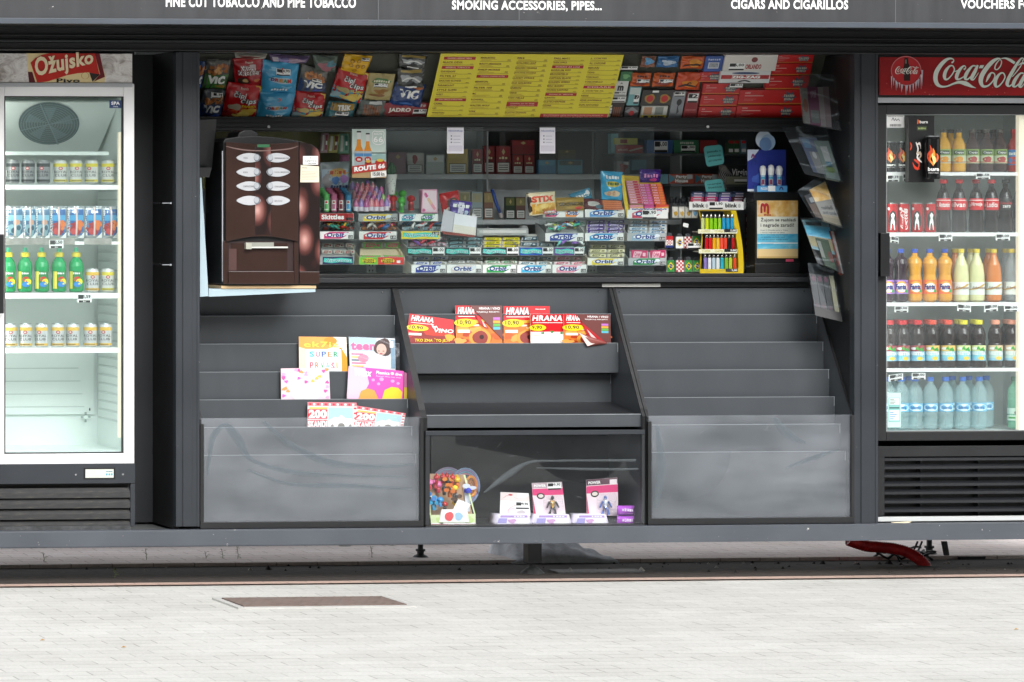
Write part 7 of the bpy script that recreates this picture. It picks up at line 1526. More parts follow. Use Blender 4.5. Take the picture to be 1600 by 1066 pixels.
# cartons on the right inner shelves
g7 = 'cartons on the right inner shelves'
def carton(x0, x1, y0, y1, Y, col, deco, lab):
    mb = MB(); mb.pbox(x0, y0, x1, y1, Y, .04, C(col, .4)); s = S_flat(x0, y0, x1, y1, Y); deco(mb, s); tag(mb.build('carton'), lab, 'carton', g7)
none = lambda mb, s: None
carton(960, 996, 216, 226, .97, 'c4bc58', lambda mb, s: mb.rect(s, .25, .2, .55, .8, C('8a3028'), 1), 'olive carton on top of the red one, right inner shelf'); carton(955, 966, 209, 240, .98, '8cc0c8', none, 'upright pale blue carton at the end of the right inner shelf')
carton(962, 1004, 227, 240, .97, 'a83434', lambda mb, s: (mb.ribbon(s, [(.5, .3, .12), (.8, .55, .16), (1, .7, .1)], C('b8b0a0'), 1, 4), mb.txt(s, 'RED LINE', .08, .3, .45, .6, C('d0a8a0'), 1, .02)), 'dark red carton lying under the olive one')
carton(1011, 1051, 219, 240, .97, '3560a0', lambda mb, s: (price(mb, s, .28, .1, .8, .92, '5,00', 2)), 'navy carton with a price ticket, right inner shelf')
carton(1053, 1092, 219, 240, .97, '3c7a58', lambda mb, s: (mb.txt(s, 'Smoking', .25, .68, .8, .92, C('d8d8c8'), 1, .01, .05), price(mb, s, .28, .12, .85, .6, '5,00', 2)), 'green carton with white script and price ticket'); carton(1094, 1120, 219, 240, .97, 'a83034', lambda mb, s: mb.rect(s, .35, .3, .9, .6, Bk, 1), 'red carton beside the green one, right inner shelf')
for k, px in enumerate((1138, 1147, 1158)): carton(px, px + 8, 219, 240, .8, ('2c5a34', '2c5a34', '6a8a9c')[k], lambda mb, s: (mb.rect(s, .1, .1, .9, .35, Wt, 1), mb.rect(s, .1, .75, .9, .95, Rd, 1)), ('left green lighter refill box beside the blue display', 'right green lighter refill box beside the blue display', 'grey blue refill box beside the two green ones')[k])
carton(964, 984, 252, 272, .99, '8a8c8e', lambda mb, s: (mb.ell(s, .5, .5, .3, .35, C('a84a48'), 1, 10, 1, .2), mb.rect(s, .5, .7, .9, .95, Wt, 1)), 'grey pouch with red print behind the sliding pane'); carton(987, 1010, 250, 266, .99, '4f7a8c', none, 'slate blue carton behind the sliding pane')
for x0_, x1_, w_ in ((1030, 1044, 'cut-off blue edged'), (1045, 1085, 'full front'), (1086, 1124, 'right')):
    carton(x0_, x1_, 272, 287, .92, 'b8503a' if x0_ > 1035 else '5f8f9c', lambda mb, s: (mb.pol(s, [(.0, 0), (.25, .5), (0, 1)], C('4a8aa0'), 1), mb.ell(s, .5, .5, .36, .42, C('8c8078'), 1, 12, 1, .2), mb.txt(s, 'Party', .28, .5, .7, .88, Wt, 2.5, .05), mb.txt(s, 'House', .25, .12, .75, .48, Wt, 2.5, .05), mb.rect(s, .7, .5, .92, .95, C('c8ccd0'), 3)) if x0_ > 1035 else None, w_ + ' paper carton in the red and grey row')
carton(1128, 1168, 258, 288, .82, '17181a', lambda mb, s: (mb.txt(s, 'Virginia', .35, .45, 1.4, .85, C('e0e0dc'), 1, .02, .06),) if 0 else (mb.txt(s, 'Virgin', .38, .35, .98, .8, C('e0e0dc'), 1, .02, .06),), 'black box with white script lettering beside the blue display')
carton(1136, 1168, 276, 288, .80, '8f9078', lambda mb, s: (mb.rect(s, .35, .35, .98, .65, Wt, 1), mb.rect(s, .4, .2, .96, .32, Bk, 1)), 'olive grey ticket holder in front of the black box')
for k, (pts, t, w_) in enumerate(((((1099, 229), (1128, 226), (1132, 256), (1104, 261)), ('pomažu s', 'odvikavanju', 'od cigareta'), 'upper'), (((1100, 283), (1128, 279), (1134, 302), (1104, 304)), ('manje', 'štetno', ''), 'lower'))):
    mb = MB(); s0 = S_quad(*pts, .72); q = []; 
    for cx_, cy_, a0 in ((.82, .82, 0), (.18, .82, 90), (.18, .18, 180), (.82, .18, 270)):
        for j in range(5): a = R(a0 + j * 22.5); q.append((cx_ + .18 * math.cos(a), cy_ + .18 * math.sin(a)))
    f_ = [s0(u, v) for u, v in q]; b_ = [s0(u, v, -.002) for u, v in q]; N = len(q); mb.add([tuple(p) for p in f_ + b_], [tuple(range(N)), tuple(reversed(range(N, 2 * N)))] + [(i, i + N, (i + 1) % N + N, (i + 1) % N) for i in range(N)], C('5fb8b8', .5))
    for j, tt in enumerate(t):
        if tt: mb.txt(s0, tt, .15, .62 - j * .22, .88, .76 - j * .22, C('1f4a50'), 1, .02)
    tag(mb.build('hang_tag'), '%s teal rounded tag dangling on grey cords' % w_, 'tag', 'teal hanging tags')
CORD = C('8c8884', .6); mb = MB()
for k in range(7): mb.tube([P(1123 + k * 1.5, 258, .73), P(1126 + 3 * k, 268 + k, .73), P(1120 + 2.2 * k, 285, .73), P(1128 + 1.2 * k, 296, .73)], .0016, CORD, 5)
tag(mb.build('cords'), 'bundle of thin grey cords between the teal tags', 'cord')
# tray of lip colours on top of the lighter rack
bl = empty('lighter_tray', P(1120, 328, .54), 'white fronted tray of pink and purple lighters on top of the yellow rack', 'tray')
mb = MB(); s = S_flat(1077, 315.5, 1162, 328, .54); mb.slab(s, .003, C('e9e9e6')); mb.txt(s, 'blink', .06, .28, .28, .8, Bk, 1, .05); mb.txt(s, 'blink', .66, .28, .88, .8, Bk, 1, .05); price(mb, s, .36, .08, .62, 1.0, '11,90', 2); mb.ell(s, .32, .5, .025, .28, C('b8b8b8'), 1, 10); mb.ell(s, .92, .5, .025, .28, C('b8b8b8'), 1, 10); mb.build('label_card', bl)
mb = MB(); fl = S_quad((1080, 300), (1170, 300), (1162, 327), (1077, 327), lambda x, y: .545 + (327 - y) / 27 * .14); mb.slab(fl, .002, DARK); mb.slab(S_quad((1163, 312), (1175, 296), (1176, 304), (1164, 327), lambda x, y: .54 + (x - 1163) * .01), .002, GREYW); mb.build('tray', bl)
for c_, cc in enumerate((('c8506a', 'pink'), ('b83a6a', 'dark pink'), ('6a4a9a', 'purple'), ('5a2a34', 'maroon'))):
    for r_ in range(4):
        u0 = .02 + c_ * .245; v0 = .36 + r_ * .15; a_ = fl(u0, v0, .002); b_ = fl(u0 + .22, v0, .002); cl = (cc[0], ('8fa84a', '9ab0b0', '8a9ac0', 'b0a85a')[c_], '5a6a8a', '3a4a6a')[r_]
        mb = MB(); mb.box(a_.x, b_.x, a_.y, a_.y + .02, a_.z, a_.z + .016, C(cc[0] if r_ < 2 else cl, .2)); s = lambda u, v, o=0, a_=a_, b_=b_: Vector((a_.x + (b_.x - a_.x) * u, a_.y - o, a_.z + .016 * v)); mb.rect(s, .15, .15, .8, .6, C('e8c8d4') if r_ == 0 else C('c8b8c8'), 1)
        tag(mb.build('lighter_case', bevel=.003), '%s column\'s case, %s from the front, in the white fronted tray' % (cc[1], NTH[r_]), 'case', 'plastic cases in the white fronted tray')
# yellow lighter rack
lr = empty('lighter_rack', P(1128, 428, .52), 'yellow three-shelf rack filled with coloured lighters', 'lighter rack')
Yr = .50; YEL = C('d8b81e', .3); YED = C('c4a418', .3)
mb = MB(); pts = []
def curve(o): return [P(1143 + o + 14 * math.sin(math.pi * t * .5 + .15) * 1.0, 329 + 98 * t, Yr + .01) for t in [i / 12 for i in range(13)]]
L1, L2 = curve(-3), curve(5); N = 13
for A_, B_ in zip(range(12), range(1, 13)):
    for y_ in (0,): mb.add([tuple(L1[A_]), tuple(L1[B_]), tuple(L2[B_]), tuple(L2[A_])] + [(p.x, p.y + .09, p.z) for p in (L1[A_], L1[B_], L2[B_], L2[A_])], [(0, 1, 2, 3), (7, 6, 5, 4), (0, 4, 5, 1), (3, 2, 6, 7)], YEL)
mb.tube([P(1092, 329, Yr + .02), P(1096, 345, Yr + .02), P(1097, 370, Yr + .02), P(1095, 400, Yr + .02), P(1094, 427, Yr + .02)], .004, YED, 6); mb.tube([P(1092, 329, Yr + .02), P(1141, 329, Yr + .02)], .004, YED, 6); mb.build('frame', lr)
for k, (py, xa, xb) in enumerate(((360, 1091, 1152), (391, 1092, 1152), (422, 1094, 1154))):
    mb = MB(); mb.pbox(xa, py - 1.5, xb, py + 5, Yr - .01, .003, C('e8e6c8', .4) if k < 2 else YEL); mb.pbox(xa, py + 1.5, xb, py + 3, Yr - .006, .07, C('c8c8b8', .4)); s = S_flat(xa, py - 1.5, xb, py + 5, Yr - .01)
    for q in (.08, .42): mb.txt(s, 'CLIPPER', q, .3, q + .22, .75, C('c8b84a'), 1, .02)
    mb.rect(s, .66, .3, .98, 1.1, Bk, 1); mb.txt(s, '5,00', .82, .4, .96, .95, Wt, 2, .03); mb.build('shelf', lr)
LW = [['cfd88a', 'd4e21e', '8fd01e', '8fd01e', '9ac83a', '2a9ccc', '2a9ccc', '2a9ccc'], ['c8141e', 'd01c24', 'e8a818', 'e8b83a', 'e8503a', 'e04a34', '1c1c20', 'b8141e'], ['8a78b8', 'e4e4e8', 'b8ccd8', 'e0e4e4', '2fa8bc', '84b83a', 'b4c83a', 'e04a24']]
CNm = {'cfd88a': 'pale', 'd4e21e': 'yellow green', '8fd01e': 'lime', '9ac83a': 'dull lime', '2a9ccc': 'blue', 'c8141e': 'red', 'd01c24': 'red', 'e8a818': 'amber', 'e8b83a': 'yellow', 'e8503a': 'orange red', 'e04a34': 'orange red', '1c1c20': 'black', 'b8141e': 'dark red', '8a78b8': 'lilac', 'e4e4e8': 'white', 'b8ccd8': 'pale blue', 'e0e4e4': 'white', '2fa8bc': 'teal', '84b83a': 'green', 'b4c83a': 'yellow green', 'e04a24': 'orange'}
lproto = {}
for r_, (py, xs_) in enumerate(((359, 1098), (390, 1104), (421, 1102))):
    for c_ in range(8):
        col = LW[r_][c_]; px = xs_ + c_ * (6.55 if r_ != 1 else 5.9); c = P(px, py, Yr + .012); lab = '%s lighter, %s from the left on the yellow rack\'s %s shelf' % (CNm[col], NTH[c_], ('top', 'middle', 'bottom')[r_])
        if col in lproto: dup(lproto[col], (c.x, c.y, c.z), lab); continue
        mb = MB(); h = .058; mb.lathe(c.x, c.y, [(.0085, c.z), (.009, c.z + .002), (.009, c.z + h)], C(col, .2), 14, True, 1, .7); mb.lathe(c.x, c.y, [(.0078, c.z + h), (.0078, c.z + h + .010), (.005, c.z + h + .017), (.004, c.z + h + .019)], C('a8a49c', .25, .9), 10, True, 1, .7)
        o = mb.build('lighter'); tag(o, lab, 'lighter', 'lighters in the yellow rack'); lproto[col] = o
# flag lighters on the two wire rows
def flag(mb, s, k):
    if k == 0: mb.rect(s, 0, .62, 1, 1, Rd, 1); mb.rect(s, 0, 0, 1, .2, Nv, 1); mb.rect(s, .1, .2, .9, .66, Wt, 1.5); [mb.rect(s, .15 + .175 * i, .24 + .1 * j, .325 + .175 * i, .34 + .1 * j, Rd, 2.2) for i in range(4) for j in range(4) if (i + j) % 2 == 0]
    elif k == 1: mb.rect(s, 0, 0, 1, 1, Wt, 1); [mb.rect(s, .0 + .25 * i, .0 + .167 * j, .25 + .25 * i, .167 + .167 * j, Rd, 2) for i in range(4) for j in range(6) if (i + j) % 2 == 0]
    else: mb.rect(s, 0, 0, 1, 1, C('2c8a3c') if k == 2 else Wt, 1); mb.pol(s, [(.05, .5), (.5, .15), (.95, .5), (.5, .85)], Yl, 2); mb.ell(s, .5, .5, .22, .2, Nv, 3, 14); mb.ribbon(s, [(.3, .55, .04), (.7, .48, .04)], Wt, 4, 3)
fproto = {}
for i, (px, py, k, w_) in enumerate(((1046, 369, 0, 'red white and blue checked crest'), (1062, 370, 3, 'white with yellow diamond'), (1075, 370, 1, 'red and white checked'), (1088, 369, 2, 'dark green with yellow diamond'), (1048, 407, 2, 'green with yellow diamond'), (1062.5, 407, 1, 'red and white checked'), (1076, 407, 2, 'green with yellow diamond'), (1089.5, 407, 2, 'green with yellow diamond'))):
    lab = '%s lighter, %s from the left in the %s flag row' % (w_, NTH[i % 4], ('upper', 'lower')[i // 4]); s = S_flat(px - 5.8, py, px + 5.8, py + 18, .56); mb = MB(); mb.slab(s, .012, C('ddd8d0', .3)); flag(mb, s, k); t = S_flat(px - 3.5, py - 5, px + 3.5, py, .562); mb.slab(t, .008, C('4a4c50', .3)); tag(mb.build('lighter', bevel=0), lab, 'lighter', 'flag lighters')
mb = MB()
for py in (390, 427): mb.tube([P(1040, py, .565), P(1094, py, .565)], .002, CHROME, 6)
mb.slab(S_flat(1038, 389, 1095, 392, .575), .02, CLEAR); mb.slab(S_flat(1038, 424, 1095, 427, .575), .02, CLEAR); tag(mb.build('wire_rack'), 'clear two-level wire rack holding the flag lighters', 'rack')
mb = MB(); s = S_flat(1074, 380, 1096, 389, .545); mb.slab(s, .001, Wt); price(mb, s, 0, 0, 1, 1, '5,00', 1); tag(mb.build('price_ticket'), 'white price ticket on the upper row of flag lighters', 'price ticket')
for k in range(4):
    px = 1050 + k * 10.2; mb = MB(); s = S_flat(px, 323, px + 9.5, 341, .57); mb.bag(S_bag(s, .008, k, .0005), s, C('d0ccc4', .3), 6, 6); s2_ = S_bag(s, .008, k, .0005); E_(mb, s2_, .5, .4, .3, .2, ('b8902a', 'c8a24a', 'a8843a', '5a8aa8')[k]); t = S_flat(px + 1, 318, px + 8.5, 323, .572); mb.slab(t, .006, DARK); tag(mb.build('lighter'), 'cream novelty lighter, %s from the left beside the orange sweet boxes' % NTH[k], 'lighter', 'novelty lighters')
for k in range(5):
    px = 1044 + k * 9; mb = MB(); c = P(px + 5, 318, .64); mb.lathe(c.x, c.y, [(.012, c.z), (.014, c.z + .02), (.010, c.z + .03), (.004, c.z + .034)], C('1e2226', .3), 10); tag(mb.build('lighter'), 'black novelty lighter, %s from the left in the back row' % NTH[k], 'lighter', 'black novelty lighters')
mb = MB(); s = S_quad((1068, 348), (1076, 350), (1075, 356), (1067, 354), .56); mb.slab(s, .0008, Wt); tag(mb.build('price_sticker'), 'tiny blank white sticker above the flag lighters', 'sticker')
# blue counter display with three white topped toothbrushes
bd = empty('counter_display', P(1198, 299, .5), 'royal blue counter display with curved header holding three white toys', 'display')
mb = MB(); s = S_flat(1168, 234, 1228, 299, .50); mb.slab(s, .003, C('25348e', .4)); mb.rect(s, 0, .0, 1, .05, C('dfe6f0'), 1); mb.pol(s, [(0, 1), (0, .72), (.12, .78), (.3, 1)], C('cfd6ea'), 1)
mb.ribbon(s, [(.1, .62, .02), (.12, .74, .05), (.22, .72, .05), (.2, .64, .02)], Nv, 2, 4); mb.ribbon(s, [(.1, .8, .03), (.14, .88, .05), (.18, .8, .03)], C('8a3a6a'), 2, 4); mb.rect(s, .72, .42, .8, .52, C('dfe6d0'), 1); mb.ell(s, .28, .3, .16, .12, C('3a5aae'), 1, 12, 1, .2); mb.ell(s, .75, .28, .2, .12, C('3a5aae'), 1, 12, 1, .2)
hd_ = S_flat(1180, 205, 1212, 240, .498); mb.ell(hd_, .42, .62, .40, .40, C('c6d2e2', .4), 0, 26); mb.ell(hd_, .62, .5, .36, .36, C('9fb8d4', .4), .6, 24); mb.ell(hd_, .5, .42, .3, .3, C('6a8ab8', .4), 1.2, 20)
mb.build('backing_card', bd)
mb = MB(); s = S_flat(1183, 290, 1230, 300, .465); mb.slab(s, .035, C('2f6ab0', .4)); mb.rect(s, 0, 0, 1, .9, C('5aa0d4'), 1); mb.rect(s, .36, .1, .6, .95, Wt, 2); mb.txt(s, 'FROZEN', .12, .3, .34, .7, Wt, 2, .02); mb.ribbon(s, [(.74, .3, .03), (.8, .8, .06), (.86, .3, .03)], Nv, 2, 4); mb.build('front_tray', bd)
for k, px in enumerate((1192, 1204.5, 1217.5)):
    c = P(px, 290, .48); mb = MB(); mb.lathe(c.x, c.y, [(.0105, c.z), (.011, c.z + .05), (.013, c.z + .052), (.0145, c.z + .066), (.0165, c.z + .082), (.012, c.z + .1 - .004 * abs(k - 1)), (.0001, c.z + .106 - .004 * abs(k - 1))], [C('c8d8e4', .3), C('3a9ac0', .3), Wt, Wt, Wt, Wt], 14)
    s = S_cyl(c.x, c.y, .011, c.z, c.z + .05); mb.rect(s, .3, .1, .7, .6, C('8a3a5a'), 1, 4); mb.rect(s, .2, .65, .8, .9, C('4aa8c8'), 1, 4); mb.build('candy_stick', bd) if 0 else tag(mb.build('candy_tube'), 'white topped candy tube, %s of three in the blue display' % ('left', 'middle', 'right')[k], 'candy tube', 'white topped candy tubes')
# black stand with beach poster
bs = empty('poster_stand', P(1214, 428, .46), 'black counter stand showing an orange sky and beach poster', 'poster stand')
mb = MB(); mb.pbox(1178, 300.5, 1248, 316, .47, .12, BLK2); mb.pbox(1180, 316, 1250, 427, .47, .1, BLK2); mb.pbox(1180, 412, 1249, 427, .455, .014, BLK2); mb.build('stand', bs, .003)
mb = MB(); s = S_flat(1183, 313.5, 1246.5, 403.5, .467); mb.slab(s, .0025, C('e8d8b8', .4))
SKY = mottled('printed_sunset', [(.3, 'c88a3a'), (.5, 'e0b468'), (.7, 'ead8ba')], 16, 5, .4); SEA = mottled('printed_sea', [(.3, '2f9ac4'), (.6, '6ec0d8'), (.8, 'cfe6ea')], 10, 4, .4, (1, 1, 4))
mb.rect(s, 0, .5, 1, 1, SKY, 1); mb.rect(s, .0, .36, 1, .72, C('dfe0d4', .4), 1.6); mb.rect(s, 0, .12, 1, .42, SEA, 2.2); mb.rect(s, 0, .25, 1, .27, C('e4efef'), 3); mb.rect(s, 0, .03, 1, .16, C('dcc08a', .4), 2.8); mb.rect(s, 0, 0, 1, .03, C('c8a868', .4), 2.8)
mb.ribbon(s, [(.1, .78, .05), (.1, .88, .05), (.12, .93, .05), (.17, .9, .05), (.18, .8, .04), (.185, .88, .05), (.21, .93, .05), (.26, .9, .05), (.265, .77, .05)], C('a8202a'), 4, 4); mb.txt(s, 'tisak', .16, .735, .34, .765, C('a8202a'), 4, .02)
mb.txt(s, 'Žujom se rashladi', .08, .62, .95, .705, Bk, 4, .015); mb.txt(s, 'i nagrade zaradi!', .08, .525, .9, .605, Bk, 4, .015)
rt = ['Kupi 2 Ožujska piva u Tisku', 'i osvoji nagradu za ljeto', 'do 31. kolovoza, zatraži kupon', 'na kiosku, pošalji kod', 'i preuzmi nagradu']
for k, t in enumerate(rt): mb.txt(s, t, .08, .47 - k * .04, .75 - .08 * (k % 2), .495 - k * .04, C('2f4a60'), 4, .01)
for k in range(2): mb.rect(s, .08, .27 - k * .02, .5 - k * .1, .275 - k * .02, C('7a8a94'), 4)
mb.build('poster', bs); mb = MB(); s = S_flat(1228, 405, 1240, 409, .468); mb.slab(s, .001, C('c84a6a')); mb.build('badge', bs)
# red and white leaflets hanging behind the stand
for k, (py, h_) in enumerate(((334, 18), (352, 14), (372, 16), (394, 16))):
    mb = MB(); s = S_flat(1164, py, 1180, py + h_, .8); mb.slab(s, .002, C('6a2226')); mb.txt(s, ('1.000', '5.000', '8.00', '2.00')[k], .1, .3, .9, .7, C('c8a8a4'), 1, .02); tag(mb.build('leaflet'), 'dim red ticket sheet, %s from the top right of the yellow rack' % NTH[k], 'leaflet', 'red ticket sheets')
# leaflet holders on the right cheek
def holder(tl, tr, b1, b2, yt, ybt, contents, lab, wing):
    root = empty('leaflet_holder', P(b1[0], b1[1], ybt + .02), lab, 'leaflet holder', 'acrylic leaflet holders on the right wall')
    y_top, y_bot = min(tl[1], tr[1]), max(b1[1], b2[1]); Yf = lambda px, py: ybt + (y_bot - py) / (y_bot - y_top) * (yt - ybt)
    mb = MB(); s = S_quad(tl, tr, b1, b2, Yf); mb.slab(s, .003, SMOKE); mb.build('front_sheet', root)
    mb = MB(); sb = S_quad(tl, tr, b1, b2, lambda x, y: Yf(x, y) + .03); mb.slab(sb, .003, SMOKE); mb.build('back_sheet', root)
    mb = MB(); e0, e1, e2, e3 = s(1, 0), s(1, 1), sb(1, 1), sb(1, 0); mb.add([tuple(e) for e in (e0, e1, e2, e3)] + [(e.x + .003, e.y, e.z) for e in (e0, e1, e2, e3)], [(0, 1, 2, 3), (7, 6, 5, 4), (0, 4, 5, 1), (1, 5, 6, 2), (2, 6, 7, 3), (3, 7, 4, 0)], sheet('edge_acrylic', (.75, .8, .8), .35, (.7, .75, .75))if 0 else SMOKE); mb.build('side_sheet', root)
    c0 = s(1, .0); mb = MB(); wz = Z(wing, ybt); mb.box(c0.x, xr + .003, ybt + .012, ybt + .05, c0.z + .001, c0.z + .004, BLK2); mb.box(xr - .012, xr + .003, ybt + .01, ybt + .052, c0.z + .0045, c0.z + .045, SMOKE); f0, f1 = s(0, .0, -.003), s(1, .0, -.003)
    mb.add([tuple(s(0, 0, .001)), tuple(s(1, 0, .001)), tuple(s(1, .16, .001)), tuple(s(0, .16, .001)), tuple(sb(0, 0)), tuple(sb(1, 0)), tuple(sb(1, .16)), tuple(sb(0, .16))], [(0, 1, 2, 3), (7, 6, 5, 4), (0, 4, 5, 1), (3, 2, 6, 7), (0, 3, 7, 4), (1, 5, 6, 2)], BLK2 if contents == 'books' else SMOKE); mb.build('bracket', root)
    return s, Yf
def inhold(s, items):
    for (u0, v0, u1, v1, off, th, col, deco, lab, nm) in items:
        q = at_uv(lambda u, v, o=0, off=off: s(u, v, o - off), u0, v0, u1, v1); mb = MB(); mb.slab(q, th, C(col, .45)); deco(mb, q); tag(mb.build(nm), lab, nm.replace('_', ' '), 'leaflets and books in the acrylic holders')
s, _ = holder((1248, 116), (1306, 116), (1313, 204), (1256, 194), .20, .12, '', 'topmost acrylic leaflet holder, over the red cartons', 205)
inhold(s, [(.04, .05, .22, .74, .012, .01, '726f68', lambda mb, q: mb.ell(q, .5, .5, .4, .2, C('723d27'), 1, 10), 'cream booklet with orange mark in the topmost holder', 'booklet'), (.22, .04, .5, .77, .009, .012, '5d1c3e', lambda mb, q: (mb.txt(q, 'ŽENA', .25, .7, .8, .92, C('886877'), 1, .02), mb.rect(q, .1, .05, .9, .38, C('5d615c'), 1)), 'dark pink booklet in the topmost holder', 'booklet'), (.5, .04, .64, .77, .009, .014, '7d726f', none, 'pale grey booklet in the topmost holder', 'booklet'), (.64, .04, .8, .78, .009, .014, '614e50', none, 'dusty pink booklet in the topmost holder', 'booklet')])
s, _ = holder((1222, 198), (1290, 197), (1316, 284), (1258, 272), .26, .11, '', 'second acrylic leaflet holder from the top, tilted back', 283)
inhold(s, [(.3, .1, .72, .8, .008, .004, '40485f', lambda mb, q: (mb.rect(q, .25, .0, .8, .6, C('686867'), 1), mb.rect(q, .1, .7, .5, .95, C('486882'), 2), mb.ell(q, .5, .5, .12, .1, C('959595'), 3, 10)), 'blue and grey leaflet in the second holder', 'leaflet'), (.62, .03, .98, .74, .006, .016, '5d6a64', lambda mb, q: (mb.rect(q, .3, .4, .75, .85, C('909190'), 1), mb.ell(q, .5, .25, .3, .1, C('485d27'), 2, 10), mb.rect(q, .3, .3, .7, .45, C('326172'), 2)), 'white and green booklet in the second holder', 'booklet')])
s, _ = holder((1246, 298), (1287, 270), (1319, 358), (1272, 341), .25, .11, '', 'third acrylic leaflet holder from the top, holding orange leaflets', 357)
inhold(s, [(.15, .12, .62, .78, .010, .004, '5d483d', lambda mb, q: (mb.rect(q, .0, .6, 1, 1, C('27272e'), 1), mb.rect(q, .2, .65, .6, .85, C('888a8d'), 2)), 'brown leaflet at the back of the third holder', 'leaflet'), (.38, .06, .97, .86, .006, .012, '92856f', lambda mb, q: (mb.rect(q, 0, .55, 1, 1, SKY, 1), mb.rect(q, .0, .2, 1, .6, C('918e88'), 1.6), mb.txt(q, 'zaradi nagrade', .15, .2, .95, .32, C('323236'), 3, .02), mb.txt(q, 'rashladi', .2, .36, .85, .46, C('323236'), 3, .02)), 'orange sky leaflet with dark lettering in the third holder', 'leaflet')])
s, _ = holder((1251, 340), (1299, 341), (1322, 430), (1277, 411), .24, .11, '', 'fourth acrylic leaflet holder with beach and red edged books', 430)
inhold(s, [(.06, .35, .9, .98, .012, .003, '6c8d95', lambda mb, q: (mb.rect(q, 0, .45, 1, .8, SEA, 1), mb.rect(q, 0, .1, 1, .45, C('908560'), 1), mb.rect(q, .1, .82, .7, .92, C('273236'), 2)), 'blue and sand coloured beach leaflet in the fourth holder', 'leaflet'), (.3, .04, .72, .6, .007, .010, '273d23', lambda mb, q: (mb.rect(q, .0, .3, .3, .9, C('777a72'), 1), mb.ell(q, .8, .4, .2, .2, C('5d271b'), 1, 10)), 'dark green booklet in the fourth holder', 'booklet'), (.84, .02, 1.02, .78, .008, .02, '773223', lambda mb, q: mb.rect(q, .3, .0, .75, 1, C('a09b95'), 1), 'thick book with red and white spine in the fourth holder', 'book')])
s, _ = holder((1262, 411), (1301, 413), (1316, 503), (1274, 493), .20, .10, 'books', 'lowest acrylic holder with black books, beside the empty rack', 502)
for k in range(3): inhold(s, [(.04 + k * .25, .15, .27 + k * .25, .8, .006, .016, '18191d', lambda mb, q: (mb.ell(q, .5, .88, .35, .08, C('522036'), 1, 10), mb.ell(q, .5, .1, .3, .06, C('482030'), 1, 10), mb.rect(q, .4, .3, .6, .7, C('282b30'), 1)), 'black covered book, %s from the left in the lowest holder' % NTH[k], 'book')])
inhold(s, [(.80, .14, .97, .8, .004, .018, '928d74', none, 'cream page block at the right of the lowest holder', 'book')])

# ================================================================== UPPER DISPLAY CASE
def case_bag(tl, tr, b1, b2, col, deco, lab, seed, bulge=.024, off=0.0, wr=.0032, nm='snack_bag', cat='snack bag'):
    return bagobj(tl, tr, b1, b2, lambda x, y: YTb(x, y) - off, col, deco, lab, nm, cat, 'snack bags in the upper display case', bulge, seed, wr)
def d_vic(base, nuts=True, tk=None, txt_=True):
    def f(mb, s):
        R_(mb, s, .02, .0, .98, .52, c=base, lay=1)
        rr = random.Random(sum(map(ord, base)) % 97)
        for k in range(26): E_(mb, s, rr.uniform(.15, .85), rr.uniform(.56, .84), .07, .06, rr.choice(['b06a34', 'c8864a', '8a4a22', 'd8a05a']), 2 + k * .08, .2)
        if txt_: mb.txt(s, 'ViC', .12, .22, .82, .5, Wt, 6, .07)
        E_(mb, s, .7, .1, .2, .06, 'a8843a' if base[0] != '1' else '3a5aae', 3)
        if tk: price(mb, s, *tk, '5,90', 7)
    return f
def d_cips(fl_, tk=None):
    def f(mb, s):
        R_(mb, s, 0, .0, 1, .42, c=fl_[0], lay=1); E_(mb, s, .3, .36, .2, .08, fl_[1], 2.5, .15); E_(mb, s, .75, .22, .22, .11, 'd8b848', 3, .15); E_(mb, s, .55, .12, .28, .09, 'e0c460', 3.6, .2); E_(mb, s, .18, .14, .2, .1, fl_[2], 3.3, .2)
        mb.txt(s, 'Franck', .38, .86, .62, .93, C('e0c8b8'), 6, .02); mb.txt(s, 'čipi', .22, .60, .56, .8, C('2a2426'), 5, .10, .1); mb.txt(s, 'čipi', .22, .60, .56, .8, Wt, 6, .02, .1); mb.txt(s, 'čips', .44, .44, .9, .64, C('2a2426'), 5.2, .10, .1); mb.txt(s, 'čips', .44, .44, .9, .64, Wt, 6.4, .02, .1)
        mb.txt(s, fl_[3], .5, .36, .92, .43, Yl, 6, .03); mb.pol(s, [(.82, .98), (.99, .98), (.99, .78)], C('d8b83a', .35), 6)
        if tk: price(mb, s, *tk, '6,90', 7)
    return f
case_bag((302, 95), (322, 96), (314, 137), (300, 137), '26406e', d_vic('1c3468'), 'blue peanut bag half hidden by the left post', 1)
case_bag((324, 92), (362, 94), (353, 138), (315, 137), '5c5c58', d_vic('2f7a22'), 'green peanut bag, second at the upper left', 2)
case_bag((318, 139), (353, 140), (345, 183), (308, 183), '4c5258', d_vic('1d3a6e', tk=(.35, .76, .85, .92)), 'blue peanut bag at the lower left corner', 3, off=.004)
case_bag((363, 92), (411, 89), (409, 134), (368, 133), 'a3141c', lambda mb, s: (mb.txt(s, 'Franck', .4, .85, .65, .92, C('e0c8b8'), 5, .02), mb.txt(s, 'KROKI', .2, .6, .75, .78, Wt, 5, .12), mb.txt(s, 'KROKI', .2, .6, .75, .78, C('7a1418'), 6, .02), mb.txt(s, 'KROKET', .1, .44, .9, .62, Wt, 5.2, .12), mb.txt(s, 'KROKET', .1, .44, .9, .62, C('7a1418'), 6.4, .02), E_(mb, s, .3, .22, .22, .14, '2a1a14', 2), E_(mb, s, .35, .24, .1, .07, 'c8a878', 3), E_(mb, s, .78, .25, .12, .06, 'c87a3a', 3), mb.rect(s, .52, .7, .72, .82, C('c8b8b8'), 7, 3)), 'dark red crunchy snack bag at the top, left of the blue bags', 4, off=.004)
case_bag((356, 128), (409, 134), (398, 183), (346, 183), 'b8141c', d_cips(('b8501e', 'a89a84', '9a1c1c', 'PAPRIKA')), 'large red crisp bag at the lower left', 5, off=.012)
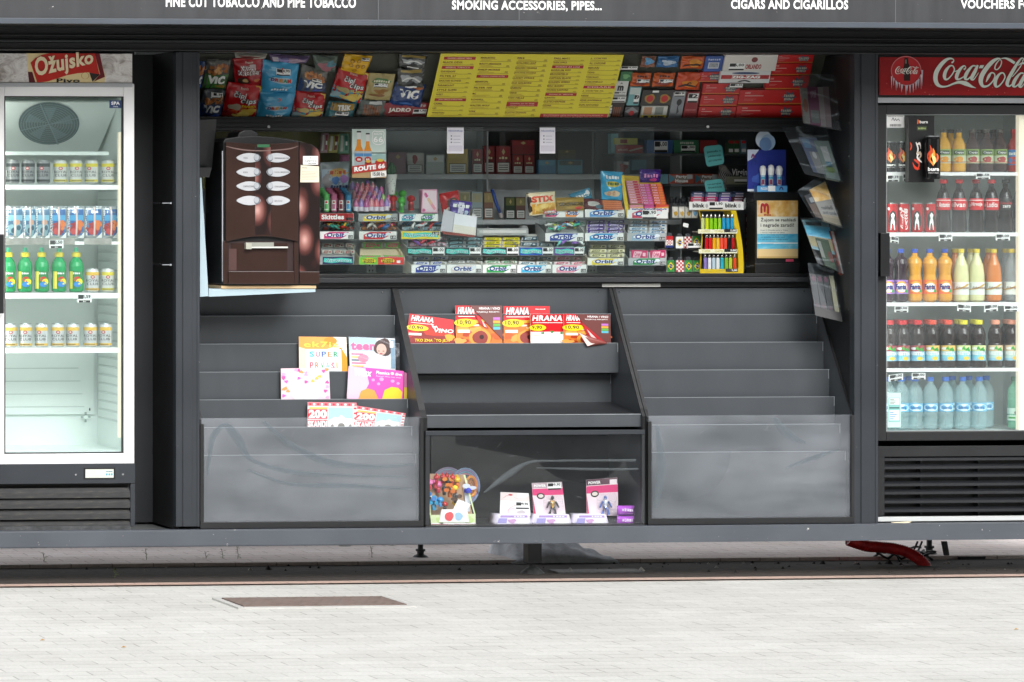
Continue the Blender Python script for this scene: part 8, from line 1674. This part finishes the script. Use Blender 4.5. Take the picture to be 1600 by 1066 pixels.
def d_dream(mb, s): E_(mb, s, .5, .48, .34, .1, 'a8c0d0', 2, 0); [mb.txt(s, ch, .22 + i * .115, .43, .33 + i * .115, .54, C(c_), 5, .06) for i, (ch, c_) in enumerate(zip('DREAM', ('28387a', 'b83a2a', 'c8882a', '2a8a5a', 'c83a2a')))]; mb.txt(s, 'TENISHADEROLE' if 0 else 'KOKICE', .25, .12, .75, .22, Wt, 5, .04, .02); E_(mb, s, .3, .8, .12, .06, '7ac0e0', 2, .3); E_(mb, s, .7, .26, .14, .05, '7ac0e0', 2, .3); E_(mb, s, .2, .62, .1, .05, '6ab4dc', 2, .3); mb.ribbon(s, [(.52, .72, .02), (.56, .8, .04), (.5, .86, .03)], C('c85a4a'), 5, 4)
case_bag((411, 93), (467, 100), (461, 146), (407, 144), '3f9fcc', lambda mb, s: (d_dream(mb, s), price(mb, s, .35, .66, .75, .84, '14,90', 6)), 'upper sky blue popcorn bag of the two stacked ones', 6, .03, .008)
case_bag((407, 143), (462, 146), (452, 184), (400, 184), '3f9fcc', d_dream, 'lower sky blue popcorn bag of the two stacked ones', 7, .03, .016)
case_bag((420, 84), (484, 88), (478, 99), (424, 96), '6a5a80', lambda mb, s: (E_(mb, s, .3, .5, .2, .3, '8a80b0', 2, .2), E_(mb, s, .65, .5, .22, .3, 'a08a9a', 2, .2), R_(mb, s, .05, .2, .2, .8, c='b8b0b8', lay=3)), 'violet silvery bag cut by the shutter above the blue bags', 8, off=.03)
case_bag((366, 82), (418, 84), (414, 92), (368, 90), 'a8a498', lambda mb, s: E_(mb, s, .4, .5, .3, .3, '6a2a24', 2, .2), 'pale foil bag edge at the very top left', 9, off=.02)
case_bag((472, 100), (512, 112), (508, 144), (464, 142), '6a6a66', d_vic('1a3a70', tk=(.42, .5, .75, .64)), 'blue peanut bag right of the popcorn bags', 10, off=.008)
case_bag((488, 86), (528, 88), (524, 112), (494, 112), '5c6a60', lambda mb, s: (E_(mb, s, .5, .4, .35, .3, '9a5a64', 2, .2), E_(mb, s, .7, .6, .2, .2, '3a7a8a', 3, .2)), 'grey green crumpled bag with pink print near the top', 11, off=.01)
case_bag((463, 142), (509, 146), (503, 184), (455, 183), 'b8141c', d_cips(('3a8aa0', 'c8b06a', '8fa8b0', 'SLANI')), 'small red and blue crisp bag below the peanut bag', 12, off=.012)
case_bag((530, 104), (577, 114), (563, 162), (515, 150), 'b8141c', d_cips(('2f88a0', 'a89a60', '8fa8b0', 'SLANI')), 'tilted red and blue crisp bag in the middle left', 13, .026, .006)
case_bag((539, 84), (582, 88), (569, 118), (532, 109), 'd8a81a', lambda mb, s: ([mb.ribbon(s, [(u + .07 * math.cos(t), v + .08 * math.sin(t), .03) for t in (0, 1, 2, 3, 4, 5, 6.28)], C('8a5a1a'), 3, 3) for u, v in ((.3, .7), (.55, .72), (.3, .45), (.55, .45), (.78, .45), (.5, .2))], price(mb, s, .62, .78, .9, .92, '4,50', 5)), 'yellow pretzel bag hanging over the red crisp bag', 14, .018, .03)
case_bag((514, 157), (558, 161), (550, 184), (506, 184), '2f6a74', lambda mb, s: (R_(mb, s, .1, .55, .9, .95, c='a8842a', lay=1), mb.txt(s, 'TRIK', .3, .62, .8, .88, Wt, 5, .06), price(mb, s, .3, .25, .75, .5, '5,50', 5), E_(mb, s, .3, .1, .15, .1, 'c8903a', 2)), 'teal and gold snack bag at the bottom under the tilted crisps', 15, off=.012)
case_bag((577, 114), (618, 116), (609, 157), (569, 155), 'b0a068', lambda mb, s: (E_(mb, s, .5, .75, .36, .1, '4a7a3a', 2, .1), mb.txt(s, 'Tuc krekeri' if 0 else 'Krekeri', .2, .7, .82, .8, C('e8e4c8'), 5, .03), price(mb, s, .22, .52, .74, .66, '5,50', 5), E_(mb, s, .55, .36, .26, .1, '9a6a2a', 2, .2), E_(mb, s, .45, .2, .3, .05, '8a5a24', 3, .1)), 'beige cracker bag with green label', 16, .012, .01)
case_bag((563, 156), (603, 158), (601, 184), (555, 182), '5c6460', lambda mb, s: ([mb.rect(s, .2 + k * .09, .1, .25 + k * .09, .75, C('9a5a30'), 2, 1, 5) for k in range(7)], mb.rect(s, .35, .82, .85, .96, C('d8dcdc'), 3, 4)), 'clear bag of brown pretzel sticks under the crackers', 17, .012, .004)
for k, (q, lab) in enumerate(((((623, 84), (669, 86), (662, 108), (624, 104)), 'upper black and silver biscuit bag near the menu'), (((622, 107), (663, 107), (660, 138), (620, 137)), 'lower black and silver biscuit bag near the menu'))):
    case_bag(*q, '4a4c4a', lambda mb, s: (E_(mb, s, .3, .55, .2, .18, 'a8acb0', 2, .15), E_(mb, s, .7, .5, .2, .18, '8a8e90', 2, .15), E_(mb, s, .5, .3, .16, .12, '14161a', 3), R_(mb, s, .1, .82, .9, .94, c='a8904a', lay=2), mb.ribbon(s, [(.15, .4, .06), (.5, .6, .09), (.85, .38, .06)], C('dcdcd8'), 4, 5), mb.rect(s, .3, .02, .75, .12, Wt, 4, 4)), lab, 18 + k, .015, .012)
case_bag((619, 128), (665, 132), (656, 168), (607, 163), '1c3c74', lambda mb, s: (mb.txt(s, 'ViC', .15, .42, .82, .78, Wt, 5, .07), E_(mb, s, .75, .88, .2, .08, 'a85a24', 2, .2), E_(mb, s, .5, .15, .2, .05, '3a6ab0', 2)), 'blue peanut bag just left of the yellow menu', 20, .02, .004)
def flatcase(tl, tr, b1, b2, col, deco, lab, nm='wafer_box', cat='box', th=.012, off=.006, grp='packs in the upper display case'):
    mb = MB(); s = S_quad(tl, tr, b1, b2, lambda x, y: YTb(x, y) - off); mb.slab(s, th, C(col, .4)); deco(mb, s); return tag(mb.build(nm), lab, cat, grp)
flatcase((600, 161), (672, 161), (664, 185), (597, 185), '8c1420', lambda mb, s: (mb.txt(s, 'JADRO', .12, .35, .62, .68, C('ece8e0'), 1, .05), price(mb, s, .68, .25, .98, .6, '11,90', 2), mb.rect(s, .05, .2, .6, .23, C('c87a7a'), 1), mb.txt(s, 'VAVI', .62, .75, .95, .95, C('b8a8a0'), 1, .04)), 'dark red wafer box with white lettering at the bottom by the menu')
# menu board
mb = MB(); s = S_quad((689, 84), (975, 86), (949, 187), (666, 186), lambda x, y: YT(x, y) - .022); mb.slab(s, .0025, C('e6d62c', .45)); MR = C('b01c18', .45); MT = C('7a3418', .5)
def blk(c, v, t, h=.038, sub=None):
    u0 = .022 + c * .2; mb.rect(s, u0, v - h, u0 + .172, v, MR, 1); mb.txt(s, t, u0 + .02, v - h * .72 if not sub else v - h * .5, u0 + .152, v - h * .2, C('f0c8a8'), 2, .03)
    if sub: mb.txt(s, sub, u0 + .02, v - h * .85, u0 + .152, v - h * .62, C('f0c8a8'), 2, .02)
def entry(c, v, t, n_=1, pr=None):
    u0 = .022 + c * .2; w = min(.12, .0098 * len(t)); mb.txt(s, t, u0, v - .026, u0 + w, v, MT, 1, .03)
    rr = random.Random(int(v * 1000) + c)
    for k in range(n_): mb.rect(s, u0 + .006, v - .04 - k * .014, u0 + .05 + rr.random() * .06, v - .036 - k * .014, C('a87a28'), 1); mb.rect(s, u0 + .148, v - .042 - k * .014, u0 + .165, v - .036 - k * .014, C('8a5a20'), 1)
    mb.rect(s, u0, v - .05 - .014 * (n_ - 1) - .004, u0 + .17, v - .05 - .014 * (n_ - 1), C('7a5020'), 1)
cols = [[('B', 'KEUTRA & REDOVNI TABAK' if 0 else 'DUHANI I REZANI TABAK'), 'BLACK DEVIL', ('B', 'IMPERIAL TOBACCO'), 'DAVIDOFF', 'FILTER 57', 'GAULOISES BLONDES', 'PARAMOUNT', 'STYLE SLIMS', 'WEST', ('B', 'JAPAN TOBACCO INTERNATIONAL'), 'CAMEL', 'LD', 'WINSTON'],
        ['MARLBORO', 'MURATTI AMBASSADOR', 'PHILIP MORRIS', ('B', 'TVORNICA DUHANA ROVINJ'), 'BENSTON', 'FILTER 160', 'MC', 'RONHILL', 'WALTER WOLF', 'YORK'],
        ['DRUM', 'GOLDEN LEAF', 'GOLDEN VIRGINIA', 'JAVAANSE JONGENS', 'LUCKY STRIKE', 'OLD HOLBORN', 'SAMSON', 'VENI', 'VAN NELLE', ('S', 'DUHANI ZA PUŠENJE'), 'STANLEY', 'ZLATNI DUHAN'],
        ['PALL MALL', 'VAN HALL', ('B', 'DUHANI ZA LULE'), 'BORKUM RIFF', 'BROOKFIELD', 'CAPTAIN BLACK', 'GOLDEN WEEKS', 'MAC BAREN', 'THOMAS RADFORD', ('B', 'DUHANI ZA ŠMRKANJE'), 'GAWITH', 'GLETSCHERPRISE', 'OZONA'],
        ['J. CORTES', 'AL CAPONE', 'MEHARI', 'TONI', 'TOSCANO', 'TOSCANELLO', ('B', 'CIGARE'), 'J. CORTES XL', 'NEOS', 'HENRI WINTERMANS', 'DON ANTONIO']]
for c_, L_ in enumerate(cols):
    v = .955; step = .93 / (len(L_) + .2) if c_ not in (3, 4) else .80 / (len(L_) + .2)
    for it in L_:
        if isinstance(it, tuple): blk(c_, v, it[1], .045 if it[0] == 'B' else .07, 'cigarete i cigarilosi na komad' if it[0] == 'S' else None)
        else: entry(c_, v, it, 2 if step > .075 else 1)
        v -= step
mb.rect(s, .622, .01, .995, .09, MR, 1); mb.txt(s, 'MALOPRODAJNE CIJENE DUHANSKIH PROIZVODA JEDNAKE SU', .64, .055, .97, .078, C('f0c8a8'), 2, .02); mb.txt(s, 'ZABRANJENA PRODAJA MLAĐIMA OD 18 GODINA', .64, .022, .97, .045, C('f0c8a8'), 2, .02)
tag(mb.build('price_board'), 'large yellow price board with red headings in the upper case', 'price board')
# right of the menu
def sq(x0, y0, x1, y1, sh=.2): return ((x0 - (y0 - 136) * sh, y0), (x1 - (y0 - 136) * sh, y0), (x1 - (y1 - 136) * sh, y1), (x0 - (y1 - 136) * sh, y1))
tk = lambda *a: (lambda mb, s: price(mb, s, *a, '12,90', 2))
flatcase(*sq(960, 127, 981, 150), 'd6d6d2', lambda mb, s: (mb.txt(s, 'm', .25, .35, .7, .7, Bk, 1, .06), mb.ribbon(s, [(.4, .8, .02), (.48, .88, .06), (.56, .8, .02)], Bk, 1, 3), price(mb, s, .05, .05, .95, .28, '29,00', 2)), 'white tobacco card with black letter beside the price board', 'tobacco_pack', 'tobacco pack', .008)
flatcase(*sq(958, 151, 982, 160), 'd6d6d2', lambda mb, s: price(mb, s, .05, .1, .95, .9, '29,00', 1), 'white price strip under the white tobacco card', 'price_ticket', 'price ticket', .002, .012)
flatcase(*sq(957, 160, 981, 185), '2a1c18', lambda mb, s: ([mb.rect(s, .35 + k * .13, .1, .43 + k * .13, .7, C('8a4a2a'), 1) for k in range(4)], mb.txt(S_pts(s(.05, .1), s(.05, .9), s(.25, .9), s(.25, .1)), 'OSMO', 0, 0, 1, 1, Wt, 2, .04)), 'dark cigar pack at the lower right corner of the price board', 'cigar_pack', 'cigar pack')
flatcase(*sq(966, 112, 984, 127), '1f6a3a', lambda mb, s: mb.ell(s, .5, .5, .3, .25, C('6aa86a'), 1, 12, 1, .2), 'green tobacco pouch above the white card', 'tobacco_pouch', 'tobacco pouch', .01)
flatcase(*sq(964, 104, 990, 110), 'd6d6d2', lambda mb, s: price(mb, s, 0, 0, 1, 1, '34,00', 1), 'tilted price ticket at the top right of the board', 'price_ticket', 'price ticket', .002, .014)
for x0_, x1_, w_ in ((984, 1014, 'left'), (1018, 1051, 'middle')): case_bag(*sq(x0_, 114, x1_, 135), 'c85a1e', lambda mb, s: (E_(mb, s, .5, .25, .36, .14, '8a2c14', 2, .2), mb.txt(s, 'DRUM', .25, .72, .75, .88, C('3a1410'), 4, .03), price(mb, s, .25, .32, .9, .6, '31,00', 5)), w_ + ' orange tobacco pouch in the middle row of three', 30 + x0_, .01, nm='tobacco_pouch', cat='tobacco pouch')
case_bag(*sq(1055, 113, 1092, 140), 'cc4a1a', lambda mb, s: (E_(mb, s, .55, .4, .34, .2, 'e0861e', 2, .1), mb.ribbon(s, [(.1, .2, .04), (.45, .32, .12), (.85, .22, .05)], C('2a1210'), 4, 4), mb.ribbon(s, [(.4, .3, .03), (.5, .5, .07), (.6, .4, .02)], C('2a1210'), 4.4, 4)), 'right orange tobacco pouch with dark silhouette, largest of three', 31, .012, nm='tobacco_pouch', cat='tobacco pouch')
case_bag(*sq(1056, 88, 1092, 107), 'c8561a', lambda mb, s: (E_(mb, s, .6, .5, .3, .3, 'e0901e', 2, .1), mb.ribbon(s, [(.1, .2, .04), (.5, .4, .16), (.9, .3, .05)], C('2a1210'), 4, 4)), 'orange sunset tobacco pouch at the very top', 32, .01, nm='tobacco_pouch', cat='tobacco pouch')
case_bag(*sq(1019, 88, 1052, 105), '2f6aa0', lambda mb, s: E_(mb, s, .5, .5, .3, .25, 'b8c8d8', 2, .2), 'blue tobacco pouch at the top beside the sunset one', 33, .01, nm='tobacco_pouch', cat='tobacco pouch'); case_bag(*sq(994, 88, 1016, 105), '8a5a44', lambda mb, s: E_(mb, s, .5, .6, .3, .3, '5a9ac8', 2, .2), 'brown and blue tobacco pouch at the very top', 34, .01, nm='tobacco_pouch', cat='tobacco pouch')
flatcase(*sq(1094, 88, 1122, 112), '234a9a', lambda mb, s: (mb.rect(s, .2, .2, .8, .6, C('c8ccd4'), 1), mb.txt(s, 'ELIXYR', .15, .72, .85, .85, C('b8c4dc'), 1, .03), [mb.rect(s, .28 + k * .07, .28, .31 + k * .07, .55, Bk, 2) for k in range(7)]), 'blue card pack with barcode left of the white boxes', 'tobacco_pack', 'tobacco pack')
flatcase(*sq(985, 136, 1003, 165), '6fa8ac', lambda mb, s: (mb.rect(s, .05, .6, .95, .95, C('c4d0cc'), 1), price(mb, s, .5, .1, .95, .6, '9', 2)), 'pale teal and white tobacco pack beside the playing cards', 'tobacco_pack', 'tobacco pack')
flatcase(*sq(1006, 141, 1056, 165), '2c2828', lambda mb, s: ([(mb.ell(s, u, .45, .16, .3, C('a88a3a'), 1, 16, 1, .1), mb.ell(s, u, .45, .11, .22, C('b81c1c'), 2, 14)) for u in (.26, .72)], mb.rect(s, .3, .85, .5, .98, Wt, 2)), 'black playing card box with two red circles', 'card_box', 'card box')
flatcase(*sq(984, 167, 1005, 185), '4a4c50', lambda mb, s: (mb.ell(s, .5, .45, .2, .22, C('b81c1c'), 2, 14), mb.pol(s, [(0, .6), (.5, 1), (1, .6), (.5, .3)], C('8a8c90'), 1)), 'grey card box with one red circle at the bottom', 'card_box', 'card box')
flatcase(*sq(1010, 166, 1050, 185), 'd4d4cc', lambda mb, s: (mb.rect(s, .08, .3, .4, .92, C('b88a68'), 1), mb.rect(s, .52, .3, .84, .92, C('8a9088'), 1), mb.rect(s, .0, 0, 1, .26, C('d8c42a'), 1), mb.txt(s, 'REMI', .4, .04, .9, .22, Bk, 2, .06), mb.ell(s, .2, .13, .1, .1, Bk, 2, 10)), 'white card game box with yellow strip at the bottom', 'card_box', 'card box')
flatcase(*sq(1054, 143, 1074, 185), '8a8e94', lambda mb, s: (mb.ell(s, .6, .6, .2, .12, C('1c1c20'), 1, 14), mb.ribbon(s, [(.6, .55, .1), (.55, .4, .08), (.62, .2, .2)], C('1c1c20'), 1.5, 4), price(mb, s, .1, .82, .9, .98, '39', 2)), 'grey card with a black key fob hanging by the red cartons', 'key_fob_card', 'key fob')
flatcase(*sq(1076, 144, 1096, 185), '8c1820', lambda mb, s: (price(mb, s, .1, .6, .9, .95, '2', 2), mb.rect(s, .1, .3, .9, .34, C('b86a6a'), 1)), 'dark red narrow pack left of the red cartons', 'tobacco_pack', 'tobacco pack')
flatcase(*sq(1124, 86, 1206, 111), 'dcd6d0', lambda mb, s: (mb.txt(s, 'ORLANDO', .42, .12, .72, .42, C('a02424'), 1, .05), mb.ell(s, .57, .7, .06, .16, C('7a2a2a'), 1, 14), price(mb, s, .1, .05, .4, .5, '6,00', 2)), 'white filter tube carton, the upper one of two', 'filter_box', 'box', .03, .02)
flatcase(*sq(1122, 111.5, 1200, 130), 'dcdcdc', lambda mb, s: (mb.ell(s, .5, .84, .28, .09, C('24406a'), 1, 18), mb.rect(s, .02, .35, .98, .68, C('b02020'), 1), mb.txt(s, 'ZIG-ZAG', .22, .4, .8, .64, Wt, 2, .07), mb.ribbon(s, [(.38, .1, .05), (.5, .22, .1), (.62, .1, .05)], Bk, 1, 4)), 'white and red filter tube carton, the lower one of two', 'filter_box', 'box', .03, .02)
def red_box(x0, x1, y0, y1, lab):
    def deco(mb, s):
        mb.rect(s, 0, .0, 1, .09, C('c8702a'), 1); k = .24 * (50 / (x1 - x0)); cx_ = .75
        for t in range(2):
            n = 12; mb.pol(s, [(cx_ + (k if i % 2 == 0 else k * .45) * math.cos(i * 6.2832 / n + t), .52 + (.46 if i % 2 == 0 else .24) * math.sin(i * 6.2832 / n + t)) for i in range(n)], C('4a4c60'), 1 + t * .4)
        mb.txt(s, 'SMOKER', cx_ - k * .7, .5, cx_ + k * .7, .72, C('b8b8a8'), 3, .04); mb.txt(s, 'FILTER', cx_ - k * .6, .28, cx_ + k * .6, .46, C('b8b8a8'), 3, .04)
        mb.txt(s, '500', .08, .74, .16, .86, C('e0b0a8'), 1, .02); mb.rect(s, .08, .58, .36, .62, C('e0c8c0'), 1); mb.rect(s, .08, .36, .26, .38, C('d89088'), 1); mb.rect(s, .08, .28, .22, .30, C('d89088'), 1)
    return flatcase(*sq(x0, y0, x1, y1), 'c01a1c', deco, lab, 'red_carton', 'carton', .03, .004, 'red cartons in the upper display case')
red_box(1090, 1122, 113, 128, 'small red carton behind the orange pouches')
for k, (y0_, y1_) in enumerate(((131, 147), (148.5, 165.5), (167, 185))): red_box(1099, 1157, y0_, y1_, 'red carton, %s from the top in the left stack' % NTH[k])
for k, (x0_, y0_, y1_) in enumerate(((1203, 86, 98), (1201, 99.5, 117.5), (1196, 119, 139.5), (1158, 141, 163), (1158, 165, 185))): red_box(x0_, 1262, y0_, y1_, 'red carton, %s from the top in the right stack' % NTH[k])
flatcase(*sq(1140, 131, 1160, 138), 'd0d0cc', lambda mb, s: price(mb, s, 0, 0, 1, 1, '12,90', 1), 'price ticket between the white and red cartons', 'price_ticket', 'price ticket', .002, .03)
